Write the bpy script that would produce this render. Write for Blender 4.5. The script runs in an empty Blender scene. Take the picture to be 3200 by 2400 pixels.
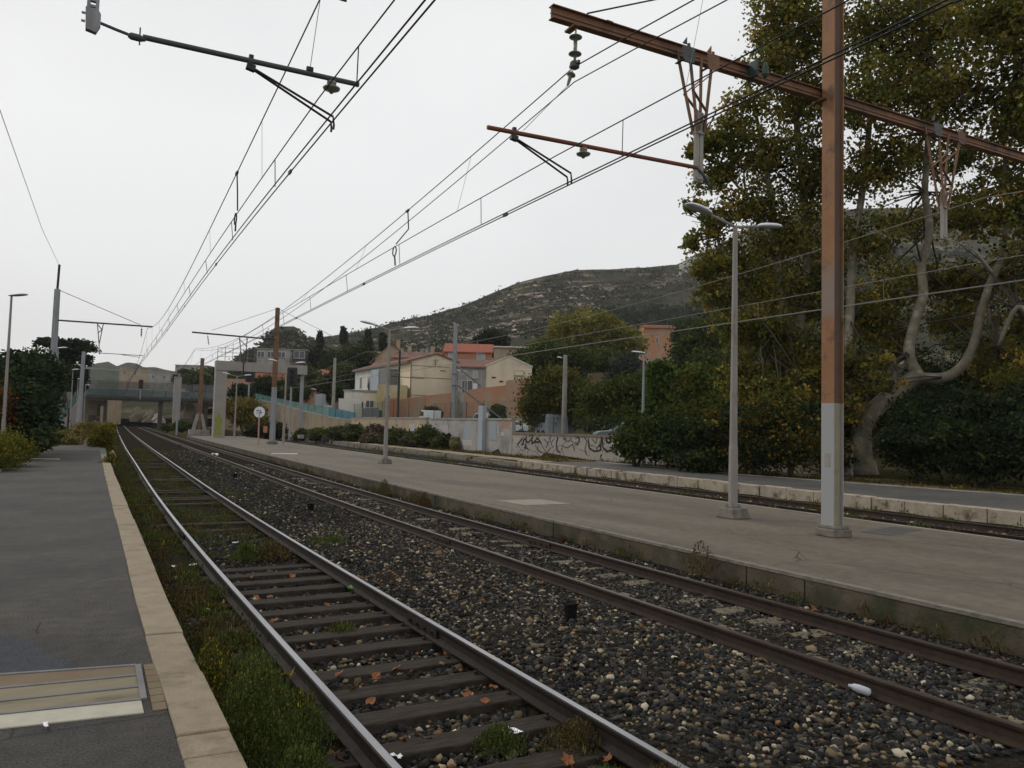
import bpy, math, random
import numpy as np
from mathutils import Vector, Matrix
random.seed(7); RNG = np.random.default_rng(11)
PI = math.pi; rad = math.radians
C = bpy.context.scene.collection
# ------------------------------------------------------------------ camera solve
F = 2402.0; PITCH = rad(3.2); ROLL = .025; H = 1.6; YAW = math.atan(1360 / F)
fw = Vector((math.sin(YAW) * math.cos(PITCH), math.cos(YAW) * math.cos(PITCH), math.sin(PITCH)))
r0 = Vector((math.cos(YAW), -math.sin(YAW), 0)); u0 = r0.cross(fw)
cr = r0 * math.cos(ROLL) + u0 * math.sin(ROLL); cu = -r0 * math.sin(ROLL) + u0 * math.cos(ROLL)
CAM = Vector((0, 0, H))
def ray(px, py): return fw + cr * ((px - 1600) / F) + cu * ((1200 - py) / F)
def D(px, py, d): return CAM + ray(px, py) * d                      # point at depth d
def Z(px, py, z): r = ray(px, py); return CAM + r * ((z - H) / r.z)  # point on the level z
def Y(px, py, y): r = ray(px, py); return CAM + r * (y / r.y)        # point in the cross section y
def hor(px): return 1200 + F * math.tan(PITCH) + (px - 1600) * ROLL
CT = [(-60, 0), (0, 0), (12, 0), (17, .08), (26, .3), (40, .75), (50, 1.03), (64, 1.5), (84, 2.2), (120, 3.5), (148, 4.6), (200, 6.7), (262, 9.2), (600, 20)]
_cy = np.array([a for a, b in CT], float); _cx = np.array([b for a, b in CT], float)
def cv(y):
    return float(np.mean(np.interp(np.linspace(y - 6, y + 6, 7), _cy, _cx))) - (0.0 if y > 20 else 0)
# ------------------------------------------------------------------ helpers
class MB:
    def __init__(s): s.v = []; s.f = []; s.m = []
    def add(s, vs, fs, mi=0):
        o = len(s.v); s.v += [Vector(p) for p in vs]; s.f += [tuple(i + o for i in q) for q in fs]; s.m += [mi] * len(fs); return s
    def box(s, c, sz, rz=0, mi=0, rot=None):
        M = rot if rot else Matrix.Rotation(rz, 3, 'Z'); c = Vector(c); h = [k / 2 for k in sz]
        vs = [c + M @ Vector((x * h[0], y * h[1], z * h[2])) for z in (-1, 1) for y in (-1, 1) for x in (-1, 1)]
        return s.add(vs, [(0, 2, 3, 1), (4, 5, 7, 6), (0, 1, 5, 4), (2, 6, 7, 3), (0, 4, 6, 2), (1, 3, 7, 5)], mi)
    def bx(s, x0, x1, y0, y1, z0, z1, mi=0): return s.box(((x0 + x1) / 2, (y0 + y1) / 2, (z0 + z1) / 2), (x1 - x0, y1 - y0, z1 - z0), mi=mi)
    def bar(s, a, b, w, h=None, mi=0):
        a = Vector(a); b = Vector(b); d = b - a; L = d.length; h = h or w
        x = d.normalized(); up = Vector((0, 0, 1)) if abs(x.z) < .95 else Vector((0, 1, 0))
        y = up.cross(x).normalized(); z = x.cross(y)
        return s.box((a + b) / 2, (L, w, h), rot=Matrix((x, y, z)).transposed(), mi=mi)
    def tube(s, pts, r, n=8, mi=0, caps=True):
        pts = [Vector(p) for p in pts]; rs = r if isinstance(r, (list, tuple)) else [r] * len(pts); rings = []; pa = None
        for i, p in enumerate(pts):
            t = (pts[min(i + 1, len(pts) - 1)] - pts[max(i - 1, 0)]).normalized()
            if pa is None: pa = Vector((0, 0, 1)).cross(t) if abs(t.z) < .95 else Vector((1, 0, 0)).cross(t)
            a = (pa - t * pa.dot(t)).normalized(); pa = a; b = t.cross(a)
            rings.append([p + (a * math.cos(2 * PI * k / n) + b * math.sin(2 * PI * k / n)) * rs[i] for k in range(n)])
        fs = []
        for i in range(len(pts) - 1):
            for k in range(n): fs.append((i * n + k, i * n + (k + 1) % n, (i + 1) * n + (k + 1) % n, (i + 1) * n + k))
        if caps: fs += [tuple(reversed(range(n))), tuple((len(pts) - 1) * n + k for k in range(n))]
        return s.add([q for R in rings for q in R], fs, mi)
    def lathe(s, c, prof, n=12, mi=0, axis=(0, 0, 1)):
        q = Vector((0, 0, 1)).rotation_difference(Vector(axis)).to_matrix(); c = Vector(c); vs = []
        for r, z in prof: vs += [c + q @ Vector((r * math.cos(2 * PI * k / n), r * math.sin(2 * PI * k / n), z)) for k in range(n)]
        fs = []
        for i in range(len(prof) - 1):
            for k in range(n): fs.append((i * n + k, i * n + (k + 1) % n, (i + 1) * n + (k + 1) % n, (i + 1) * n + k))
        fs += [tuple(reversed(range(n))), tuple((len(prof) - 1) * n + k for k in range(n))]
        return s.add(vs, fs, mi)
    def prism(s, poly, vec, mi=0):
        poly = [Vector(p) for p in poly]; vec = Vector(vec); n = len(poly)
        fs = [tuple(range(n)), tuple(reversed(range(n, 2 * n)))] + [(i, i + n, (i + 1) % n + n, (i + 1) % n) for i in range(n)]
        return s.add(poly + [p + vec for p in poly], fs, mi)
    def sweep(s, prof, path, mis=None, caps=True):          # profile (lateral, up) swept along a level path
        n = len(prof); rings = []
        for i, p in enumerate(path):
            t = Vector(path[min(i + 1, len(path) - 1)]) - Vector(path[max(i - 1, 0)]); t.z = 0; t.normalize()
            l = Vector((t.y, -t.x, 0)); p = Vector(p)
            rings.append([p + l * a + Vector((0, 0, b)) for a, b in prof])
        o = len(s.v); s.v += [q for R in rings for q in R]
        for i in range(len(path) - 1):
            for k in range(n):
                s.f.append((o + i * n + k, o + (i + 1) * n + k, o + (i + 1) * n + (k + 1) % n, o + i * n + (k + 1) % n)); s.m.append(mis[k] if mis else 0)
        if caps:
            s.f += [tuple(o + k for k in range(n)), tuple(o + (len(path) - 1) * n + k for k in reversed(range(n)))]; s.m += [0, 0]
        return s
    def build(s, name, mats, parent=None, smooth=False, loc=None, local=False, bevel=0, label=None):
        base = Vector(loc) if loc is not None else (Vector() if (local or parent is None) else WL[parent.name])
        me = bpy.data.meshes.new(name); me.from_pydata([p - base for p in s.v], [], s.f)
        for m in (mats if isinstance(mats, (list, tuple)) else [mats]): me.materials.append(m)
        me.polygons.foreach_set('material_index', s.m)
        if smooth: me.polygons.foreach_set('use_smooth', [True] * len(s.f))
        me.update(); o = bpy.data.objects.new(name, me); C.objects.link(o)
        if parent is not None:
            o.parent = parent
            if loc is not None: o.location = base - WL[parent.name]
            WL[o.name] = base if not local else Vector()
        elif loc is not None: o.location = base; WL[o.name] = base
        else: WL[o.name] = Vector()
        if bevel:
            b = o.modifiers.new('bevel', 'BEVEL'); b.width = bevel; b.segments = 2; b.limit_method = 'ANGLE'
        if label: o['label'] = label
        return o
WL = {}
def tag(o, label, cat, group=None, kind=None):
    if label: o['label'] = label
    if cat: o['category'] = cat
    if group: o['group'] = group
    if kind: o['kind'] = kind
    return o
def struct(o): o['kind'] = 'structure'; return o
def thing(name, loc, label, cat, group=None, rz=0):
    o = bpy.data.objects.new(name, None); o.empty_display_size = .2; C.objects.link(o)
    o.location = loc; o.rotation_euler = (0, 0, rz); WL[o.name] = Vector(loc); return tag(o, label, cat, group)
def dup(o, loc, label, rz=None, parent=None, scale=None):
    c = o.copy(); C.objects.link(c)
    if parent is None:
        c.location = loc
        if rz is not None: c.rotation_euler = (0, 0, rz)
        if scale: c.scale = scale
        if label: c['label'] = label
        WL[c.name] = Vector(loc)
    else: c.parent = parent
    for ch in [k for k in o.children]: dup(ch, None, None, parent=c)
    return c
# ------------------------------------------------------------------ materials
def mat(name, c1, c2=None, scale=6, rough=.85, metal=0, bump=.0, bscale=40, detail=6, attr=False, lo=.35, hi=.65, spec=.3, c3=None, s3=1.2, t3=.6, alpha=1, stretch=None):
    m = bpy.data.materials.new(name); m.use_nodes = True; nt = m.node_tree; N = nt.nodes; L = nt.links
    b = N['Principled BSDF']; b.inputs['Roughness'].default_value = rough; b.inputs['Metallic'].default_value = metal
    b.inputs['Specular IOR Level'].default_value = spec; b.inputs['Alpha'].default_value = alpha
    tc = N.new('ShaderNodeTexCoord'); co = tc.outputs['Object']
    if stretch:
        mp = N.new('ShaderNodeMapping'); mp.inputs['Scale'].default_value = stretch; L.new(co, mp.inputs[0]); co = mp.outputs[0]
    col = None
    def mixc(a, bcol, fac):
        x = N.new('ShaderNodeMix'); x.data_type = 'RGBA'; L.new(fac, x.inputs[0])
        if isinstance(a, tuple): x.inputs[6].default_value = (*a, 1)
        else: L.new(a, x.inputs[6])
        if isinstance(bcol, tuple): x.inputs[7].default_value = (*bcol, 1)
        else: L.new(bcol, x.inputs[7])
        return x.outputs[2]
    def noise(sc, lo, hi, det=detail):
        n = N.new('ShaderNodeTexNoise'); n.inputs['Scale'].default_value = sc; n.inputs['Detail'].default_value = det; n.inputs['Roughness'].default_value = .65; L.new(co, n.inputs['Vector'])
        r = N.new('ShaderNodeMapRange'); r.inputs[1].default_value = lo; r.inputs[2].default_value = hi; L.new(n.outputs[0], r.inputs[0]); return r.outputs[0]
    if attr:
        a = N.new('ShaderNodeAttribute'); a.attribute_name = 'Col'; col = a.outputs['Color']; L.new(col, b.inputs['Base Color'])
    elif c2:
        col = mixc(c1, c2, noise(scale, lo, hi))
        if c3: col = mixc(col, c3, noise(s3, t3 - .06, t3 + .08))
        L.new(col, b.inputs['Base Color'])
    else: b.inputs['Base Color'].default_value = (*c1, 1)
    if bump:
        n = N.new('ShaderNodeTexNoise'); n.inputs['Scale'].default_value = bscale; n.inputs['Detail'].default_value = 5; L.new(co, n.inputs['Vector'])
        bp = N.new('ShaderNodeBump'); bp.inputs['Strength'].default_value = bump; bp.inputs['Distance'].default_value = .02; L.new(n.outputs[0], bp.inputs['Height']); L.new(bp.outputs[0], b.inputs['Normal'])
    return m
def leafmat(name, tr=.35):
    m = bpy.data.materials.new(name); m.use_nodes = True; nt = m.node_tree; N = nt.nodes; L = nt.links; N.remove(N['Principled BSDF'])
    a = N.new('ShaderNodeAttribute'); a.attribute_name = 'Col'
    d = N.new('ShaderNodeBsdfDiffuse'); t = N.new('ShaderNodeBsdfTranslucent'); x = N.new('ShaderNodeMixShader'); x.inputs[0].default_value = tr
    L.new(a.outputs[0], d.inputs[0]); L.new(a.outputs[0], t.inputs[0]); L.new(d.outputs[0], x.inputs[1]); L.new(t.outputs[0], x.inputs[2]); L.new(x.outputs[0], N['Material Output'].inputs[0])
    return m
def glassmat(name, col, alpha, rough=.15):
    m = mat(name, col, rough=rough, spec=.5, alpha=alpha); return m
M = {}
def aspmat(name, c1, c2, c3, crack, st=(1, 1, 1), amp=.5):
    m = mat(name, c1, c2, .9, .8, bump=.6, bscale=150, c3=c3, s3=.42, t3=.55, spec=.35, stretch=st); nt = m.node_tree; N = nt.nodes; L = nt.links; b = N['Principled BSDF']; old = b.inputs['Base Color'].links[0].from_socket
    tc = N.new('ShaderNodeTexCoord'); co = tc.outputs['Object']
    g = N.new('ShaderNodeTexNoise'); g.inputs['Scale'].default_value = 75; g.inputs['Detail'].default_value = 3; L.new(co, g.inputs['Vector'])
    g2 = N.new('ShaderNodeTexNoise'); g2.inputs['Scale'].default_value = 7; g2.inputs['Detail'].default_value = 8; L.new(co, g2.inputs['Vector'])
    ad = N.new('ShaderNodeMath'); ad.operation = 'MULTIPLY_ADD'; ad.inputs[1].default_value = 1.45; L.new(g.outputs[0], ad.inputs[0]); sb = N.new('ShaderNodeMath'); sb.operation = 'MULTIPLY_ADD'; sb.inputs[1].default_value = .5; sb.inputs[2].default_value = .02; L.new(g2.outputs[0], sb.inputs[0]); L.new(sb.outputs[0], ad.inputs[2])
    r = N.new('ShaderNodeMapRange'); r.inputs[1].default_value = .76; r.inputs[2].default_value = 1.24; r.inputs[3].default_value = 1 - amp; r.inputs[4].default_value = 1 + amp; L.new(ad.outputs[0], r.inputs[0])
    v = N.new('ShaderNodeVectorMath'); v.operation = 'SCALE'; L.new(old, v.inputs[0]); L.new(r.outputs[0], v.inputs['Scale'])
    n = N.new('ShaderNodeTexNoise'); n.inputs['Scale'].default_value = 2.5; n.inputs['Detail'].default_value = 6; L.new(co, n.inputs['Vector'])
    w_ = N.new('ShaderNodeMix'); w_.data_type = 'VECTOR'; w_.inputs[0].default_value = .12; L.new(co, w_.inputs[4]); L.new(n.outputs[1], w_.inputs[5])
    vo = N.new('ShaderNodeTexVoronoi'); vo.feature = 'DISTANCE_TO_EDGE'; vo.inputs['Scale'].default_value = .42; L.new(w_.outputs[1], vo.inputs['Vector'])
    lt = N.new('ShaderNodeMath'); lt.operation = 'LESS_THAN'; lt.inputs[1].default_value = .0026; L.new(vo.outputs['Distance'], lt.inputs[0])
    n2 = N.new('ShaderNodeTexNoise'); n2.inputs['Scale'].default_value = .35; L.new(co, n2.inputs['Vector']); gt = N.new('ShaderNodeMath'); gt.operation = 'GREATER_THAN'; gt.inputs[1].default_value = .5; L.new(n2.outputs[0], gt.inputs[0])
    mu = N.new('ShaderNodeMath'); mu.operation = 'MULTIPLY'; L.new(lt.outputs[0], mu.inputs[0]); L.new(gt.outputs[0], mu.inputs[1])
    x = N.new('ShaderNodeMix'); x.data_type = 'RGBA'; L.new(mu.outputs[0], x.inputs[0]); L.new(v.outputs[0], x.inputs[6]); x.inputs[7].default_value = (*crack, 1)
    v3 = N.new('ShaderNodeTexVoronoi'); v3.inputs['Scale'].default_value = 9; L.new(co, v3.inputs['Vector']); l3 = N.new('ShaderNodeMath'); l3.operation = 'LESS_THAN'; l3.inputs[1].default_value = .035; L.new(v3.outputs['Distance'], l3.inputs[0])
    x3 = N.new('ShaderNodeMix'); x3.data_type = 'RGBA'; L.new(l3.outputs[0], x3.inputs[0]); L.new(x.outputs[2], x3.inputs[6]); x3.inputs[7].default_value = (*[k * 1.9 for k in c2], 1)
    L.new(x3.outputs[2], b.inputs['Base Color']); return m
M['asphalt'] = aspmat('asphalt', (.034, .030, .026), (.054, .048, .039), (.027, .025, .024), (.012, .011, .010), amp=.6)
M['asphaltb'] = aspmat('blue_grey_asphalt_patch', (.030, .033, .042), (.040, .042, .05), (.026, .028, .036), (.014, .013, .012))
M['asphalt2'] = aspmat('worn_asphalt', (.108, .090, .066), (.142, .120, .088), (.088, .075, .056), (.035, .029, .02), (1, .3, 1), .42)
M['asphalt3'] = aspmat('side_platform_asphalt', (.066, .064, .06), (.088, .084, .076), (.056, .054, .05), (.03, .028, .025), amp=.3)
M['kerb'] = mat('kerb_stone', (.225, .182, .125), (.29, .238, .168), 4, .9, bump=.7, bscale=60, c3=(.15, .12, .08), s3=2.2, t3=.58, detail=10)
M['kerb3'] = mat('pale_kerb_stone', (.36, .31, .24), (.26, .22, .165), 3, .9, bump=.6, bscale=30, c3=(.09, .07, .045), s3=2.6, t3=.60)
M['wallp2'] = mat('platform_face', (.06, .048, .032), (.105, .085, .058), 2.5, .9, bump=.5, bscale=26, c3=(.032, .036, .016), s3=1.0, t3=.52)
M['concrete'] = mat('concrete', (.30, .28, .25), (.22, .205, .185), 1.5, .85, bump=.25, bscale=25, c3=(.15, .135, .115), s3=.7, t3=.6)
M['plinth'] = mat('plinth_concrete', (.20, .175, .14), (.13, .12, .10), 7, .9, bump=.6, bscale=40, c3=(.08, .08, .07), s3=5, t3=.58)
M['pillar'] = mat('pillar_concrete', (.30, .275, .255), (.25, .23, .21), .8, .85, bump=.2, bscale=12)
M['ballastbed'] = mat('ballast_bed', (.010, .009, .008), (.038, .031, .023), 26, 1, spec=0, bump=1, bscale=28, detail=9, c3=(.10, .08, .05), s3=34, t3=.64)
M['soil'] = mat('soil', (.045, .035, .022), (.07, .054, .03), 1.3, 1, spec=0, bump=.8, bscale=9, c3=(.035, .045, .015), s3=.6, t3=.52)
M['sand'] = mat('dry_verge', (.17, .125, .065), (.12, .095, .045), .8, 1, spec=0, bump=.5, bscale=6, c3=(.06, .065, .022), s3=.35, t3=.56)
M['railside'] = mat('rail_side', (.011, .0085, .007), (.024, .016, .011), 9, .75, bump=.3, bscale=40)
M['railside2'] = mat('rusty_rail_side', (.020, .013, .009), (.038, .023, .015), 7, .7, bump=.3, bscale=40)
M['railtop'] = mat('polished_rail_head', (.40, .40, .415), (.27, .27, .285), 3, .32, metal=1, stretch=(1, .15, 1))
M['railtop2'] = mat('dull_rail_head', (.12, .085, .065), (.08, .055, .04), 4, .38, metal=.7, stretch=(1, .15, 1))
M['sleeper'] = mat('weathered_timber', (.026, .021, .017), (.060, .049, .040), 5, .9, bump=.9, bscale=16, spec=.15, stretch=(1, 9, 1), c3=(.022, .018, .014), s3=2, t3=.6)
M['block'] = mat('sleeper_concrete', (.15, .125, .08), (.09, .078, .055), 9, .9, bump=.5, bscale=40)
M['rock'] = mat('ballast_stone', None or (.1, .1, .1), attr=True, rough=.95, bump=.35, bscale=60, spec=.12)
M['leaf'] = leafmat('foliage'); M['leafd'] = leafmat('dense_foliage', .2)
M['bark'] = mat('plane_bark', (.21, .19, .14), (.12, .105, .075), 5, .9, bump=.5, bscale=14, c3=(.30, .27, .20), s3=2.5, t3=.57)
M['barkd'] = mat('dark_bark', (.05, .04, .03), (.08, .065, .05), 6, .95, bump=.6, bscale=18)
M['steel'] = mat('galvanised_steel', (.28, .29, .31), (.22, .23, .245), 3, .6, metal=.2, stretch=(1, 1, .4), c3=(.15, .14, .13), s3=1.2, t3=.62)
M['rust'] = mat('brown_painted_steel', (.20, .10, .053), (.145, .076, .042), 4, .7, c3=(.055, .042, .034), s3=1.8, t3=.56, detail=9)
M['web'] = mat('dull_brown_web', (.105, .068, .045), (.075, .055, .042), 4, .8, c3=(.12, .055, .03), s3=3, t3=.6, detail=9)
M['webw'] = mat('yellowed_cream_paint', (.26, .24, .17), (.21, .195, .14), 4, .8, c3=(.12, .105, .08), s3=3, t3=.62)
M['redrust'] = mat('red_rusted_tube', (.19, .055, .025), (.11, .045, .025), 8, .7, stretch=(.4, 1, 1))
M['panel'] = mat('worn_pale_paint', (.27, .25, .205), (.20, .18, .145), 4, .9)
M['black'] = mat('black_fitting', (.018, .018, .019), (.03, .028, .026), 8, .6)
M['darkpipe'] = mat('dark_grey_tube', (.045, .055, .06), (.07, .075, .075), 5, .6)
M['wire'] = mat('dark_copper_wire', (.016, .016, .017), rough=.6, metal=.3)
M['wirel'] = mat('weathered_pale_wire', (.20, .19, .165), rough=.6)
M['insul'] = mat('glazed_insulator', (.16, .17, .12), (.11, .12, .09), 8, .3, spec=.6)
M['lamphead'] = mat('lamp_housing', (.72, .74, .78), (.62, .64, .68), 4, .45)
M['lens'] = mat('lamp_lens', (.35, .37, .38), rough=.25, spec=.6)
M['lamppost'] = mat('lamp_post_paint', (.22, .20, .18), (.28, .26, .245), 2.5, .7, c3=(.14, .115, .09), s3=3, t3=.6, stretch=(1, 1, .3))
M['white'] = mat('white_paint', (.42, .40, .32), (.35, .33, .26), 6, .8, bump=.2, bscale=60)
M['plank'] = mat('crossing_slab', (.23, .20, .13), (.17, .145, .095), 5, .9, bump=.5, bscale=40, stretch=(.3, 1, 1), c3=(.10, .075, .05), s3=4, t3=.62)
M['plankb'] = mat('brown_crossing_slab', (.15, .10, .06), (.17, .14, .09), 2, .9, bump=.5, bscale=40)
M['frame'] = mat('grey_steel_frame', (.12, .12, .12), (.17, .165, .16), 6, .7)
M['cream'] = mat('cream_render', (.64, .55, .41), (.55, .475, .355), .5, .9, bump=.15, bscale=6, c3=(.45, .385, .29), s3=.3, t3=.6, detail=9)
M['creamw'] = mat('pale_render', (.62, .60, .54), (.52, .50, .45), .6, .9, c3=(.4, .38, .33), s3=.5, t3=.62)
M['yellow'] = mat('yellow_render', (.42, .35, .17), (.33, .28, .15), .8, .9, c3=(.45, .40, .27), s3=.5, t3=.55)
M['orange'] = mat('orange_render', (.42, .17, .09), (.34, .145, .085), .6, .9)
M['terra'] = mat('terracotta_block_wall', (.42, .20, .115), (.33, .18, .11), .7, .9, bump=.4, bscale=5, c3=(.36, .26, .18), s3=.33, t3=.53, detail=9)
M['oldwall'] = mat('old_stained_wall', (.17, .135, .095), (.12, .10, .075), .6, .95, c3=(.09, .085, .065), s3=.4, t3=.55, detail=9)
M['brick'] = mat('brown_coping', (.16, .12, .09), (.22, .17, .13), 3, .9)
M['beige'] = mat('beige_render', (.38, .30, .20), (.30, .235, .16), .5, .9, c3=(.24, .20, .15), s3=.4, t3=.55)
M['pink'] = mat('pink_render', (.40, .24, .18), (.34, .20, .15), .7, .9)
M['greywall'] = mat('grey_render', (.33, .32, .30), (.25, .24, .225), .5, .9, c3=(.19, .175, .16), s3=.5, t3=.56)
M['bluegrey'] = mat('blue_grey_panel', (.33, .37, .40), (.28, .31, .34), .8, .8)
M['window'] = mat('window_glass', (.035, .04, .045), rough=.12, spec=.6)
M['shutter'] = mat('grey_shutter', (.17, .18, .17), (.13, .14, .135), 5, .7)
M['wframe'] = mat('window_frame', (.6, .6, .58), rough=.6)
M['teal'] = glassmat('teal_glass', (.15, .31, .29), .62)
M['tealg'] = glassmat('dusty_teal_glass', (.085, .125, .12), .6)
M['tealb'] = glassmat('blue_tinted_glass', (.09, .24, .31), .75)
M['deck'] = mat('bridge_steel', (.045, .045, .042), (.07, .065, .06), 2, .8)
M['green'] = mat('fence_green', (.03, .05, .04), rough=.6)
M['carpaint'] = mat('grey_blue_car_paint', (.16, .20, .22), rough=.35, spec=.6)
M['vanpaint'] = mat('white_van_paint', (.55, .57, .58), rough=.4, spec=.5)
M['tyre'] = mat('tyre', (.02, .02, .02))
M['paper'] = mat('white_litter', (.75, .75, .78), rough=.6)
M['plastic'] = mat('clear_plastic', (.55, .58, .62), rough=.25, spec=.6, alpha=.8)
M['lime'] = mat('green_litter', (.18, .5, .06), rough=.5)
M['dryleaf'] = mat('dry_leaf', (.24, .085, .025), (.14, .06, .025), 30, .8)
M['redlight'] = mat('red_light_housing', (.05, .012, .012), rough=.5)
M['cloth'] = mat('white_cloth', (.55, .55, .5), rough=.8)
M['yellowgraf'] = mat('yellow_spray_paint', (.26, .27, .06), (.17, .19, .06), 4, .8)
def roofmat(name, c1, c2):
    m = mat(name, c1, c2, 1.4, .9); nt = m.node_tree; N = nt.nodes; L = nt.links
    w = N.new('ShaderNodeTexWave'); w.inputs['Scale'].default_value = 2.2; w.bands_direction = 'X'; tc = N.new('ShaderNodeTexCoord'); L.new(tc.outputs['Object'], w.inputs[0])
    b = N.new('ShaderNodeBump'); b.inputs['Strength'].default_value = .8; b.inputs['Distance'].default_value = .08; L.new(w.outputs[1], b.inputs['Height']); L.new(b.outputs[0], N['Principled BSDF'].inputs['Normal']); return m
M['roof'] = roofmat('old_clay_tiles', (.24, .115, .08), (.16, .09, .07)); M['roofr'] = roofmat('red_clay_tiles', (.36, .11, .065), (.27, .09, .055))
# mast paint in bands by height
def mastmat():
    m = mat('banded_mast_paint', (.22, .105, .048), (.27, .135, .066), 3, .7, c3=(.10, .06, .04), s3=2.2, t3=.6, detail=10, bump=.15, bscale=30); nt = m.node_tree; N = nt.nodes; L = nt.links; b = N['Principled BSDF']
    old = b.inputs['Base Color'].links[0].from_socket
    tc = N.new('ShaderNodeTexCoord'); sp = N.new('ShaderNodeSeparateXYZ'); L.new(tc.outputs['Object'], sp.inputs[0])
    n = N.new('ShaderNodeTexNoise'); n.inputs['Scale'].default_value = 5; L.new(tc.outputs['Object'], n.inputs['Vector'])
    a = N.new('ShaderNodeMath'); a.operation = 'MULTIPLY_ADD'; a.inputs[1].default_value = .25; L.new(n.outputs[0], a.inputs[0]); L.new(sp.outputs[2], a.inputs[2])
    r = N.new('ShaderNodeValToRGB'); r.color_ramp.interpolation = 'LINEAR'; e = r.color_ramp.elements
    e[0].position = 0; e[0].color = (0, 0, 0, 1); e[1].position = 1; e[1].color = (0, 0, 0, 1)
    for p, v in ((.405, 0), (.425, .75), (.485, .6), (.52, 0)):
        q = e.new(p); q.color = (v, v, v, 1)
    d = N.new('ShaderNodeMath'); d.operation = 'DIVIDE'; d.inputs[1].default_value = 10; L.new(a.outputs[0], d.inputs[0]); L.new(d.outputs[0], r.inputs[0])
    x = N.new('ShaderNodeMix'); x.data_type = 'RGBA'; L.new(r.outputs[0], x.inputs[0]); L.new(old, x.inputs[6]); x.inputs[7].default_value = (.19, .175, .165, 1)
    lt = N.new('ShaderNodeMath'); lt.operation = 'LESS_THAN'; lt.inputs[1].default_value = 2.42; L.new(sp.outputs[2], lt.inputs[0])
    y = N.new('ShaderNodeMix'); y.data_type = 'RGBA'; L.new(lt.outputs[0], y.inputs[0]); L.new(x.outputs[2], y.inputs[6]); y.inputs[7].default_value = (.29, .30, .295, 1)
    lt2 = N.new('ShaderNodeMath'); lt2.operation = 'LESS_THAN'; lt2.inputs[1].default_value = .2; L.new(sp.outputs[2], lt2.inputs[0])
    w = N.new('ShaderNodeMix'); w.data_type = 'RGBA'; L.new(lt2.outputs[0], w.inputs[0]); L.new(y.outputs[2], w.inputs[6]); w.inputs[7].default_value = (.10, .105, .10, 1)
    L.new(w.outputs[2], b.inputs['Base Color']); return m
M['mast'] = mastmat()
# graffiti wall: pale render, crack-like dark strokes
def grafmat(name, base, strokes, sc, thr):
    m = mat(name, base[0], base[1], 1.2, .9, bump=.3, bscale=14); nt = m.node_tree; N = nt.nodes; L = nt.links; b = N['Principled BSDF']; old = b.inputs['Base Color'].links[0].from_socket
    tc = N.new('ShaderNodeTexCoord'); n = N.new('ShaderNodeTexNoise'); n.inputs['Scale'].default_value = 1.6; L.new(tc.outputs['Object'], n.inputs['Vector'])
    ad = N.new('ShaderNodeMix'); ad.data_type = 'VECTOR'; ad.inputs[0].default_value = .45; L.new(tc.outputs['Object'], ad.inputs[4]); L.new(n.outputs[1], ad.inputs[5])
    v = N.new('ShaderNodeTexVoronoi'); v.feature = 'DISTANCE_TO_EDGE'; v.inputs['Scale'].default_value = sc; L.new(ad.outputs[1], v.inputs['Vector'])
    lt = N.new('ShaderNodeMath'); lt.operation = 'LESS_THAN'; lt.inputs[1].default_value = thr; L.new(v.outputs['Distance'], lt.inputs[0])
    n2 = N.new('ShaderNodeTexNoise'); n2.inputs['Scale'].default_value = .9; L.new(tc.outputs['Object'], n2.inputs['Vector'])
    g2 = N.new('ShaderNodeMath'); g2.operation = 'GREATER_THAN'; g2.inputs[1].default_value = .44; L.new(n2.outputs[0], g2.inputs[0])
    mu = N.new('ShaderNodeMath'); mu.operation = 'MULTIPLY'; L.new(lt.outputs[0], mu.inputs[0]); L.new(g2.outputs[0], mu.inputs[1])
    x = N.new('ShaderNodeMix'); x.data_type = 'RGBA'; L.new(mu.outputs[0], x.inputs[0]); L.new(old, x.inputs[6]); x.inputs[7].default_value = (*strokes, 1); L.new(x.outputs[2], b.inputs['Base Color']); return m
M['crack'] = grafmat('cracked_pale_render', ((.36, .33, .29), (.29, .265, .235)), (.05, .045, .04), 1.9, .018)
M['spray'] = mat('black_spray_paint', (.02, .02, .022), rough=.5)
M['spb'] = mat('blue_spray_paint', (.22, .27, .31), (.30, .30, .29), 7, .8); M['spo'] = mat('faded_orange_paint', (.30, .14, .08), (.30, .26, .2), 5, .8)
M['spw'] = mat('whitish_spray_paint', (.42, .40, .42), (.30, .28, .25), 7, .8)
# ------------------------------------------------------------------ numpy scatter
def npmesh(name, V, Fc, col, material, parent=None, loc=None, smooth=False):
    """V (n,k,3) vertices, Fc (m,q) faces per item, col (n,3)"""
    n, k, _ = V.shape; m, q = Fc.shape; base = np.array(loc if loc is not None else (WL[parent.name] if parent else (0, 0, 0)), float)
    me = bpy.data.meshes.new(name); me.vertices.add(n * k); me.vertices.foreach_set('co', (V - base).astype(np.float32).ravel())
    idx = (Fc[None] + (np.arange(n) * k)[:, None, None]).astype(np.int32).ravel()
    me.loops.add(len(idx)); me.loops.foreach_set('vertex_index', idx); me.polygons.add(n * m)
    me.polygons.foreach_set('loop_start', np.arange(0, n * m * q, q, dtype=np.int32))
    me.update(calc_edges=True)
    if col is not None:
        a = me.color_attributes.new('Col', 'FLOAT_COLOR', 'POINT'); c = np.ones((n * k, 4), np.float32); c[:, :3] = np.repeat(col, k, axis=0); a.data.foreach_set('color', c.ravel())
    me.materials.append(material); me.validate()
    o = bpy.data.objects.new(name, me); C.objects.link(o)
    if parent: o.parent = parent
    elif loc is not None: o.location = loc
    return o
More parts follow.
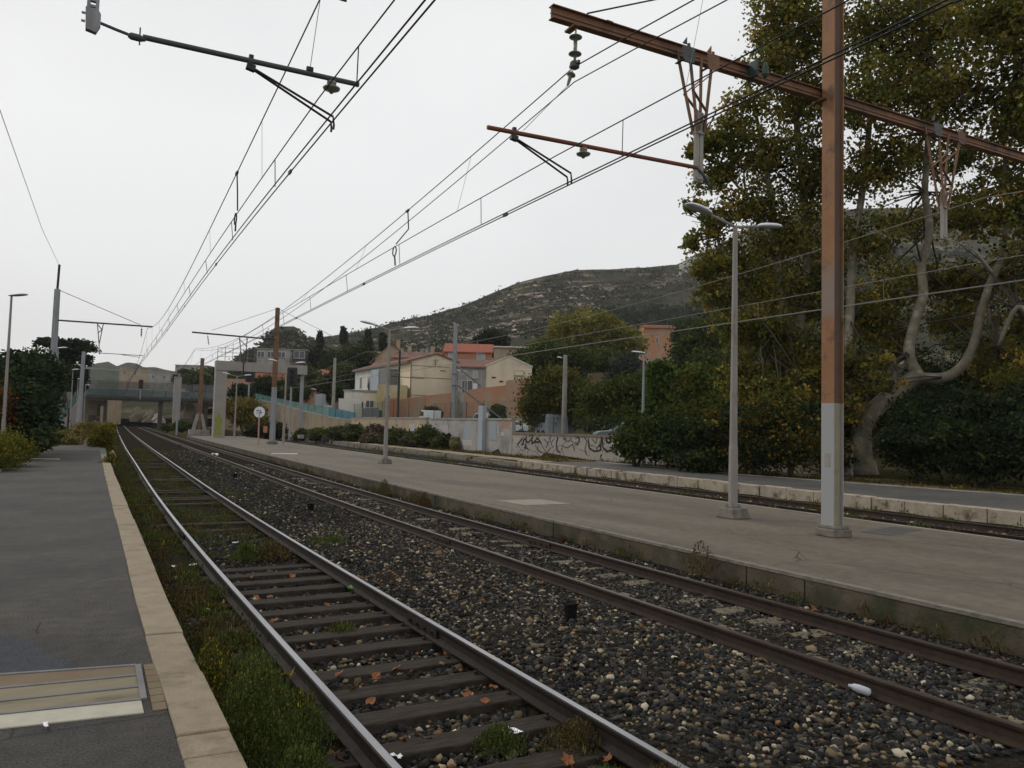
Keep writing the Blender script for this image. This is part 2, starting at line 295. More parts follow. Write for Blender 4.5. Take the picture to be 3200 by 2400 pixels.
def rotmats(n, rng, tilt=None):
    q = rng.normal(size=(n, 4)); q /= np.linalg.norm(q, axis=1)[:, None]; w, x, y, z = q.T
    return np.stack([1 - 2 * (y * y + z * z), 2 * (x * y - z * w), 2 * (x * z + y * w), 2 * (x * y + z * w), 1 - 2 * (x * x + z * z), 2 * (y * z - x * w), 2 * (x * z - y * w), 2 * (y * z + x * w), 1 - 2 * (x * x + y * y)], 1).reshape(n, 3, 3)
def pal(n, cols, wts, rng, var=.18):
    cols = np.array(cols); w = np.array(wts, float); c = cols[rng.choice(len(cols), n, p=w / w.sum())]
    return np.clip(c * (1 + rng.normal(0, var, (n, 1))), .003, 1)
LEAFQ = np.array([[-.5, 0, 0], [0, -.38, .06], [.5, 0, 0], [0, .38, .06]])
LF = np.array([[0, 1, 2, 3]])
def leaves(P, size, rng, up=.0):
    n = len(P); R = rotmats(n, rng); s = size * rng.uniform(.65, 1.35, (n, 1, 1)); V = np.einsum('kj,nij->nki', LEAFQ, R)
    if up: V[:, :, 2] *= (1 - up)
    return P[:, None, :] + V * s
def crown_pts(blobs, n, rng, csz=.16, per=26, shell=.55, gap=0.0):
    """leaf positions: clusters spread over ellipsoid volumes; blobs = (center, (rx,ry,rz))"""
    vol = np.array([b[1][0] * b[1][2] for b in blobs]) ** 1.0; ncl = max(1, n // per)
    k = rng.choice(len(blobs), ncl, p=vol / vol.sum()); c = np.array([tuple(b[0]) for b in blobs])[k]; r = np.array([b[1] for b in blobs])[k]
    d = rng.normal(size=(ncl, 3)); d /= np.linalg.norm(d, axis=1)[:, None]; t = (shell + (1 - shell) * rng.random((ncl, 1)) ** .7)
    rag = 1 + .16 * np.sin(d[:, :1] * 9 + k[:, None]) * np.cos(d[:, 2:] * 7 + k[:, None] * 2) + rng.normal(0, .05, (ncl, 1))
    cen = c + d * r * t * rag; m = np.minimum(r.mean(1, keepdims=True), 3) * csz + .05
    P = np.repeat(cen, per, 0) + rng.normal(size=(ncl * per, 3)) * np.repeat(m, per, 0) * np.array([1, 1, .62]); cid = np.repeat(np.arange(ncl), per)
    return P, cid
GRN = [(.055, .076, .020), (.036, .054, .016), (.08, .10, .026), (.06, .066, .022)]
OLV = [(.10, .078, .016), (.13, .085, .016), (.062, .062, .014), (.17, .10, .02), (.045, .05, .014)]
DRK = [(.018, .027, .014), (.025, .036, .016), (.035, .045, .02)]
def crown(name, blobs, n, size, cols, wts, seed, parent=None, loc=None, material=None, csz=.16, per=26, shell=.55, var=.15):
    rng = np.random.default_rng(seed); P, cid = crown_pts(blobs, n, rng, csz, per, shell)
    cc = pal(cid.max() + 1, cols, wts, rng, .25)[cid] * (1 + rng.normal(0, var, (len(P), 1)))
    return npmesh(name, leaves(P, size, rng), LF, np.clip(cc, .004, 1), material or M['leaf'], parent, loc)
def B(px, py, d, rx, ry, rz=None):      # a crown lobe from where it stands: pixel centre at depth d, radii in metres
    p = D(px, py, d); k = d / F; return (p, (rx * k, (rz if rz else rx * k), ry * k))
def gz(p): return Vector((p[0], p[1], terrain(p[0], p[1])))
# ------------------------------------------------------------------ ground
WALL = [(40, -30), (36, -5), (33, 8), (29.6, 22), (26.3, 34), (24.4, 42.6), (24.9, 54), (26.3, 70), (28.5, 86), (31, 110), (34, 140), (40, 200), (50, 320), (50, 1600)]
def wallx(y): return float(np.interp(y, [b for a, b in WALL], [a for a, b in WALL]))
def terrain(x, y):
    w = wallx(y)
    if x > w + .1:
        return (.75 if y > 33 or x > w + 10 else -.15) + min(max(x - w - 14, 0), 120) * .05
    s = x - cv(y)
    if s > 19.9: return -.2
    if s > .95: return -.72
    return -.06
def make_ground():
    ys = list(np.arange(-30, 30, 2.0)) + list(np.arange(30, 160, 5.0)) + [160, 175, 190, 210, 240, 280, 340, 420, 600, 900, 1400, 2200]
    b = MB(); rows = []
    for y in ys:
        c = cv(y); w = wallx(y)
        pr = [(-2200, -.06), (-400, -.06), (-80, -.06), (-30, -.06), (-12, -.06), (-6 + c, -.06), (.6 + c, -.06), (.95 + c, -.72), (5 + c, -.72), (10 + c, -.72), (19.8 + c, -.72), (20.0 + c, -.2), (21.5 + c, -.2)]
        x2 = max(w, 22.5 + c); pr += [((21.5 + c + x2) / 2, -.19), (x2 + .02, -.2), (x2 + .14, .75 if y > 33 else -.18), (x2 + 6, .75 if y > 33 else 0), (x2 + 14, .75), (x2 + 40, 2.05), (x2 + 134, 6.75), (x2 + 500, 6.75), (2400, 6.75)]
        rows.append([(x, y, z) for x, z in pr])
    n = len(rows[0]); vs = [p for r in rows for p in r]; fs = [(i * n + k, i * n + k + 1, (i + 1) * n + k + 1, (i + 1) * n + k) for i in range(len(rows) - 1) for k in range(n - 1)]
    mi = []
    b.add(vs, fs, 0)
    for q, f in enumerate(fs):
        k = f[0] % n; b.m[q] = 1 if 11 <= k <= 13 else 0
    struct(b.build('ground', [M['soil'], M['sand']]))
make_ground()
YS = [-25, -10, 0] + list(np.arange(2, 30, 1.0)) + list(np.arange(30, 90, 2.5)) + list(np.arange(90, 300, 8.0))
def path(s, z, y0=-25, y1=290, ys=None):
    return [(s + cv(y), y, z) for y in (ys or YS) if y0 <= y <= y1]
# ballast bed
def bed():
    b = MB(); cols = [.9, 1.5, 1.72, 2.5, 3.25, 3.45, 4.0, 4.7, 5.4, 5.85, 6.7, 7.55, 7.9, 8.45]; zs = [-.55, -.6, -.645, -.64, -.645, -.6, -.53, -.5, -.53, -.585, -.6, -.59, -.6, -.57]
    ys = list(np.arange(-4, 40, .8)) + list(np.arange(40, 300, 6)); rows = []
    for y in ys: rows.append([(x + cv(y), y, z + .02 * math.sin(y * 2.1 + x * 3) + .012 * math.sin(y * 5.3 + x * 7)) for x, z in zip(cols, zs)])
    n = len(cols); b.add([p for r in rows for p in r], [(i * n + k, i * n + k + 1, (i + 1) * n + k + 1, (i + 1) * n + k) for i in range(len(rows) - 1) for k in range(n - 1)])
    struct(b.build('ballast_bed', M['ballastbed'], smooth=True))
    b = MB(); cols = [15.3, 16.2, 17.3, 18.05, 18.8, 19.2, 19.72]; zs = [-.56, -.57, -.6, -.575, -.6, -.57, -.48]; rows = []
    for y in ys: rows.append([(x + cv(y) * .93, y, z + .02 * math.sin(y * 2.3 + x * 3)) for x, z in zip(cols, zs)])
    n = len(cols); b.add([p for r in rows for p in r], [(i * n + k, i * n + k + 1, (i + 1) * n + k + 1, (i + 1) * n + k) for i in range(len(rows) - 1) for k in range(n - 1)])
    struct(b.build('ballast_bed', M['ballastbed'], smooth=True))
bed()
# ------------------------------------------------------------------ platforms
def ribbon(name, left, right, z, zb, mats, y_edges, side=True):
    """solid strip between two x(y) edges"""
    b = MB(); n = len(y_edges); L_ = [(left(y), y) for y in y_edges]; R_ = [(right(y), y) for y in y_edges]
    vs = [(x, y, z) for x, y in L_] + [(x, y, z) for x, y in R_] + [(x, y, zb) for x, y in L_] + [(x, y, zb) for x, y in R_]
    b.add(vs, [(i, n + i, n + i + 1, i + 1) for i in range(n - 1)], 0)
    b.add(vs, [(2 * n + i, i, i + 1, 2 * n + i + 1) for i in range(n - 1)] + [(n + i, 3 * n + i, 3 * n + i + 1, n + i + 1) for i in range(n - 1)] + [(0, 2 * n, 3 * n, n), (n - 1, 2 * n - 1, 4 * n - 1, 3 * n - 1)], 1)
    return b.build(name, mats)
K1 = lambda y: .775 + float(np.interp(y, [0, 7, 12, 24, 40, 60, 200], [0, .01, .09, .27, .55, 1.0, 1.0])) + (cv(y) - cv(60) if y > 60 else 0)
yy = [-12, -5, 0, 2, 4, 6, 8, 10, 12, 15, 18, 22, 26, 30, 35, 40, 46, 52, 60, 70, 80, 90, 100]
P1L = [Z(93, 1412, 0), Z(165, 1398, 0), Z(232, 1378, 0), Z(262, 1362, 0)]
_l = sorted([(p.y, p.x) for p in P1L]); _ly = [-12, 0, 12] + [a for a, b in _l] + [110]; _lx = [-3.4, -3.4, -3.3] + [b for a, b in _l] + [_l[-1][1] + 1]
P1left = lambda y: min(float(np.interp(y, _ly, _lx)), K1(y) - 1.2)
p1 = struct(ribbon('platform', P1left, lambda y: K1(y) - .262, 0, -.3, [M['asphalt'], M['asphalt']], yy))
p1['label'] = 'grey asphalt platform with pale kerb stones'
# kerb stones of the left platform
_k = [Z(a, c, 0).y for a, c in ((730, 2350), (695, 2282), (600, 2103), (535, 1981), (490, 1889), (455, 1780), (400, 1655), (390, 1622))]; print([round(k, 2) for k in _k])
ky = [_k[0] - .9 * k for k in range(1, 6)][::-1] + _k; y = ky[-1]
for L_ in (2.0, 2.0, 2.0, 2.0, 2.0, 2.2, 2.2, 2.2, 2.2, 2.4, 2.4): y += L_; ky.append(y)
for a, c in zip(ky[:-1], ky[1:]):
    b = MB(); dx = random.uniform(-.006, .006); dz = random.uniform(-.004, .006)
    b.add([(K1(a) - .262 + dx, a + .008, -.45), (K1(a) + dx, a + .008, -.45), (K1(c) + dx, c - .006, -.45), (K1(c) - .262 + dx, c - .006, -.45),
           (K1(a) - .256 + dx, a + .006, .012 + dz), (K1(a) + dx, a + .006, .005 + dz), (K1(c) + dx, c - .006, .005 + dz), (K1(c) - .256 + dx, c - .006, .012 + dz)],
          [(0, 3, 2, 1), (4, 5, 6, 7), (0, 1, 5, 4), (1, 2, 6, 5), (2, 3, 7, 6), (3, 0, 4, 7)])
    b.build('kerb_stone', M['kerb'], p1, bevel=.012)
# joint line filler beneath kerb and far kerb
b = MB(); b.sweep([(-.26, -.7), (-.012, -.7), (-.012, -.012), (-.26, -.012)], [(K1(y), y, 0) for y in yy]); b.build('kerb_footing', M['black'], p1)
# pale edging on the left side of the platform
b = MB(); pth = [Z(-330, 1670, .03), Z(0, 1467, .03), Z(93, 1414, .03)]; b.sweep([(-.06, -.12), (.06, -.12), (.06, .02), (-.06, .02)], pth)
b.build('edging_kerb', M['concrete'], p1, bevel=.01)
b = MB(); b.add([Z(97, 1432, .006), Z(97, 1434.6, .006), Z(188, 1435.5, .006), Z(188, 1433, .006)], [(0, 1, 2, 3)]); b.build('painted_line', M['white'], p1)
b = MB(); b.add([Z(-60, 1975, .004), Z(60, 1992, .004), Z(135, 2030, .004), Z(200, 2062, .004), Z(252, 2091, .004), Z(-60, 2114, .004)][::-1], [(0, 1, 2, 3, 4, 5)]); b.build('asphalt_patch', M['asphaltb'], p1)
# island platform
P2F = lambda y: 8.35 + cv(y) * 1.0
P2B = lambda y: 15.1 + cv(y) * .75
p2 = struct(ribbon('platform', P2F, P2B, -.24, -.75, [M['asphalt2'], M['wallp2']], [-25, -10, 0] + list(np.arange(4, 30, 2)) + [30, 33, 36, 40, 45, 50, 56, 62, 68, 74, 80, 86, 92]))
p2['label'] = 'long worn asphalt island platform between the tracks'
b = MB(); b.sweep([(-.012, -.04), (.10, -.04), (.10, .004), (-.012, .004)], [(P2F(y), y, -.24) for y in YS if y < 92]); b.build('platform_edge', M['plinth'], p2)
b = MB(); b.sweep([(-.10, -.04), (.012, -.04), (.012, .004), (-.10, .004)], [(P2B(y), y, -.24) for y in YS if y < 92]); b.build('platform_edge', M['concrete'], p2)
def quadpx(pts, z): return [Z(x, y, z) for x, y in pts]
b = MB(); b.add(quadpx([(1550, 1563), (1690, 1560), (1783, 1574), (1640, 1579)], -.234), [(0, 1, 2, 3)]); b.build('painted_panel', M['panel'], p2)
b = MB(); b.add(quadpx([(848, 1416), (930, 1416), (930, 1419.5), (848, 1418.5)], -.234), [(0, 1, 2, 3)]); b.build('painted_line', M['white'], p2)
b = MB(); p = Z(2530, 1668, -.24); b.box((p.x + 2.0, p.y - .3, -.236), (1.5, .55, .005), rz=.2); b.build('asphalt_patch', M['asphalt3'], p2)
for yj in (6.9, 7.9, 13, 19, 27):
    b = MB(); b.box((P2F(yj) - .004, yj, -.43), (.012, .012, .36)); b.build('wall_joint', M['black'], p2)
# far side platform with pale broken kerb
P3F = lambda y: 19.75 + cv(y) * .9
P3B = lambda y: float(np.interp(y, [-25, 0, 13, 18.7, 23, 33, 36], [29, 27.5, 25.8, 24.8, 24.1, 24.3, 24.2]))
p3 = struct(ribbon('platform', lambda y: P3F(y) + .3, P3B, -.14, -.6, [M['asphalt3'], M['asphalt3']], [-25, -10, 0, 5, 9, 13, 16, 18.7, 21, 23, 26, 29, 32, 33.5]))
p3['label'] = 'far narrow asphalt platform below the trees'
b = MB(); b.sweep([(-.1, -.15), (.1, -.15), (.1, .03), (-.1, .03)], [(P3B(y), y, -.14) for y in (-10, 0, 5, 9, 13, 16, 18.7, 21, 23, 26, 29, 32, 33.5)]); b.build('edging_kerb', M['concrete'], p3)
y = -2.0; rr = random.Random(3)
while y < 90:
    far_ = y > 34; L_ = rr.uniform(.95, 1.15) if y < 34 else rr.uniform(1.4, 2.2); b = MB(); h = rr.uniform(-.01, .012); broken = rr.random() < (.3 if y < 24 else .55); top = -.13 + h - (rr.uniform(.02, .12) if far_ else 0)
    x0 = P3F(y) + rr.uniform(-.02, .02); x1 = P3F(y + L_) + (x0 - P3F(y))
    def kb(ya, yb, xo, tp):
        xa = x0 + (x1 - x0) * (ya - y) / L_; xb = x0 + (x1 - x0) * (yb - y) / L_
        b.add([(xa + xo, ya, -.6), (xa + .31, ya, -.6), (xb + .31, yb, -.6), (xb + xo, yb, -.6), (xa + xo, ya, tp - .01), (xa + .31, ya, tp), (xb + .31, yb, tp), (xb + xo, yb, tp - .01)], [(0, 3, 2, 1), (4, 5, 6, 7), (0, 1, 5, 4), (1, 2, 6, 5), (2, 3, 7, 6), (3, 0, 4, 7)])
    if broken:
        m1 = y + L_ * rr.uniform(.3, .45); m2 = y + L_ * rr.uniform(.6, .8); kb(y + .012, m1, 0, top); kb(m1, m2, rr.uniform(.06, .16), top - rr.uniform(.05, .15)); kb(m2, y + L_ - .012, .01, top)
    else: kb(y + .012, y + L_ - .012, 0, top)
    b.build('kerb_stone', M['plinth'] if far_ else M['kerb3'], p3, bevel=.015); y += L_
# sandy strip beyond the end of the side platform
ribbon('sandy_path', lambda y: P3F(y) + .31, lambda y: P3F(y) + 1.7, -.15, -.3, [M['kerb'], M['sand']], list(np.arange(33.5, 120, 4)))['kind'] = 'structure'
# crossing panel let into the left platform
def crossing():
    Lp = [(0, 2113), (0, 2155), (0, 2196), (0, 2236), (0, 2280)]; Rp = [(424, 2083), (430, 2114), (433, 2150), (441, 2190), (450, 2230)]
    c = Z(300, 2180, 0); t = thing('crossing_panel', c, 'flush panel of pale slabs in a steel frame, set in the near platform', 'crossing panel')
    A = []; 
    for (a, b_) in zip(Lp, Rp):
        p = Z(*a, 0); q = Z(*b_, 0); A.append((p + (p - q) * .6, q))
    nm = [('slab', M['plankb']), ('slab', M['plank']), ('slab', M['plank']), ('white_stripe', M['white'])]
    for i in range(4):
        p0, q0 = A[i]; p1_, q1 = A[i + 1]; d0 = (p1_ - p0) * .0
        g = .0 if i == 3 else .14
        vs = [p0 + (p1_ - p0) * .06, q0 + (q1 - q0) * .06, q1 - (q1 - q0) * g, p1_ - (p1_ - p0) * g]
        b = MB(); b.prism([v + Vector((0, 0, .008)) for v in reversed(vs)], (0, 0, -.03)); b.build(nm[i][0], nm[i][1], t, bevel=.003)
    b = MB()
    for i in range(4):
        p, q = A[i]; b.bar(p + Vector((0, 0, .004)), q + Vector((0, 0, .004)), .03, .02)
    b.bar(A[0][1] + Vector((.012, 0, .005)), A[3][1] + Vector((.012, 0, .005)), .035, .02); b.build('steel_frame', M['frame'], t)
    p = A[0][1]; q = A[4][1]; ch = thing('drain_channel', (p + q) / 2 + Vector((.1, 0, 0)), 'narrow covered drain channel between the slab panel and kerb', 'drain')
    n = 7
    for k in range(n):
        a = p.lerp(q, k / n); e = p.lerp(q, (k + .93) / n); b = MB(); b.prism([v + Vector((0, 0, .007)) for v in (a + Vector((.045, 0, 0)), e + Vector((.045, 0, 0)), e + Vector((.115, 0, 0)), a + Vector((.115, 0, 0)))], (0, 0, -.02)); b.build('cover_plate', M['plankb'], ch)
crossing()
# ------------------------------------------------------------------ tracks
HEADP = [(-.07, 0), (.07, 0), (.07, .012), (.012, .032), (.01, .11), (.033, .118), (.036, .142), (.026, .15), (-.026, .15), (-.036, .142), (-.033, .118), (-.01, .11), (-.012, .032), (-.07, .012)]
MIS = [0] * 14; MIS[7] = 1
def track(label, sL, sR, side, top, sleepers, y1=290, k=1.0, zt=-.42, joint=None):
    root = thing('railway_track', (sL + .75, 5, zt), label, 'railway track')
    for s in (sL, sR):
        b = MB(); b.sweep(HEADP, [(s + cv(y) * k, y, zt - .15) for y in YS if -12 <= y <= y1], mis=[1 if j == 7 else 0 for j in range(14)])
        r = b.build('rail', [side, top], root)
        if joint:
            for yj in joint[0 if s == sL else 1]:
                b = MB()
                for sd in (-1, 1):
                    b.bx(s + cv(yj) + sd * .024 - .014, s + cv(yj) + sd * .024 + .014, yj - .38, yj + .38, zt - .125, zt - .035)
                    for q in (-.28, -.1, .1, .28): b.lathe((s + cv(yj) + sd * .038, yj + q, zt - .08), [(.018, 0), (.018, .03)], 6, axis=(sd, 0, 0))
                b.build('fishplate', side, r)
                b = MB(); b.bx(s + cv(yj) - .034, s + cv(yj) + .034, yj - .004, yj + .004, zt - .03, zt + .0015); b.build('rail_gap', M['black'], r)
    sleepers(root); return root
def sl1(root):
    y = 3.2; n = 0; rr = random.Random(5)
    while y < 46 and n < 90:
        if 12.5 < y < 14.2: y += .6; continue
        c = cv(y) + 2.5; x = c + rr.uniform(-.03, .03); b = MB(); w = .24; rz = rr.uniform(-.015, .015); nseg = 5
        lift = -.075 if y > 14 and rr.random() < .6 else (-.03 if rr.random() < .2 else 0)
        b.box((x, y, -.65 + lift + rr.uniform(-.008, .006)), (2.5, w, .15), rz=rz)
        o = b.build('sleeper', M['sleeper'], root, bevel=.014)
        for sx in (1.75, 3.29):
            for d in (-.11, .11):
                if n < 12: MB().lathe((sx + cv(y) + d, y, -.572 + lift), [(.022, 0), (.022, .02), (.012, .03), (.012, .05)], 6).build('screw_spike', M['railside'], o)
        y += .585; n += 1
def sl2(root):
    y = 3.4; n = 0; rr = random.Random(6)
    while y < 30:
        for s, dz in ((6.28, 0), (7.16, .004)):
            b = MB(); b.box((s + cv(y), y, -.70 + rr.uniform(-.03, .0)), (.5 if s < 7 else .56, .26, .26), rz=rr.uniform(-.04, .04)); b.build('sleeper_block', M['block'], root, bevel=.03); n += 1
        y += .6
    print('blocks', n)
def sl3(root):
    y = 5.0; rr = random.Random(8)
    while y < 34:
        b = MB(); b.box((18.05 + cv(y) * .93, y, -.66), (2.5, .24, .15), rz=rr.uniform(-.02, .02)); b.build('sleeper', M['sleeper'], root, bevel=.014); y += .6
track('near track with polished rails on weathered timber sleepers, nearest the kerb', 1.75, 3.29, M['railside'], M['railtop'], sl1, joint=([15.2], [7.55, 25]))
track('middle track with dull brown rails beside the island platform', 5.93, 7.43, M['railside2'], M['railtop2'], sl2, joint=([13.0], [12.0]))
track('overgrown rusty track between the island and the far platform', 17.3, 18.8, M['railside2'], M['railtop2'], sl3, k=.93, y1=120)
# ballast stones
def stones():
    rng = np.random.default_rng(21); phi = (1 + 5 ** .5) / 2
    ico = np.array([(-1, phi, 0), (1, phi, 0), (-1, -phi, 0), (1, -phi, 0), (0, -1, phi), (0, 1, phi), (0, -1, -phi), (0, 1, -phi), (phi, 0, -1), (phi, 0, 1), (-phi, 0, -1), (-phi, 0, 1)]); ico /= np.linalg.norm(ico[0])
    fc = np.array([(0, 11, 5), (0, 5, 1), (0, 1, 7), (0, 7, 10), (0, 10, 11), (1, 5, 9), (5, 11, 4), (11, 10, 2), (10, 7, 6), (7, 1, 8), (3, 9, 4), (3, 4, 2), (3, 2, 6), (3, 6, 8), (3, 8, 9), (4, 9, 5), (2, 4, 11), (6, 2, 10), (8, 6, 7), (9, 8, 1)])
    def zone(x0, x1, y0, y1, dens, size, z, cols, w, zr=.015, k=1.0):
        n = int((x1 - x0) * (y1 - y0) * dens * 1.35); x = rng.uniform(x0, x1, n); y = rng.uniform(y0, y1, n); c = np.interp(y, _cy, _cx) * k
        zz = z(x) if callable(z) else np.full(n, z); P = np.stack([x + c, y, zz + rng.uniform(-zr, zr, n)], 1)
        T = np.einsum('kj,nij->nki', ico, rotmats(n, rng)); T = T / np.abs(T).max(2, keepdims=True) ** .75 * rng.uniform(.62, 1.18, (n, 12, 1)) * .86; S = size * np.exp(rng.normal(-.22, .30, (n, 1, 1))) * rng.uniform(.6, 1.4, (n, 1, 3)); V = np.einsum('nkj,nij->nki', T * S, rotmats(n, rng)); V[:, :, 2] *= .8
        cl = pal(n, cols, w, rng, .3); big = rng.random(n); return P[:, None] + V, cl
    ST = [(.018, .018, .018), (.036, .035, .032), (.066, .061, .053), (.20, .155, .09), (.12, .092, .055), (.32, .28, .21), (.15, .075, .035)]
    zf = lambda x: np.interp(x, [.9, 1.5, 1.72, 2.5, 3.25, 3.45, 4.0, 4.7, 5.4, 5.85, 6.7, 7.55, 7.9, 8.45], [-.55, -.6, -.645, -.64, -.645, -.6, -.53, -.5, -.53, -.585, -.6, -.59, -.6, -.57])
    wA = [46, 26, 9, 8, 7, 3, 2]; wD = [55, 28, 8, 3, 3, 2, 1]; wM = [30, 36, 22, 3, 5, 2, .5]
    out = []
    Z_ = [(1.1, 1.62, 3, 12, 380, .03, wD), (1.85, 3.2, 3, 9, 520, .030, wA), (1.85, 3.2, 9, 16, 330, .03, wD),
          (3.4, 5.85, 3, 8.5, 900, .027, wA), (3.4, 5.85, 8.5, 16, 620, .028, wA), (3.4, 5.85, 16, 30, 260, .032, wD), (3.4, 5.85, 30, 55, 90, .04, wD),
          (6.0, 7.36, 3, 10, 800, .026, wM), (6.0, 7.36, 10, 20, 420, .028, wM), (6.0, 7.36, 20, 40, 120, .036, wM), (7.52, 8.3, 3, 12, 700, .03, wD), (7.52, 8.3, 12, 30, 260, .034, wD)]
    cs = []
    for a in Z_:
        v, c = zone(a[0], a[1], a[2], a[3], a[4], a[5], zf, ST, a[6]); out.append(v); cs.append(c)
    for a in [(16.0, 17.2, 6, 24, 150, .04), (17.4, 18.7, 6, 40, 120, .045), (18.9, 19.7, 6, 40, 120, .045)]:
        v, c = zone(a[0], a[1], a[2], a[3], a[4], a[5], -.58, ST, [20, 25, 25, 8, 8, 16, 2], k=.93); out.append(v); cs.append(c)
    V = np.concatenate(out); c = np.concatenate(cs); print('stones', len(V))
    tag(npmesh('ballast_stones', V, fc, c, M['rock']), 'loose dark grey and tan ballast stones around the tracks', 'ballast', kind='stuff')
    # scattered larger pale stones
stones()
#--PART2--
M['rampw'] = mat('stained_ramp_wall', (.27, .215, .145), (.21, .17, .12), .5, .95, c3=(.15, .125, .09), s3=.35, t3=.55, detail=9, stretch=(1, 1, .5))
# ------------------------------------------------------------------ overhead lines
def sagged(sup, y):
    for (ya, za, s), (yb, zb, _) in zip(sup[:-1], sup[1:]):
        if ya <= y <= yb:
            t = (y - ya) / (yb - ya); return za + (zb - za) * t - 4 * s * t * (1 - t)
    return sup[-1][1]
def overhead(label, s, k, mess, aux, con, twin=False, y1=150, mat_='wire', jump=None, sm=None, y0=-22):
    root = thing('overhead_line', (s + .0, 9.39, 5.2), label, 'overhead wires')
    ysw = [y for y in np.arange(y0, y1, 1.5)]; m_ = M[mat_]; sm = s if sm is None else sm
    X = lambda y, off=0: s + cv(y) * k + off
    XM = lambda y, off=0: sm + cv(y) * k + off
    MB().tube([(XM(y), y, sagged(mess, y)) for y in ysw], .0095, 5).build('messenger_wire', m_, root)
    if twin: MB().tube([(XM(y, .02), y, sagged(mess, y) - .17 - .1 * math.sin(y * .06)) for y in ysw], .0085, 5).build('messenger_wire', m_, root)
    MB().tube([(X(y, .04), y, sagged(aux, y)) for y in ysw], .0085, 5).build('auxiliary_wire', m_, root)
    for o in (-.035, .035): MB().tube([(X(y, o - .02 + .12 * math.sin(y * .06)), y, con) for y in ysw], .0095, 5).build('contact_wire', m_, root)
    for y in np.arange(y0 + 1.2, y1, 4.1):
        if abs(y - 9.39) < 1: continue
        MB().tube([(X(y, .04), y, sagged(aux, y)), (X(y, -.02 + .12 * math.sin(y * .06)), y, con + .01)], .007, 4).build('dropper', m_, root)
    for y in np.arange(y0 + 3.5, y1, 6.3):
        if sagged(mess, y) - sagged(aux, y) > .2: MB().tube([(XM(y), y, sagged(mess, y)), (X(y, .04), y, sagged(aux, y))], .0035, 4).build('dropper', M['wirel'], root)
    for yj in jump or []:
        a = (XM(yj), yj, sagged(mess, yj)); c = (X(yj, .04), yj, sagged(aux, yj))
        b = MB().tube([a, (a[0] + .02, yj - .03, (a[2] + c[2]) / 2), (c[0], yj, c[2] + .05)], .014, 6)
        R = .11; b.tube([(c[0] - .03, yj + R * math.cos(q * PI / 6), c[2] - .12 + R * math.sin(q * PI / 6)) for q in range(13)], .014, 6)
        b.bar((c[0] - .02, yj, c[2] - .24), (X(yj), yj - .1, con + .02), .03); b.bar((a[0], yj - .06, a[2]), (a[0], yj + .1, a[2] - .01), .04); b.build('jumper_cable', M['black'], root)
    for yc in np.arange(y0 + 2.3, 60, 7.7):
        b = MB(); b.bar((X(yc, .02 + .12 * math.sin(yc * .06)), yc, con + .01), (X(yc, .02 + .12 * math.sin(yc * .06)), yc + .14, con + .012), .025, .05); b.build('wire_clamp', M['black'], root)
    return root
overhead('overhead wires above the near track, the leftmost bundle across the sky', 2.42, 1.0, [(-31, 6.95, 1.1), (9.39, 6.95, 1.12), (50, 6.9, 1.1), (92, 6.9, 1.1), (140, 6.8, 1), (180, 6.8, 1)],
         [(-31, 5.68, .1), (9.39, 5.68, .16), (50, 5.62, .1), (92, 5.6, .1), (180, 5.6, .1)], 5.2, jump=[15.4])
overhead('overhead wires above the middle track with a hanging jumper loop at mid span', 6.0, .95, [(-40, 7.1, 1.2), (9.39, 7.08, 1.3), (62.7, 7.0, 1.25), (110, 6.9, 1), (180, 6.8, 1)],
         [(-40, 5.68, .1), (9.39, 5.66, .05), (62.7, 5.5, .15), (110, 5.5, .1), (180, 5.5, .1)], 5.14, twin=True, jump=[16.3], sm=6.3)
overhead('pale overhead wires above the overgrown track in front of the plane trees', 17.3, .93, [(-30, 7.0, .9), (9.39, 6.95, .95), (55, 6.9, .9), (100, 6.9, .9)],
         [(-30, 5.55, .05), (9.39, 5.52, .12), (55, 5.45, .1), (100, 5.4, .1)], 4.98, y1=88, mat_='wirel')
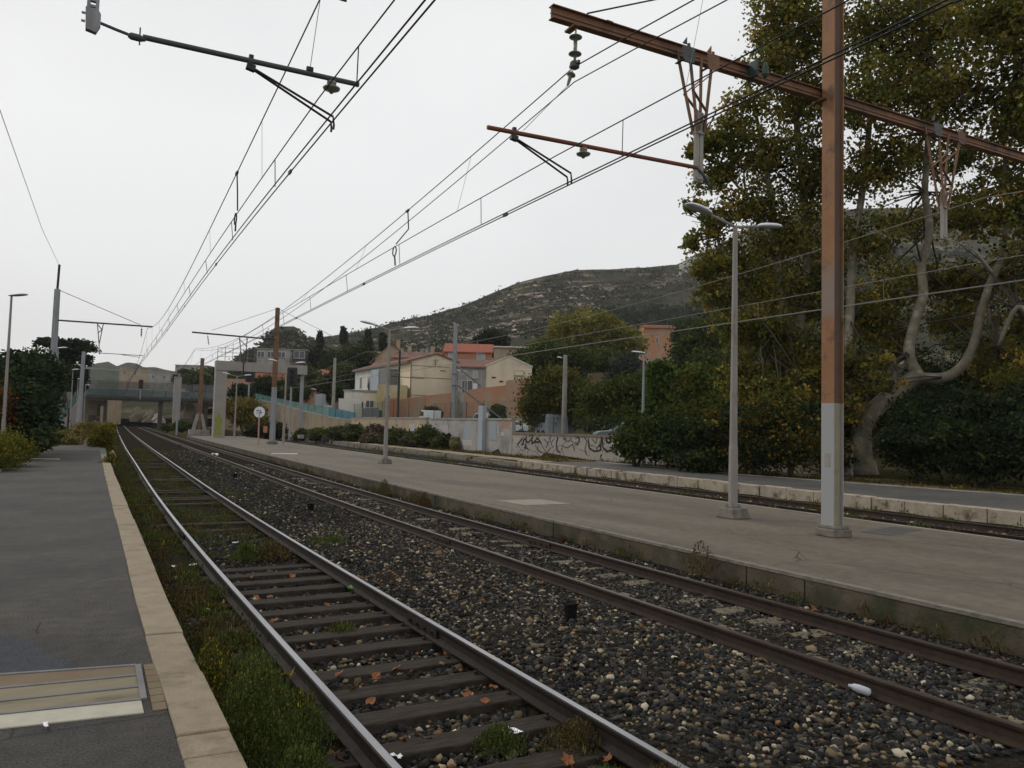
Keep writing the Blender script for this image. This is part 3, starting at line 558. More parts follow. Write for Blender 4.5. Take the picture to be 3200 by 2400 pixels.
# ------------------------------------------------------------------ insulators, drops and masts
def insulator(root, a, b_, n=2, r=.085, name='insulator'):
    a = Vector(a); b_ = Vector(b_); L = (b_ - a).length; ax = (b_ - a) / L; pr = [(.012, 0), (.014, L * .18)]
    for i in range(n):
        z = L * (.28 + .5 * i / max(n - 1, 1)); pr += [(.03, z - .03), (r * .95, z - .012), (r, z), (r * .6, z + .012), (.03, z + .02)]
    pr += [(.02, L * .92), (.012, L)]
    return MB().lathe(a, pr, 16, axis=ax).build(name, M['insul'], root, smooth=True)
def drop(root, x, y, zt, zm, zb, w, m_, dx=0):
    b = MB(); xb = x + dx
    for sy in (-1, 1):
        for sx in (-1, 1):
            b.bar((x + sx * w, y + sy * .14, zt + .2), (xb + sx * .075, y + sy * .05, zm), .045, .03)
        for q, (t0, t1) in enumerate(((.15, .45), (.45, .7), (.7, .95))):
            f = lambda t, s_: (x + dx * t + s_ * (w + (.075 - w) * t), y + sy * (.14 - .09 * t), zt + (zm - zt) * t)
            b.bar(f(t0, -1 if q % 2 else 1), f(t1, 1 if q % 2 else -1), .045, .016)
    for sx in (-1, 1): b.bar((x + sx * w, y - .16, zt - .02), (x + sx * w, y + .16, zt - .02), .05, .012)
    b.build('drop_bracket', m_, root)
    b = MB()
    for sx in (-1, 1): b.bar((xb + sx * .05, y, zm + .35), (xb + sx * .05, y, zb), .07, .05)
    b.bar((xb - .09, y, zm), (xb + .09, y, zm), .1, .05); b.bar((xb - .07, y, zb + .06), (xb + .07, y, zb + .06), .08, .04); b.build('drop_post', M['concrete'], root)
    for sx in (-1, 1):
        b = MB(); p = x + sx * w; b.prism([(p - .13, y - .155, zt + .14), (p + .13, y - .155, zt + .14), (p + .13, y - .155, zt - .08), (p + .08, y - .155, zt - .12), (p - .08, y - .155, zt - .12), (p - .13, y - .155, zt - .06)], (0, .012, 0))
        b.build('gusset_plate', M['darkpipe'] if sx < 0 else m_, root); b = MB(); b.prism([(p - .04, y - .05, zt + .24), (p + .05, y - .05, zt + .24), (p + .05, y - .05, zt + .36)], (0, .02, 0)); b.build('gusset_plate', M['darkpipe'] if sx < 0 else m_, root)
def ibeam(b, a, c, h, w, t=.014):
    a = Vector(a); c = Vector(c); up = Vector((0, 0, 1))
    b.bar(a + up * (h / 2 - t / 2), c + up * (h / 2 - t / 2), w, t); b.bar(a - up * (h / 2 - t / 2), c - up * (h / 2 - t / 2), w, t)
    b.bar(a, c, .016, h - 2 * t - .002); b.bar(a + Vector((0, 0, -.01)), c + Vector((0, 0, -.01)), .05, .016)
def hcol(b, x, y, z0, z1, w=.26, d=.26, t=.016):
    b.bx(x - d / 2, x - d / 2 + t, y - w / 2, y + w / 2, z0, z1); b.bx(x + d / 2 - t, x + d / 2, y - w / 2, y + w / 2, z0, z1)
    b.bx(x - d / 2 + t + .001, x + d / 2 - t - .001, y - w / 2 + .03, y - w / 2 + .046, z0, z1)
# big portal mast
MY = 9.39
t = thing('catenary_mast', (12.1, MY, -.24), 'tall brown and white steel mast carrying the big cross beam', 'catenary mast')
for sx in (-1, 1):
    b = MB(); b.bx(12.1 + sx * .127 - .009, 12.1 + sx * .127 + .009, MY - .135, MY + .135, -.24, 12.2); b.build('flange', M['mast'], t, bevel=.002)
b = MB(); b.bx(12.1 - .1175, 12.1 + .1175, MY - .085, MY + .085, 2.19, 12.2); b.build('web', M['web'], t)
b = MB(); b.bx(12.1 - .1175, 12.1 + .1175, MY - .085, MY + .085, -.24, 2.185); b.build('painted_web', M['webw'], t)
z = .35
while z < 7.3:
    b = MB(); b.bx(12.1 - .112, 12.1 - .085, MY - .095, MY - .086, z, z + .05); b.build('stitch_plate', M['rust'], t); z += .42
b = MB(); b.prism([(12.1 - .2, MY - .2, -.24), (12.1 + .24, MY - .24, -.24), (12.1 + .26, MY + .22, -.24), (12.1 - .2, MY + .22, -.24)], (0, 0, .14)); b.prism([(12.1 - .15, MY - .2, -.1), (12.1 + .2, MY - .22, -.1), (12.1 + .22, MY + .2, -.1), (12.1 - .15, MY + .2, -.1)], (.01, .02, .07))
b.build('plinth', M['plinth'], t, bevel=.02)
b = MB(); b.prism([(12.1 - .137, MY - .06, 1.02), (12.1 - .137, MY + .06, 1.02), (12.1 - .137, MY + .06, 1.26), (12.1 - .137, MY - .06, 1.26)], (-.004, 0, 0)); b.build('number_plate', M['concrete'], t)
b = MB(); sl = .030
BZ = lambda x: 7.755 + (x - 5.84) * sl
ibeam(b, (5.95, MY + .21, BZ(5.84) + .12), (22.2, MY + .21, BZ(22.2) + .06), .21, .13)
b.build('cross_beam', M['rust'], t)
b = MB()
b.bx(12.1 - .2, 12.1 + .2, MY + .02, MY + .27, BZ(12.1) - .06, BZ(12.1) - .022); b.build('beam_clamp', M['rust'], t)
for q0, q1 in (((1835, 42), (2030, 2)), ((2738, 2), (3030, 325))):
    a = Y(*q0, MY); c = Y(*q1, MY); d_ = c - a
    if a.x < 12: c = a + d_ * ((11.97 - a.x) / d_.x)
    else: a = c - d_ * ((c.x - 12.23) / d_.x); c = c + d_ * .12
    MB().tube([a, c], .013, 6).build('tie_rod', M['black'], t)
MB().bar((6.27, MY - .04, 7.66), (6.27, MY + .24, 7.66), .1, .03).build('insulator_bracket', M['rust'], t)
for x in (7.0, 9.9, 14, 17.5):
    MB().bar((x, MY + .13, BZ(x) + .215), (x, MY + .29, BZ(x) + .215), .12, .012).build('batten_plate', M['rust'], t)
drop(t, 8.67, MY + .02, 7.72, 6.55, 5.72, .27, M['rust'], .1)
drop(t, 15.6, MY, 7.93, 6.42, 5.74, .42, M['rust'], .0)
b = MB(); b.box((10.1, MY + .1, 8.0), (.05, .22, .28)); b.lathe((10.15, MY - .14, 7.78), [(.03, 0), (.06, .05), (.05, .2), (.02, .28)], 10); b.build('feeder_clamp', M['green'], t)
insulator(t, (6.27, MY, 7.62), (6.26, MY, 7.1), 2, .1); b = MB(); b.lathe((6.26, MY, 6.98), [(.03, 0), (.075, .03), (.075, .1), (.03, .14)], 8); b.bar((6.26, MY - .12, 7.06), (6.26, MY + .12, 7.06), .04); b.build('suspension_clamp', M['darkpipe'], t)
insulator(t, (6.22, MY, 6.95), (6.14, MY, 6.70), 1, .07)
MB().tube([(6.14, MY, 6.7), (5.4, MY, 5.86)], .0045, 4).build('stay_wire', M['wirel'], t)
def cantilever(root, x0, z0, x1, z1, xc, zc, xr, m_, y=MY, xi=None):
    """tube from the drop at x0 to the tip x1, twin registration rods from xr down to the contact wire at xc"""
    b = MB(); b.tube([(x0, y, z0), (x1, y, z1)], .032, 10); b.build('cantilever_tube', m_, root, smooth=False)
    zr = z0 + (z1 - z0) * (xr - x0) / (x1 - x0); b = MB()
    b.bar((xr, y, zr + .07), (xr, y, zr - .07), .05); b.bar((xr - .05, y, zr - .07), (xr + .05, y, zr - .09), .07)
    for o, dz in ((-.05, 0), (.05, -.03)): b.tube([(xr, y + o * .3, zr - .08), (xc - .0, y + o, zc + .17 + dz), (xc + .015, y + o, zc + .06), (xc + .01, y + o, zc + .01)], .0145, 6)
    b.build('registration_arm', M['black'], root)
    xi = xi or xc; zi = z0 + (z1 - z0) * (xi - x0) / (x1 - x0); b = MB(); b.lathe((xi, y, zi - .19), [(.02, 0), (.03, .02), (.1, .05), (.11, .07), (.03, .09), (.06, .12), (.06, .15)], 14); b.build('insulator', M['insul'], root, smooth=True)
cantilever(t, 8.72, 5.95, 4.82, 5.78, 6.2, 5.2, 5.25, M['redrust'], xi=6.45)
MB().tube([(8.72, MY, 5.95), (8.9, MY, 5.82), (9.0, MY, 5.7)], .03, 8).build('tube_socket', M['darkpipe'], t)
b = MB(); b.tube([(15.6, MY, 5.75), (16.4, MY, 5.72), (16.75, MY, 5.62)], .014, 6); b.tube([(16.75, MY, 5.62), (17.35, MY, 5.28)], .03, 8); b.build('cantilever_tube', M['wirel'], t)
# second leg of the portal on the far platform (outside the frame)
b = MB(); hcol(b, 22.0, MY, -.14, 9.5, .27, .27); b.build('pole', M['mast'], t)
# near left mast (mostly outside the frame): drop and cantilever over the near track
t = thing('catenary_mast', (-2.4, MY, 0), 'grey perforated drop post holding the dark tube at the top left', 'catenary mast')
b = MB(); hcol(b, -2.4, MY, 0, 10.5, .24, .24); b.build('pole', M['steel'], t); b = MB(); ibeam(b, (-2.5, MY, 8.2), (.5, MY, 8.25), .2, .1); b.build('cross_beam', M['steel'], t)
b = MB()
for o in (-.042, .042): b.bx(-.05 + o - .017, -.05 + o + .017, MY - .03, MY + .03, 6.02, 8.1)
z = 6.05
while z < 8.05: b.bx(-.05 - .026, -.05 + .026, MY - .025, MY + .025, z, z + .025); z += .065
b.prism([(-.12, MY - .04, 6.03), (.0, MY - .04, 6.03), (.03, MY - .04, 5.98), (.03, MY - .04, 5.86), (-.01, MY - .04, 5.77), (-.11, MY - .04, 5.79)], (0, .08, 0))
for z in (5.97, 5.88): b.bar((-.155, MY, z), (-.118, MY, z), .02)
b.build('drop_post', M['steel'], t)
b = MB(); b.tube([(.03, MY, 5.9), (.18, MY, 5.87), (.3, MY, 5.85)], .018, 8); b.lathe((.3, MY, 5.84), [(.02, 0), (.04, .03), (.04, .12), (.02, .18)], 10, axis=(1, 0, -.02)); b.bar((.42, MY, 5.96), (.42, MY, 5.76), .015); b.build('hinge_insulator', M['darkpipe'], t)
cantilever(t, .45, 5.86, 2.95, 5.93, 2.62, 5.25, 1.62, M['darkpipe'], xi=2.6)
MB().tube([(2.32, MY, 5.95), (2.42, MY, 6.95)], .0045, 4).build('stay_wire', M['wirel'], t); MB().bar((2.28, MY, 5.97), (2.36, MY, 5.97), .05).build('stay_clamp', M['black'], t)
MB().bar((2.36, MY, 6.98), (2.75, MY, 6.98), .03).build('messenger_clamp', M['black'], t); MB().bar((.5, MY, 8.25), (2.42, MY, 7.0), .05).build('messenger_stay', M['steel'], t)
# mast beside the near track in the distance
y = 50.0; p = Y(165, 1130, y); x = -1.22; q = Y(477, 1022, y)
t = thing('catenary_mast', (x, y, 0), 'grey mast with a dark top rising behind the left hedge', 'catenary mast')
b = MB(); b.tube([(x, y, 0), (x, y, 8.7)], [.2, .15], 4); b.build('pole', M['steel'], t); MB().tube([(x, y, 8.7), (x + .03, y, 10.1)], .07, 6).build('pole_extension', M['black'], t)
MB().tube([(x, y, 6.95), (q.x, y, 7.0)], .05, 6).build('cantilever_tube', M['darkpipe'], t)
MB().tube([(x + .1, y, 8.65), (q.x - .65, y, 7.05)], .016, 4).build('stay_wire', M['black'], t)
b = MB()
for a, c in (((.85, 6.95), (.98, 5.8)), ((1.15, 6.95), (1.0, 5.8)), ((.85, 6.9), (1.1, 6.6)), ((1.1, 6.6), (.9, 6.4)), ((.99, 5.8), (1.02, 5.2))): b.bar((a[0], y, a[1]), (c[0], y, c[1]), .045)
b.build('drop_bracket', M['black'], t)
b = MB(); b.bar((1.02, y, 5.25), (3.3, y, 5.25), .035); b.bar((2.2, y, 5.22), (3.15, y, 5.02 + .12), .025); b.build('registration_arm', M['black'], t)
insulator(t, (3.15, y, 6.95), (3.15, y, 6.35), 3, .07)
# island mast in the distance
y = 62.7; g = Z(850, 1388, -.24); y = g.y; x = g.x; a0 = Y(600, 1038, y); a1 = Y(830, 1061, y); tp = Y(868, 962, y)
t = thing('catenary_mast', (x, y, -.24), 'tall distant brown mast with pale lower half and dark arm', 'catenary mast')
b = MB(); b.tube([(x, y, -.24), (x, y, 4.3)], [.24, .21], 4); b.build('pole_foot', M['lamphead'].copy() if False else M['steel'], t); MB().tube([(x, y, 4.3), (x, y, tp.z)], [.21, .18], 4).build('pole', M['rust'], t)
MB().box((x, y, -.12), (.75, .75, .24)).build('plinth', M['plinth'], t, bevel=.03)
MB().tube([(a0.x, y, a0.z), (x, y, a1.z + .05)], .065, 6).build('cantilever_tube', M['black'], t)
for a, c in ((a0.x + 1.4, a0.z + .25), (x + 4.5, a0.z + .6)): MB().tube([(x, y, tp.z - .05), (a, y, c)], .014, 4).build('stay_wire', M['black'], t)
b = MB(); dx = a1.x - 1.7
for s_ in (-1, 1): b.bar((dx + s_ * .3, y, a1.z), (dx + .1 + s_ * .1, y, a1.z - 2), .06)
b.bar((dx - .3, y, a1.z - .1), (dx + .3, y, a1.z - .7), .05); b.bar((dx + .1, y, a1.z - 1.9), (dx + .1, y, a1.z - 2.9), .1); b.build('drop_bracket', M['black'], t)
insulator(t, (a0.x + 1.1, y, a0.z - .05), (a0.x + 1.25, y, a0.z - .9), 3, .08)
p0_ = Vector((-1.19, 50, 10.05)); p1_ = Y(0, 345, 20); MB().tube([p0_, p0_.lerp(p1_, .5) - Vector((0, 0, .3)), p1_, p1_ + (p1_ - p0_) * .5 - Vector((0, 0, -.2))], .008, 5).build('feeder_wire', M['wire'], t)
# bare masts and poles
def plain_mast(px, pyb, pyt, d, label, r=(.2, .13), n=8, m_='steel', zb=None, name='catenary_mast', cat='catenary mast', parts=None):
    p = D(px, pyb, d); tp = D(px, pyt, d); z0 = zb if zb is not None else p.z; t = thing(name, (p.x, p.y, z0), label, cat)
    MB().tube([(p.x, p.y, z0), (p.x, p.y, tp.z)], list(r), n).build('pole', M[m_], t); return t, Vector((p.x, p.y, z0)), tp.z
g = Z(1413, 1398, -.19); dd = (g - CAM).dot(fw)
t, p, zt = plain_mast(1413, 1398, 1012, dd, 'bare pale grey tapered mast in front of the graffiti covered wall', (.27, .18), 4)
for a in (.45, .72): MB().box((p.x, p.y, p.z + (zt - p.z) * (.35 + a * .35)), (.5, .5, .05)).build('collar', M['steel'], t)
MB().tube([(p.x + .2, p.y, zt - 3.4), (p.x + 2.6, p.y + .2, zt - 4.9)], .07, 6).build('strut', M['steel'], t); MB().tube([(p.x + .2, p.y, zt - 4.9), (p.x + 4.6, p.y + .2, zt - 7.6)], .07, 6).build('strut', M['steel'], t)
MB().box((p.x, p.y, p.z + .08), (.8, .8, .2)).build('plinth', M['plinth'], t, bevel=.03)
def onesided_lamp(px, pyb, pyt, d, label, side=1, hl=.7, zb=None, m_='lamppost', ang=0, r=(.06, .035), group=None):
    p = D(px, pyb, d); tp = D(px, pyt, d); z0 = zb if zb is not None else p.z; t = thing('platform_lamp', (p.x, p.y, z0), label, 'lamp post', group)
    MB().tube([(p.x, p.y, z0), (p.x, p.y, z0 + 1.4), (p.x, p.y, z0 + 1.45), (p.x, p.y, tp.z)], [r[0] * 1.25, r[0] * 1.15, r[0], r[1]], 8).build('pole', M[m_], t)
    u = r0 * side; b = MB(); c = Vector((p.x, p.y, tp.z)) + u * hl * .35
    head(b, c, u, hl); b.build('lamp_head', [M['lamphead'], M['lens']], t, smooth=True); return t
def head(b, c, u, L, w=.16, h=.07, tilt=.1):
    u = Vector(u).normalized(); s_ = u.cross(Vector((0, 0, 1))).normalized(); prof = [(-.5, .25, .3), (-.4, .55, .7), (-.15, .9, 1), (.15, 1, 1), (.38, .8, .7), (.5, .3, .2)]; n = 8; vs = []
    for t_, ww, hh in prof:
        for k in range(n):
            a = 2 * PI * k / n; z = math.sin(a); vs.append(c + u * (t_ * L) + Vector((0, 0, t_ * L * tilt)) + s_ * (math.cos(a) * w * ww) + Vector((0, 0, (z * h * hh if z > 0 else z * h * .45 * hh))))
    o = len(b.v); b.v += vs
    for i in range(len(prof) - 1):
        for k in range(n): b.f.append((o + i * n + k, o + i * n + (k + 1) % n, o + (i + 1) * n + (k + 1) % n, o + (i + 1) * n + k)); b.m.append(1 if k >= n // 2 else 0)
    b.f += [tuple(o + k for k in reversed(range(n))), tuple(o + (len(prof) - 1) * n + k for k in range(n))]; b.m += [0, 0]
def double_lamp(x, y, z0, zt, label, big=1.0, plinth=True, pr=(.10, .05), up=.26, group='double headed lamps on the island platform'):
    t = thing('platform_lamp', (x, y, z0), label, 'lamp post', group)
    MB().tube([(x, y, z0 + .1), (x, y, z0 + 1.5), (x, y, z0 + 1.56), (x, y, zt - 1.6), (x, y, zt)], [pr[0], pr[0] * .95, pr[0] * .85, pr[1] * 1.25, pr[1]], 10).build('pole', M['lamppost'], t, smooth=False)
    if plinth:
        b = MB(); w0, w1 = .26, .22; b.add([(x - w0, y - w0, z0), (x + w0, y - w0, z0), (x + w0, y + w0, z0), (x - w0, y + w0, z0), (x - w1, y - w1, z0 + .22), (x + w1, y - w1, z0 + .22), (x + w1, y + w1, z0 + .22), (x - w1, y + w1, z0 + .22)], [(0, 3, 2, 1), (4, 5, 6, 7), (0, 1, 5, 4), (1, 2, 6, 5), (2, 3, 7, 6), (3, 0, 4, 7)])
        b.build('plinth', M['plinth'], t, bevel=.025)
        b = MB(); b.box((x, y, z0 + .235), (.26, .26, .02))
        for a in (-.09, .09):
            for c in (-.09, .09): b.lathe((x + a, y + c, z0 + .245), [(.016, 0), (.016, .05)], 6)
        b.build('base_plate', M['frame'], t)
    for sx, rise in ((-1, up), (1, up * .75)):
        MB().tube([(x, y, zt - .02), (x + sx * .75, y, zt + rise * .55)], [.032, .026], 8).build('lamp_arm', M['lamppost'], t)
        b = MB(); head(b, Vector((x + sx * 1.07, y, zt + rise * .8)), (sx, 0, 0), .74, .15, .085, rise * .55); b.build('lamp_head', [M['lamphead'], M['lens']], t, smooth=True)
    return t
double_lamp(12.47, 12.19, -.24, 6.15, 'nearest double headed lamp post, on a concrete plinth beside the big mast')
double_lamp(12.56, 33.9, -.24, 6.0, 'second double headed lamp post, standing in front of the cream houses')
g = Z(885, 1392, -.24); double_lamp(g.x, g.y, -.24, 6.0, 'third double headed lamp post, next to the brown distant mast', plinth=False)
g = Z(732, 1369, -.24); double_lamp(g.x, g.y, -.24, 6.1, 'farthest double headed lamp post, between the two tall portal legs', plinth=False)
g = Z(2007, 1453, -.17); t = onesided_lamp(2007, 1453, 1100, (g - CAM).dot(fw), 'slim grey lamp post with a small white head below the green bushes', -1, .75, zb=-.2, m_='steel', r=(.085, .045))
for px, yt, d, lb in ((13, 918, 27.5, 'slim lamp post at the far left edge behind the hedge, nearest of its row'), (170, 1086, 48.7, 'lamp head close to the grey mast above the left hedge'), (220, 1154, 70, 'lamp post left of the bridge, above the teal stair rail'), (238, 1183, 87, 'lamp post beside the grey pole at the left bridge end'), (262, 1203, 105, 'small far lamp right of the grey pole at the bridge')):
    onesided_lamp(px, 1300, yt, d, lb, 1, .68, zb=-.03, group='single lamps along the near platform')
p = D(983, 1214, 120); onesided_lamp(983, 1290, 1216, 120, 'small street lamp above the bridge ramp', -1, .9, zb=2.2)
onesided_lamp(1450, 1300, 1158, 92, 'lamp post with a round white head in front of the cream house', -1, 1.5, zb=.75, r=(.09, .06))
# wooden and concrete utility poles
t, p, zt = plain_mast(1762, 1345, 1108, 62, 'grey brown utility pole behind the graffiti wall, by the round trees', (.24, .16), 8, 'concrete', zb=.7, name='utility_pole', cat='utility pole')
b = MB(); head(b, Vector((p.x - .55, p.y, zt - .25)), (-1, 0, 0), .5, .12, .08); b.build('lamp_head', [M['lamphead'], M['lens']], t)
t, p, zt = plain_mast(1040, 1300, 1117, 112, 'slender utility pole between the bridge ramp and the cream house', (.3, .2), 8, 'concrete', zb=.5, name='utility_pole', cat='utility pole')
t, p, zt = plain_mast(1243, 1300, 1092, 97, 'dark leaning wooden pole against the cream house', (.17, .13), 6, 'black', zb=.7, name='utility_pole', cat='utility pole')
MB().bar((p.x - 1.2, p.y, zt - 3.4), (p.x + 3.4, p.y, zt - 3.5), .08).build('cross_arm', M['black'], t)
t, p, zt = plain_mast(622, 1341, 1118, 88, 'brown mast with splayed concrete foot just left of the big portal leg', (.28, .2), 4, 'rust', zb=-.1)
b = MB()
for s_ in (-1, 1): b.bar((p.x + s_ * .75, p.y, -.2), (p.x + s_ * .15, p.y, 2.2), .35)
b.box((p.x, p.y, .1), (2.2, 1, .6)); b.build('concrete_foot', M['concrete'], t)
t, p, zt = plain_mast(65, 1410, 1232, 29, 'short weathered wooden post standing in front of the left hedge', (.1, .09), 6, 'concrete', zb=-.05, name='wooden_post', cat='post')
# ------------------------------------------------------------------ footbridge, ramp, stairs, portal frames
def strip(pts, zb, th, side=Vector((0, 1, 0))):
    b = MB()
    for p, q in zip(pts[:-1], pts[1:]):
        zbp = zb if not callable(zb) else None
        lo0 = Vector((p.x, p.y, zb if zbp is not None else zb(p))); lo1 = Vector((q.x, q.y, zb if zbp is not None else zb(q)))
        n = (q - p).cross(Vector((0, 0, 1))).normalized() * th
        b.prism([p, q, lo1, lo0], -n)
    return b
A0 = D(258, 1246, 140); A1 = D(697, 1250, 148); A0.z = 4.85; A1.z = 4.85
dirb = (A1 - A0); dirb.z = 0; Lb = dirb.length; dirb.normalize(); nb = Vector((-dirb.y, dirb.x, 0))
t = thing('footbridge', ((A0 + A1) / 2).to_tuple()[:2] + (0,), 'footbridge with teal glass sides crossing the tracks in the distance', 'footbridge')
b = MB(); b.bar(A0 + Vector((0, 0, .45)) + nb * 1.5, A1 + Vector((0, 0, .45)) + nb * 1.5, 3.2, .5); b.bar(A0 + Vector((0, 0, .12)) + nb * .3, A1 + Vector((0, 0, .12)) + nb * .3, .3, .5); b.bar(A0 + Vector((0, 0, .12)) + nb * 2.7, A1 + Vector((0, 0, .12)) + nb * 2.7, .3, .5); b.build('deck', M['deck'], t)
for sd in (0.05, 2.95):
    k = 0
    while k * 2.3 < Lb - 1:
        a = A0 + dirb * (k * 2.3 + .06) + nb * sd; c = A0 + dirb * (k * 2.3 + 2.2) + nb * sd
        MB().bar(a + Vector((0, 0, 1.35)), c + Vector((0, 0, 1.35)), .03, 1.25).build('glass_panel', M['tealg'], t)
        if sd < 1: MB().bar(a + Vector((0, 0, 2.65)), c + Vector((0, 0, 2.65)), .03, 1.2).build('mesh_panel', glassmat('mesh', (.12, .12, .11), .5) if k == 0 else bpy.data.materials['mesh'], t)
        MB().bar(A0 + dirb * (k * 2.3) + nb * sd + Vector((0, 0, .6)), A0 + dirb * (k * 2.3) + nb * sd + Vector((0, 0, 3.3)), .08).build('post', M['deck'], t); k += 1
MB().bar(A0 + nb * .05 + Vector((0, 0, 3.35)), A1 + nb * .05 + Vector((0, 0, 3.35)), .08).build('handrail', M['deck'], t)
for px, w, m_ in ((334, .45, 'deck'), (327, .6, 'beige'), (499, .75, 'deck'), (640, .6, 'deck')):
    p = A0 + dirb * ((D(px, 1300, 145) - A0).dot(dirb)) + nb * 1.4; b = MB(); b.bx(p.x - w / 2, p.x + w / 2, p.y - .4, p.y + .4, -.6, 4.9 if m_ == 'deck' else 3.6); b.build('column', M[m_], t)
p = D(549, 1325, 134); b = MB(); b.box((p.x, p.y, 4.3), (1.15, .9, 9.2)); 
tag(b.build('concrete_pillar', M['pillar'], loc=(p.x, p.y, 0)), 'plain grey concrete pillar in front of the middle of the footbridge', 'pillar')
# abutment under the left end
a = D(248, 1330, 142); t = thing('bridge_abutment', (a.x, a.y, 0), 'beige block under the left end of the footbridge, with dark niches', 'abutment')
w = 75 * 142 / F; b = MB(); b.box((a.x + w / 2, a.y + 2.5, 2.2), (w, 4, 5)); b.build('wall', M['oldwall'], t)
for x_, z_, w_, h_ in ((.45, 1.2, 1.2, 1.3), (.72, 2.8, .9, 2.2), (.8, .5, 1.6, 1.6)): b = MB(); b.box((a.x + w * x_, a.y + .48, z_), (w_, .06, h_)); b.build('niche', M['deck'], t)
# stairs up to the bridge with teal balustrade
s0 = D(178, 1320, 96); s1 = D(250, 1243, 136); s0.z = .0; s1.z = 4.9; t = thing('bridge_stairs', (s0.x, s0.y, 0), 'stairs with teal glass balustrade climbing to the left end of the footbridge', 'stairs')
d_ = s1 - s0; dh = Vector((d_.x, d_.y, 0)).normalized(); nn = Vector((-dh.y, dh.x, 0)); b = MB(); n = 28
for k in range(n):
    a = s0 + Vector((d_.x, d_.y, 0)) * (k / n); c = s0 + Vector((d_.x, d_.y, 0)) * ((k + 1) / n); z = s1.z * (k + 1) / n
    b.prism([a, c, c + nn * 2.6, a + nn * 2.6], (0, 0, z - .0))
b.build('flight', M['concrete'], t)
for sd in (-.06, 2.66):
    for k in range(10):
        a = s0 + d_ * ((k + .03) / 10) + nn * sd; c = s0 + d_ * ((k + .97) / 10) + nn * sd; b = MB(); b.prism([a + Vector((0, 0, .15)), c + Vector((0, 0, .15)), c + Vector((0, 0, 1.9)), a + Vector((0, 0, 1.9))], nn * .03); b.build('glass_panel', M['teal'], t)
# ramp wall curving down on the right
rp = [(697, 1249, 146), (760, 1249, 141), (794, 1250, 138), (853, 1258, 130), (944, 1284, 118), (1029, 1304, 106), (1113, 1316, 96)]
gp = [1224, 1225, 1228, 1241, 1260, 1272, 1290]
t = thing('bridge_ramp', (D(900, 1300, 125).x, D(900, 1300, 125).y, 0), 'curved beige ramp wall with teal glass parapet descending from the bridge', 'ramp')
tops = [D(*q) for q in rp]; strip(tops, -.3, .4).build('ramp_wall', M['rampw'], t)
strip([p + Vector((0, 0, .14)) + Vector((-.04, -.04, 0)) for p in tops], lambda p: p.z - .2, .5).build('coping', M['concrete'], t)
gt = [D(q[0], g_, q[2]) for q, g_ in zip(rp, gp)]
for i in range(len(tops) - 1):
    m_ = M['teal'] if i < 5 else M['tealb']; ns = 4
    for k in range(ns):
        f = lambda A, s_: A[i].lerp(A[i + 1], s_); a, c = (k + .02) / ns, (k + .97) / ns
        b = MB(); n_ = (tops[i + 1] - tops[i]).cross(Vector((0, 0, 1))).normalized() * .03; b.prism([f(tops, a) + Vector((0, 0, .15)), f(tops, c) + Vector((0, 0, .15)), f(gt, c), f(gt, a)], -n_); b.build('glass_panel', m_, t)
        MB().bar(f(tops, (k + 0.0) / ns) + Vector((0, 0, .1)), f(gt, k / ns) + Vector((0, 0, .05)), .06).build('post', M['deck'], t)
ba = [p + nn_ for p, nn_ in zip(tops, [Vector((1.6, 2.2, 0))] * 7)]
b = MB()
for i in range(6): b.prism([tops[i] + Vector((.1, .1, -.1)), tops[i + 1] + Vector((.1, .1, -.1)), ba[i + 1] + Vector((0, 0, -.1)), ba[i] + Vector((0, 0, -.1))], (0, 0, -.3))
b.build('ramp_deck', M['concrete'], t)
# signal portal over the island
y = 85.0; q0 = Y(682, 1361, y); q1 = Y(946, 1140, y); t = thing('signal_portal', (q0.x, y, -.3), 'concrete portal frame with tall square leg and railed top beam', 'signal portal')
b = MB(); b.bx(q0.x - .6, q0.x + .55, y - .5, y + .5, -.4, 6.75); b.build('leg', M['pillar'], t, bevel=.04)
b = MB(); b.prism([(q0.x - .5, y - .505, -.0), (q0.x + .25, y - .505, .05), (q0.x + .2, y - .505, .9), (q0.x + .3, y - .505, 1.5), (q0.x + .05, y - .505, 2.1), (q0.x - .2, y - .505, 2.45), (q0.x - .3, y - .505, 1.9), (q0.x - .5, y - .505, 1.7), (q0.x - .42, y - .505, .9)], (0, -.006, 0)); b.build('graffiti', M['yellowgraf'], t)
b = MB(); b.bx(q0.x - .6, q1.x + .4, y - .55, y + .55, 6.76, 7.75)
for k in range(1, 9): b.bx(q0.x - .65 + k * (q1.x - q0.x) / 9, q0.x - .61 + k * (q1.x - q0.x) / 9, y - .57, y - .55, 6.8, 7.7)
b.build('beam', M['pillar'], t, bevel=.02)
MB().tube([(q1.x, y, -.3), (q1.x, y, 6.76)], .2, 10).build('leg', M['steel'], t)
b = MB()
for k in range(6): b.bar((q0.x - .5 + k * .75, y - .5, 7.75), (q0.x - .5 + k * .75, y - .5, 9.1), .05)
for z in (8.2, 8.65, 9.1): b.bar((q0.x - .5, y - .5, z), (q0.x + 3.3, y - .5, z), .04)
b.build('railing', M['frame'], t)
# thin portal near the left bridge end
y = 92.0; a = Y(247, 1300, y); c = Y(561, 1160, y); z = Y(400, 1157, y).z
t = thing('catenary_portal', (a.x, y, -.1), 'light grey pole with a long thin horizontal beam in front of the bridge', 'catenary portal')
MB().tube([(a.x, y, -.1), (a.x + .1, y, Y(252, 1098, y).z)], [.28, .2], 6).build('pole', M['steel'], t); b = MB(); b.bar((a.x, y, z), (c.x, y, z - .1), .2, .16); b.build('beam', M['pillar'], t)
b = MB(); b.bar((c.x, y, z), (c.x, y, z - 1.7), .2); b.build('end_post', M['pillar'], t)
MB().tube([(c.x, y, z - 1.6), (c.x, y, -.2)], .11, 6).build('pole', M['steel'], t)
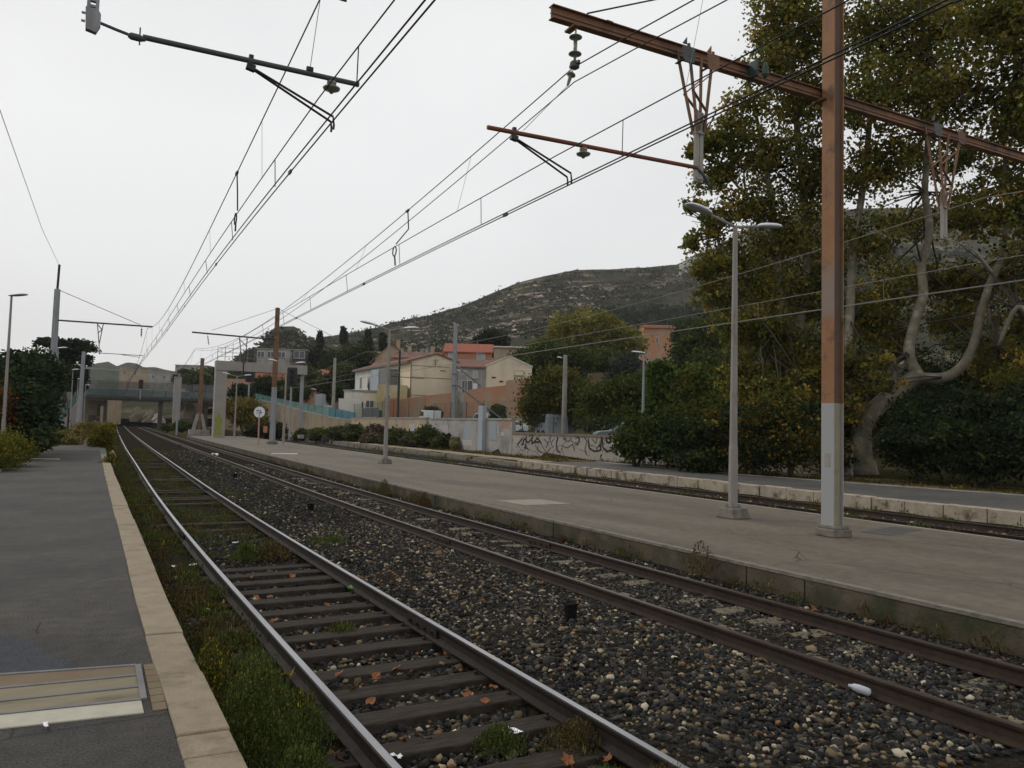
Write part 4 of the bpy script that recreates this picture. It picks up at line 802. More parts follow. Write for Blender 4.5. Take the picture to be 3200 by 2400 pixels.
# signals
def signal(px, pyb, pyt, d, w, h, label, zb, back=False, col='black'):
    p = D(px, pyb, d); tz = D(px, pyt, d).z; t = thing('railway_signal', (p.x, p.y, zb), label, 'railway signal')
    MB().tube([(p.x, p.y, zb), (p.x, p.y, tz - h * .5)], .1, 8).build('pole', M['steel'], t)
    b = MB(); b.box((p.x, p.y - .15, tz - h / 2), (w, .22, h), rz=-YAW); b.build('head', M[col], t, bevel=.12)
    for k in range(3):
        c = Vector((p.x, p.y - .15, tz - h * (.22 + .28 * k))) - Vector((fw.x, fw.y, 0)) * .12; b = MB(); b.lathe(c, [(.14, 0), (.14, .2), (.12, .2), (.12, .02)], 10, axis=(-fw.x, -fw.y, 0)); b.build('lamp_hood', M['black'], t)
    b = MB(); b.bar((p.x - .3, p.y + .1, tz - h), (p.x + .3, p.y + .1, tz - h), .5, .04); b.build('platform', M['frame'], t)
signal(772, 1345, 1149, 98, 1.1, 1.8, 'dark rounded signal head on a pale post under the portal beam', -.2)
signal(903, 1390, 1147, 76, 1.0, 1.9, 'square black signal box mounted high beside the brown mast', -.24)
signal(438, 1240, 1186, 138, .9, 1.6, 'dark red signal head hanging at the footbridge rail', 4.9, col='redlight')
# round white track sign, small posts
g = Z(811, 1390, -.24); p = D(811, 1288, (g - CAM).dot(fw)); t = thing('round_sign', (p.x, p.y, -.24), 'round white sign with dark figures and a small orange flag on a pinkish post', 'sign')
MB().tube([(p.x, p.y, -.24), (p.x, p.y, p.z)], .06, 6).build('post', M['pink'], t); b = MB(); b.lathe((p.x, p.y, p.z), [(.42, 0), (.42, .04)], 20, axis=(-fw.x, -fw.y, 0)); b.build('disc', M['lamphead'], t)
b = MB(); o = Vector((-fw.x, -fw.y, 0)) * .05
for x0, z0, x1, z1 in ((-.18, .15, -.18, -.15), (-.18, .15, -.02, .1), (.02, .12, .1, .16), (.1, .16, .12, -.16), (.02, .0, .2, -.02)):
    b.bar(p + o + r0 * x0 + Vector((0, 0, z0)), p + o + r0 * x1 + Vector((0, 0, z1)), .02, .06)
b.build('figures', M['bluegrey'] if False else M['black'], t)
b = MB(); b.box(p + r0 * .5 + Vector((0, 0, -1.3)), (.3, .03, .5), rz=-YAW); b.build('flag', M['orange'], t)
M['stub'] = mat('black_tarred_timber', (.008, .008, .008), (.014, .012, .011), 8, 1, spec=.05)
# low marker stubs between the near and the middle track
mk = None
for i, (px, py, h) in enumerate(((1783, 1952, .19), (970, 1603, .18), (734, 1498, .17), (623, 1452, .15), (560, 1398, .16))):
    g = Z(px, py, -.55); lb = ['black marker stub nearest the camera, in the ballast between two tracks', 'second black marker stub in the ballast, seen just above the polished rail', 'third black marker stub, farther along the ballast strip', 'fourth black marker stub near the green patch', 'farthest tiny black marker stub between the tracks'][i]
    b = MB(); b.bx(-.06, .06, -.035, .035, -.1, h + .02); b.bx(-.07, .07, -.045, .045, h + .02, h + .04)
    o = tag(b.build('marker_stub', M['stub'], loc=(0, 0, 0), bevel=.004), lb, 'marker post', 'marker stubs between the tracks'); o.location = (g.x, g.y, -.55); o.rotation_euler.z = i * .4
#--PART3--
# ------------------------------------------------------------------ lineside walls
def wallseg(name, label, pts, zt, zb, th, m_, cap=None, cat='wall'):
    t = thing(name, (pts[0][0], pts[0][1], zb), label, cat); tp = [Vector((x, y, zt)) for x, y in pts]
    strip(tp, zb, th).build('wall_body', M[m_], t)
    if cap: strip([p + Vector((-.05, 0, .13)) for p in tp], zt + .003, th + .1).build('coping', M[cap], t)
    return t
# plane of the low wall for the lettering
W0 = Vector((26.3, 34, 0)); W1 = Vector((24.42, 42.9, 0)); wd = (W1 - W0).normalized(); wn = Vector((-wd.y, wd.x, 0)); wn = wn if wn.dot(CAM - W0) > 0 else -wn
def onw(px, py, off=.012):
    r = ray(px, py); tt = ((W0 - CAM).dot(wn)) / r.dot(wn); return CAM + r * tt + wn * off
gw = wallseg('graffiti_wall', 'low pale wall with cracked render and black graffiti below the parked car', [(29.6, 22), (26.3, 34), (24.42, 42.9)][::-1], 1.15, -.25, .22, 'crack', 'brick')
def strokes(parent, lines, w, m_, name='graffiti'):
    b = MB()
    for ln in lines:
        P_ = [onw(x, y) for x, y in ln]
        for p, q in zip(P_[:-1], P_[1:]): b.bar(p - (q - p).normalized() * w * .3, q + (q - p).normalized() * w * .3, .006, w) if abs((q - p).z) < 10 else None
    return b.build(name, M[m_], parent)
def bar_on(b, p, q, w):
    d = (q - p).normalized(); s_ = d.cross(wn).normalized() * w / 2; b.prism([p - s_, q - s_, q + s_, p + s_], wn * .006)
def graf(parent, lines, w, m_):
    b = MB(); i = 0
    for ln in lines:
        i += 1; P_ = [onw(x, y, .003 + .0006 * (i % 9)) for x, y in ln]
        for p, q in zip(P_[:-1], P_[1:]): bar_on(b, p, q, w)
    b.build('graffiti', M[m_], parent)
thick = [[(1616, 1390), (1632, 1372)], [(1630, 1392), (1640, 1370), (1650, 1384), (1664, 1368)], [(1662, 1388), (1680, 1370)], [(1676, 1366), (1686, 1376), (1692, 1386)], [(1668, 1383), (1690, 1380)],
         [(1838, 1372), (1842, 1400), (1856, 1410), (1876, 1408), (1880, 1364)], [(1882, 1364), (1884, 1398), (1898, 1410), (1914, 1408), (1922, 1396)], [(1744, 1366), (1738, 1388), (1742, 1408), (1750, 1414)], [(1645, 1362), (1643, 1398)], [(1638, 1398), (1650, 1402)]]
thin = [[(1690, 1384), (1700, 1404), (1710, 1414), (1722, 1398)], [(1700, 1372), (1712, 1384), (1706, 1400)], [(1730, 1372), (1722, 1386), (1730, 1400)], [(1760, 1372), (1776, 1380), (1786, 1368)], [(1756, 1392), (1772, 1400), (1790, 1388), (1796, 1408)], [(1784, 1376), (1800, 1390), (1812, 1372), (1806, 1362)],
        [(1798, 1372), (1806, 1366), (1812, 1380), (1804, 1392), (1798, 1380)], [(1826, 1366), (1834, 1380), (1828, 1404), (1834, 1420)], [(1850, 1372), (1862, 1386), (1866, 1368)], [(1672, 1390), (1684, 1410), (1694, 1416)]]
graf(gw, thick, .10, 'spray'); graf(gw, thin, .045, 'spray'); graf(gw, [[(1897, 1380), (1893, 1374), (1898, 1369), (1906, 1370), (1909, 1378), (1903, 1385), (1897, 1380)]], .12, 'spray')
# tall wall to its left
def wp(y): return (wallx(y), y)
tw = wallseg('garden_wall', 'tall weathered concrete wall with pillar and faded paint patches', [(24.55, 43.2), (24.6, 48), wp(54), wp(58)][::-1], 2.03, -.25, .25, 'greywall', 'concrete')
twp = Vector((24.56, 43.2, 0)); twd = (Vector((24.6, 48, 0)) - twp).normalized()
def on2(px, py, off):
    y_ = None; r = ray(px, py); n_ = Vector((-1, 0, 0)); best = None
    for ya in np.arange(43.2, 92, .25):
        p = Vector((wallx(ya) if ya > 48 else 24.58, ya, 0)); az = p.x / p.y
        if best is None or abs(az - r.x / r.y) < best[0]: best = (abs(az - r.x / r.y), p)
    p = best[1]; k = p.y / r.y; return Vector((p.x - off, p.y, H + r.z * k))
def patch(parent, px0, px1, py0, py1, m_, off=.03, name='graffiti'):
    a = on2(px0, py1, off); b_ = on2(px1, py1, off); c = on2(px1, py0, off); d = on2(px0, py0, off); MB().prism([a, b_, c, d], (.02, 0, 0)).build(name, M[m_], parent)
patch(tw, 1448, 1478, 1332, 1372, 'spb'); patch(tw, 1446, 1478, 1374, 1392, 'spw'); patch(tw, 1531, 1552, 1318, 1375, 'spb'); patch(tw, 1567, 1597, 1315, 1339, 'spo'); patch(tw, 1565, 1580, 1350, 1362, 'spw')
q = on2(1513, 1400, .15); MB().bx(q.x - .15, q.x + .15, q.y - .33, q.y + .33, -.25, 3.0).build('pillar', M['bluegrey'], tw, bevel=.02)
tw2 = wallseg('garden_wall', 'long beige wall behind the lineside shrubs, white scribbles along it', [wp(59), wp(66), wp(74), wp(82), wp(90)][::-1], 2.1, -.25, .25, 'beige', 'concrete')
for a in ((1280, 1298, 1325, 1352), (1305, 1322, 1330, 1350), (1338, 1352, 1330, 1352), (1374, 1402, 1330, 1360)): patch(tw2, *a, 'spw')
# wire fences on the walls
def fence(name, label, pts, z0, h, step=2.5, m_='green'):
    t = thing(name, (pts[0][0], pts[0][1], z0), label, 'fence'); tot = 0; P_ = [Vector((x, y, z0)) for x, y in pts]
    b = MB()
    for p, q in zip(P_[:-1], P_[1:]):
        L = (q - p).length; n = max(1, int(L / step))
        for k in range(n): MB().tube([p.lerp(q, k / n), p.lerp(q, k / n) + Vector((0, 0, h))], .03, 5).build('post', M[m_], t)
        for k in range(int(h / .12)): b.bar(p + Vector((0, 0, .08 + k * .12)), q + Vector((0, 0, .08 + k * .12)), .008)
        for k in range(int(L / .2)): b.bar(p.lerp(q, k * .2 / L), p.lerp(q, k * .2 / L) + Vector((0, 0, h)), .007)
    b.build('wire_mesh', M[m_], t)
fence('wire_fence', 'thin green wire fence on top of the tall concrete wall', [(wallx(y) + .3, y) for y in (58, 54, 48, 43.3)], 2.1, 1.3)
fence('wire_fence', 'thin green wire fence along the long beige wall', [(wallx(y) + .3, y) for y in (90, 80, 70, 60)], 2.2, 1.7, 3.5)
fence('wire_fence', 'dark wire fence behind the low graffiti wall', [(25.2, 43.0), (26.9, 34.5), (29, 26)], 1.2, 1.1)
# ------------------------------------------------------------------ houses
def wn_(root, x, z, w, h, face='f', y=0, m_='window', frame='wframe', name='window', shut=None, L=0):
    """window on the front (y=0, facing -y) or on the left side (x=0, facing -x) of a local house frame"""
    def bxx(u0, u1, o0, o1, z0, z1, mt, nm, par):
        b = MB()
        if face == 'f': b.bx(x + u0, x + u1, y - o1, y - o0, z + z0, z + z1)
        elif face == 'l': b.bx(y - o1, y - o0, x + u0, x + u1, z + z0, z + z1)
        else: b.bx(y + o0, y + o1, x + u0, x + u1, z + z0, z + z1)
        return b.build(nm, M[mt], par, local=True)
    f = bxx(-w / 2 - .06, w / 2 + .06, -.01, .05, -h / 2 - .06, h / 2 + .06, frame, name, root)
    p = bxx(-w / 2, w / 2, .0, .062, -h / 2, h / 2, m_, 'pane', root); p.parent = f
    if w > .8 and m_ == 'window': k = bxx(-.03, .03, .0, .075, -h / 2, h / 2, frame, 'glazing_bar', root); k.parent = f
    s_ = bxx(-w / 2 - .12, w / 2 + .12, -.01, .14, -h / 2 - .14, -h / 2 - .065, 'concrete', 'sill', root); s_.parent = f
    if shut:
        for q in (-1, 1): k = bxx(q * (w / 2 + .1 + w * .25) - w * .25, q * (w / 2 + .1 + w * .25) + w * .25, .0, .05, -h / 2, h / 2, shut, 'shutter', root); k.parent = f
def house(name, label, px, d, zb, w, dep, h, rise, ang=0, ridge='y', wall='cream', roof='roof', over=.35, px_is_left=True, cat='house', side='x', chim=None, hb=0):
    """box house; local x along the front, y going back, gable on the front when ridge == 'y'"""
    p = D(px, 1300, d); root = thing(name, (p.x, p.y, zb), label, cat, rz=-YAW + ang)
    b = MB()
    if ridge == 'y': pts = [(0, 0, -hb), (w, 0, -hb), (w, 0, h), (w / 2, 0, h + rise), (0, 0, h)]; b.prism(pts, (0, dep, 0))
    elif ridge == 'x': pts = [(0, 0, -hb), (0, 0, h), (0, dep / 2, h + rise), (0, dep, h), (0, dep, -hb)]; b.prism(pts, (w, 0, 0))
    else: b.bx(0, w, 0, dep, -hb, h)
    b.build('wall', M[wall], root, local=True)
    b = MB(); th = .16
    if ridge == 'y':
        s_ = rise / (w / 2)
        for q in (0, 1):
            xa = -over if q == 0 else w + over; za = h - over * s_ + .01
            b.prism([(xa, -over, za), (w / 2, -over, h + rise + .01), (w / 2, -over, h + rise + th), (xa, -over, za + th)], (0, dep + 2 * over, 0))
    elif ridge == 'x':
        s_ = rise / (dep / 2)
        for q in (0, 1):
            ya = -over if q == 0 else dep + over; za = h - over * s_ + .01
            b.prism([(-over, ya, za), (-over, dep / 2, h + rise + .01), (-over, dep / 2, h + rise + th), (-over, ya, za + th)], (w + 2 * over, 0, 0))
    else: b.bx(-over, w + over, -over, dep + over, h + .003, h + .2)
    r = b.build('roof', M[roof], root, local=True)
    if chim:
        for cx, cy in chim:
            b = MB(); z_ = h + rise * .3; b.bx(cx - .3, cx + .3, cy - .25, cy + .25, z_, h + rise + .9); b.bx(cx - .36, cx + .36, cy - .31, cy + .31, h + rise + .9, h + rise + 1.0); b.build('chimney', M['beige'], root, local=True)
    return root
def zpx(py, px, d): return D(px, py, d).z
# big cream house: corner at px 1280
GB = 1.3
c0 = D(1280, 1243, 105); lf = D(1112, 1157, 127); lf.z = 0; ck = Vector((c0.x, c0.y, 0)); ln = (lf - ck).length; fd = (lf - ck).normalized(); gd = Vector((-fd.y, fd.x, 0)); gd = gd if gd.dot(r0) > 0 else -gd
root = thing('cream_house', (ck.x, ck.y, GB), 'large cream house with long windowed side and blank gable wall, red brown tile roof', 'house', rz=math.atan2(gd.y, gd.x))
w = 7.6; h = zpx(1127, 1280, 105) - GB; rise = 1.15
b = MB(); b.prism([(0, 0, -1.5), (w, 0, -1.5), (w, 0, h), (w / 2, 0, h + rise), (0, 0, h)], (0, ln, 0)); b.build('wall', M['cream'], root, local=True)
b = MB(); s_ = rise / (w / 2)
for xa in (-.5, w + .5):
    za = h - .5 * s_ + .01; b.prism([(xa, -.3, za), (w / 2, -.3, h + rise + .01), (w / 2, -.3, h + rise + .19), (xa, -.3, za + .19)], (0, ln + .6, 0))
b.build('roof', M['roof'], root, local=True)
b = MB(); b.bx(-.055, -.004, 9.5, ln - .02, 2.6, h - .05); b.build('pale_upper_facade', M['creamw'], root, local=True)
for yy_, zz_, ww_, hh_ in ((ln - 3.2, h - 2.4, .95, 2.0), (ln - 8, h - 2.5, 2.6, 2.1), (ln - 11.5, h - 2.5, .8, 1.9), (6.0, h - 2.6, .9, 1.9)): wn_(root, yy_, zz_, ww_, hh_, 'l', y=-.06 if yy_ > 9 else 0, m_='shutter' if ww_ < 1 else 'window')
b = MB(); b.bx(-1.6, -.01, 8.6, 12.2, h - 4.4, h - .7); b.build('glazed_bay', M['bluegrey'], root, local=True)
b = MB(); b.bx(-1.5, -.01, 4.9, 8.55, h - 4.4, h - .9); b.build('glazed_bay', M['shutter'], root, local=True)
b = MB(); b.bx(-1.9, -.01, 1.0, ln - 1, h - 4.75, h - 4.5); b.build('balcony_slab', M['deck'], root, local=True)
b = MB(); b.bx(-1.88, -1.8, 12.5, ln - 1.2, h - 4.45, h - 3.4); b.build('balcony_parapet', M['creamw'], root, local=True)
for yy_ in (13.8, 15.6): wn_(root, yy_, 3.2, .9, 1.3, 'l', y=0, m_='window')
MB().bx(-.62, -.5, -.2, ln + .2, h - .28, h - .16).build('gutter', M['shutter'], root, local=True)
for z_, x0_, x1_ in ((h - .6, .2, 5.8), (h - 2.2, .2, w - .1), (h - 4.7, .1, w - .1)):
    MB().bx(x0_, x1_, -.05, .0, z_, z_ + .04).build('cable', M['black'], root, local=True)
MB().bx(.02, .12, -.09, .0, -1, h - .2).build('downpipe', M['rust'], root, local=True)
for x_, z_ in ((4.8, h - 1.1), (4.4, h - 4.5)): MB().bx(x_ - .4, x_ + .4, -.04, .01, z_ - .06, z_ + .06).build('vent', M['black'], root, local=True)
b = MB(); b.tube([(3.6, -.1, h - .5), (3.6, -.25, h + .6)], .04, 5); b.bar((3.2, -.25, h + .3), (4.0, -.25, h + .3), .05); b.build('aerial', M['black'], root, local=True)
# dormer-like rear house
r_ = house('rear_house', 'old brown gabled house with tiled roof rising behind the cream house', 1166, 132, 4, 5.6, 9, zpx(1118, 1170, 132) - 4, 2.7, ang=.25, wall='beige', chim=[(4.2, 3)]); wn_(r_, 3.1, 6.6, 1.0, 1.4, m_='plankb' if False else 'shutter')
r_ = house('rear_house', 'long low house under a worn brown tile roof behind the cream house', 1222, 128, 4, 7.5, 12, zpx(1118, 1250, 128) - 4, 1.5, ang=-.05, ridge='x', wall='pink', chim=[(2, 4), (6, 4)])
for x_ in (1.2, 4.6, 5.4): MB().bx(x_, x_ + .5, -.1, .3, zpx(1090, 1250, 128) - 4.9, zpx(1090, 1250, 128) - 3.9).build('roof_clutter', M['concrete'], r_, local=True)
# red roofed orange house
r_ = house('red_roof_house', 'orange house under a bright red tiled roof above the cream houses', 1383, 130, 4.5, 7.9, 8, zpx(1098, 1400, 130) - 4.5, 1.7, ang=.0, ridge='x', wall='orange', roof='roofr', over=.3)
for x_ in (1.4, 6.2): wn_(r_, x_, zpx(1110, 1400, 130) - 4.5, 1.3, 1.1, m_='bluegrey')
MB().tube([(5.6, -.4, 4), (5.6, -.4, zpx(1066, 1480, 130) - 4.5)], .04, 5).build('flue', M['beige'], r_, local=True)
# link building and right cream gable
r_ = house('link_house', 'grey beige house between two cream gables, low red tiled roof, white boxes on its wall', 1428, 106, GB, 4.6, 9, zpx(1146, 1450, 106) - GB, 1.3, ridge='x', wall='greywall', over=.4)
hh = zpx(1146, 1450, 106) - GB
wn_(r_, 1.3, hh - 2.8, 1.4, 1.8); wn_(r_, 2.4, hh - 1.0, .6, .9, m_='bluegrey'); wn_(r_, 2.4, hh - 2.7, .5, .8, m_='lamphead')
MB().bx(.1, 4.5, -1.2, .0, hh - 4.6, hh - 3.6).build('balcony', M['concrete'], r_, local=True)
r_ = house('cream_gable_house', 'smaller cream house with a plain gable and one blind window, rightmost of the row', 1516, 101, GB, 6.0, 12, zpx(1143, 1516, 101) - GB, 1.35, wall='cream', roof='creamw', over=.12)
hh = zpx(1143, 1516, 101) - GB
wn_(r_, 4.3, hh - .85, 1.2, .55, m_='cream', frame='shutter'); MB().bx(-.1, -.02, -.1, 0, -1, hh - .1).build('downpipe', M['greywall'], r_, local=True)
for x_, z_ in ((1.0, hh - 1.5), (2.0, hh - 2.0)): MB().bx(x_ - .25, x_ + .25, -.05, 0, z_ - .1, z_ + .1).build('bracket', M['black'], r_, local=True)
MB().tube([(3.0, .5, hh + 1.3), (3.0, .5, hh + 2.4)], .04, 5).build('aerial', M['black'], r_, local=True)
b = MB(); b.bx(-3.4, -.0, -.6, 2, -1, hh - 3.6); b.build('lower_wing', M['greywall'], r_, local=True)
# terracotta block walls below the houses
def pwall(name, label, poly, d, th, m_, cat='wall'):
    P_ = [D(x, y, d) for x, y in poly]; c = P_[0]; o = MB().prism(P_, Vector((fw.x, fw.y, 0)) * th).build(name, M[m_], loc=(c.x, c.y, min(p.z for p in P_))); return tag(o, label, cat)
pwall('block_wall', 'long stepped terracotta wall rising under the big cream gable', [(1240, 1249), (1280, 1243), (1420, 1226), (1425, 1305), (1240, 1305)], 99.5, .4, 'terra')
pwall('block_wall', 'terracotta wall with sloping top below the right cream gable', [(1452, 1222), (1470, 1217), (1580, 1204), (1582, 1190), (1598, 1187), (1655, 1182), (1668, 1300), (1452, 1300)], 97, .4, 'terra')
pwall('block_wall', 'small red brown wall left of the terracotta walls, by the yellow house', [(1215, 1246), (1242, 1243), (1242, 1306), (1215, 1306)], 98, .5, 'orange')
# yellow and white annexes
r_ = house('yellow_house', 'flat yellow ochre building with a white framed door beneath the cream house', 1176, 101, GB - .2, 3.9, 6, zpx(1206, 1180, 101) - GB + .2, .1, ang=.12, ridge='flat', wall='yellow', roof='yellow', over=.0)
wn_(r_, .35, 1.2, .7, 2.2, name='door'); wn_(r_, 1.5, 3.9, .5, .9, m_='shutter'); MB().bx(1.0, 1.3, -.05, 0, -.5, 4).build('downpipe', M['concrete'], r_, local=True)
r_ = house('white_annex', 'low pale annex with flat grey roof and two small dark windows', 1073, 108, GB - .4, 4.8, 6, zpx(1222, 1100, 108) - GB + .4, .1, ang=.1, ridge='flat', wall='creamw', roof='greywall', over=.15)
for x_ in (2.6, 3.6): wn_(r_, x_, 3.3, .55, .9)
r_ = house('white_annex', 'cream lean-to with a barred window between annex and yellow house', 1133, 103, GB - .3, 2.0, 5, zpx(1226, 1140, 103) - GB + .3, .1, ang=.1, ridge='flat', wall='cream', roof='greywall', over=.1); wn_(r_, .9, 3.2, 1.0, .9)
pwall('garden_fence_panel', 'grey board screen in front of the yellow house', [(1132, 1276), (1185, 1275), (1185, 1303), (1132, 1303)], 95, .06, 'shutter', 'screen')
pwall('white_gate', 'white wall panel with grey gates left of the yellow house', [(1058, 1245), (1130, 1247), (1130, 1296), (1058, 1292)], 103, .15, 'creamw', 'gate')
# buildings up on the slope
r_ = house('hillside_house', 'terracotta house with small dark window on the slope behind the round trees', 2008, 172, 8, 6.8, 8, zpx(1016, 2020, 172) - 8, .1, ridge='flat', wall='terra', roof='terra', over=.1); wn_(r_, 3.0, zpx(1060, 2020, 172) - 8, .4, 1.2)
MB().bx(-1.0, 7.0, -.6, -.2, zpx(1020, 2020, 172) - 8.2, zpx(1020, 2020, 172) - 7.8).build('awning_beam', M['orange'], r_, local=True); MB().bx(6.9, 8.4, .5, 2, zpx(1090, 2020, 172) - 8, zpx(1058, 2020, 172) - 8).build('blue_shed', M['bluegrey'], r_, local=True)
pwall('retaining_wall', 'short grey beige wall behind the slim lamp post', [(2026, 1124), (2100, 1113), (2100, 1160), (2026, 1162)], 120, .5, 'concrete')
pwall('retaining_wall', 'brown wall with white objects on top between two dark trees', [(1838, 1166), (1915, 1162), (1918, 1205), (1836, 1205)], 118, .5, 'plankb')
r_ = house('low_house', 'long low beige house on the slope right of the red roof', 1524, 150, 6, 10.3, 7, zpx(1086, 1600, 150) - 6, .5, ridge='x', wall='beige', roof='greywall'); wn_(r_, 6.4, zpx(1102, 1600, 150) - 6, 1.6, 1.2); wn_(r_, 8.6, zpx(1102, 1600, 150) - 6, 1, 1.2)
pwall('retaining_wall', 'dark long wall left of the big round yellow green tree', [(1662, 1074), (1722, 1062), (1722, 1105), (1640, 1105)], 158, .5, 'deck')  # even dark tone from the bridge steel material
r_ = house('low_house', 'small stone hut half hidden left of the big round tree', 1719, 140, 9, 3, 4, zpx(1062, 1725, 140) - 9, .4, wall='beige')
r_ = house('low_house', 'grey hut among bushes under the big round tree', 1912, 150, 8, 3.4, 4, zpx(1087, 1925, 150) - 8, .3, ridge='flat', wall='shutter', roof='greywall'); wn_(r_, .9, zpx(1096, 1925, 150) - 8.1, .4, 1.2)
# buildings around the bridge
r_ = house('orange_building', 'orange building with flat parapet seen under the portal beam', 792, 150, 3, 8.5, 9, zpx(1158, 800, 150) - 3, .1, ridge='flat', wall='orange', roof='pink', over=.05)
MB().bx(.2, 8.3, -.15, 0, zpx(1176, 800, 150) - 3, zpx(1173, 800, 150) - 3).build('string_course', M['terra'], r_, local=True)
r_ = house('orange_building', 'ochre building right of the big portal leg, behind the signal', 703, 158, 3, 6.4, 8, zpx(1186, 720, 158) - 3, .1, ridge='flat', wall='pink', roof='beige', over=.05)
for x_ in (1.2, 3.6): wn_(r_, x_, 4.0, .8, 1.2, m_='shutter')
r_ = house('concrete_villa', 'modern grey concrete villa with dark window bands above the portal beam', 794, 185, 9, 8.0, 8, zpx(1089, 800, 185) - 9, .1, ridge='flat', wall='greywall', roof='concrete', over=.25)
for x_ in (1.0, 3.4, 6.0): wn_(r_, x_, zpx(1106, 800, 185) - 9, 1.6, 1.3)
r_ = house('concrete_villa', 'dark glass fronted villa at the right end of the portal beam', 905, 180, 9, 3.4, 7, zpx(1093, 910, 180) - 9, .1, ridge='flat', wall='deck', roof='greywall', over=.1); wn_(r_, 1.7, zpx(1107, 910, 180) - 9, 2.4, 1.6)
r_ = house('pink_house', 'small pinkish house under a faded red hipped roof in the greenery', 1000, 160, 4, 3.4, 6, zpx(1168, 1000, 160) - 4, 1.0, ridge='x', wall='pink', roof='roofr', over=1.0)
r_ = house('pink_house', 'pink low building beside the white vans behind the ramp', 903, 135, 2.5, 4.6, 5, zpx(1226, 910, 135) - 2.5, .1, ridge='flat', wall='pink', roof='roofr', over=.1)
pwall('container', 'grey corrugated container standing behind the teal parapet', [(984, 1232), (1006, 1230), (1009, 1268), (984, 1268)], 125, 2.4, 'bluegrey', 'container')
for i, (px, w_, yt, d, wl, lb) in enumerate(((366, 5.5, 1148, 200, 'beige', 'beige far house behind the middle of the bridge'), (456, 5.4, 1160, 190, 'greywall', 'pale grey flat house behind the bridge, right of the signal'), (540, 9.5, 1140, 230, 'greywall', 'long grey flat roofed building on the far left slope'), (505, 5, 1163, 205, 'creamw', 'white far house with one small dark window near the pillar'), (600, 6, 1146, 240, 'beige', 'brown grey far building left of the portal'), (268, 4, 1230, 165, 'beige', 'small beige house at the left bridge end'))):
    k_ = 1.35 if d > 170 else 1; z_ = 5.5 if d > 170 else 0
    r_ = house('far_house', lb, px, d * k_, z_, w_ * k_, 7, zpx(yt, px, d * k_) - z_, .15, ridge='flat', wall=wl, roof='greywall', over=.2)
    for k in range(2): wn_(r_, w_ * k_ * (.25 + .5 * k), zpx(yt, px, d * k_) - z_ - 1.8, .9, 1.2)
# vehicles
def van(px, pyb, d, zb, L, Hh, label, ang, m_='vanpaint', name='parked_van'):
    p = D(px, pyb, d); t = thing(name, (p.x, p.y, zb), label, 'van', rz=-YAW + ang)
    W_ = 1.9; pr = [(0, .35), (0, .9), (.12, 1.05), (.75, 1.25), (1.3, Hh), (L, Hh), (L, .35)]
    MB().prism([(x, 0, z) for x, z in pr], (0, W_, 0)).build('body', M[m_], t, local=True, bevel=.05)
    MB().prism([(.8, -.012, 1.28), (1.32, -.012, Hh - .15), (2.1, -.012, Hh - .15), (2.1, -.012, 1.28)], (0, W_ + .024, 0)).build('side_window', M['window'], t, local=True)
    MB().prism([(.70, .12, 1.27), (1.22, .12, Hh - .08), (1.22, W_ - .12, Hh - .08), (.70, W_ - .12, 1.27)], (-.03, 0, .02)).build('windscreen', M['window'], t, local=True)
    for x in (.8, L - .8):
        for y_ in (.02, W_ - .02): MB().lathe((x, y_ - .1, .33), [(.33, 0), (.33, .2)], 14, axis=(0, 1, 0)).build('wheel', M['tyre'], t, local=True)
    for y_ in (.2, W_ - .2): MB().box((-.01, y_, .75), (.05, .25, .16)).build('headlight', M['lamphead'], t, local=True)
    return t
def car(px, d, zb, label, ang, m_='carpaint', L=4.2):
    p = D(px, 1330, d); t = thing('parked_car', (p.x, p.y, zb), label, 'car', rz=-YAW + ang); W_ = 1.75
    body = [(0, .3), (0, .72), (.25, .85), (1.15, .95), (L - .15, .98), (L, .8), (L, .3)]
    MB().prism([(x, 0, z) for x, z in body], (0, W_, 0)).build('body', M[m_], t, local=True, bevel=.06)
    cab = [(1.0, .93), (1.75, 1.42), (2.3, 1.5), (L - 1.0, 1.45), (L - .2, .96)]
    b = MB(); n = len(cab); b.add([(x, .06 + (z - .93) * .2, z) for x, z in cab] + [(x, W_ - .06 - (z - .93) * .2, z) for x, z in cab], [tuple(range(n)), tuple(reversed(range(n, 2 * n)))] + [(i, i + n, (i + 1) % n + n, (i + 1) % n) for i in range(n)]); b.build('cabin', M[m_], t, local=True, bevel=.04)
    for y_ in (.10, W_ - .10 ):
        s_ = -1 if y_ < 1 else 1; MB().prism([(1.3, y_ + s_ * .035 - .01, 1.02), (1.85, y_ + s_ * .0 - .01, 1.36), (L - 1.1, y_ + s_ * .0 - .01, 1.36), (L - .6, y_ + s_ * .035 - .01, 1.02)], (0, .02, 0)).build('side_window', M['window'], t, local=True)
    MB().prism([(1.08, .15, 1.0), (1.68, .25, 1.39), (1.68, W_ - .25, 1.39), (1.08, W_ - .15, 1.0)], (-.03, 0, .02)).build('windscreen', M['window'], t, local=True)
    for x in (.8, L - .8):
        for y_ in (.0, W_ - .18): MB().lathe((x, y_, .31), [(.31, 0), (.31, .18)], 14, axis=(0, 1, 0)).build('wheel', M['tyre'], t, local=True)
    return t
car(1862, 48, .62, 'blue grey car parked behind the low graffiti wall, only its roof showing', 0.0)
van(1304, 1300, 92, 1.35, 2.9, 1.95, 'small white van behind the beige wall, seen from its front', -1.1, name='parked_van')
van(1453, 1300, 93, 1.0, 4.6, 2.2, 'white van half hidden behind the grey brick pillar', 0)
car(1395, 90, 1.0, 'dark car parked beside the white van above the wall', 0, 'deck'); car(1540, 91, .85, 'pale car glimpsed at the right end of the tall wall', 0, 'vanpaint')
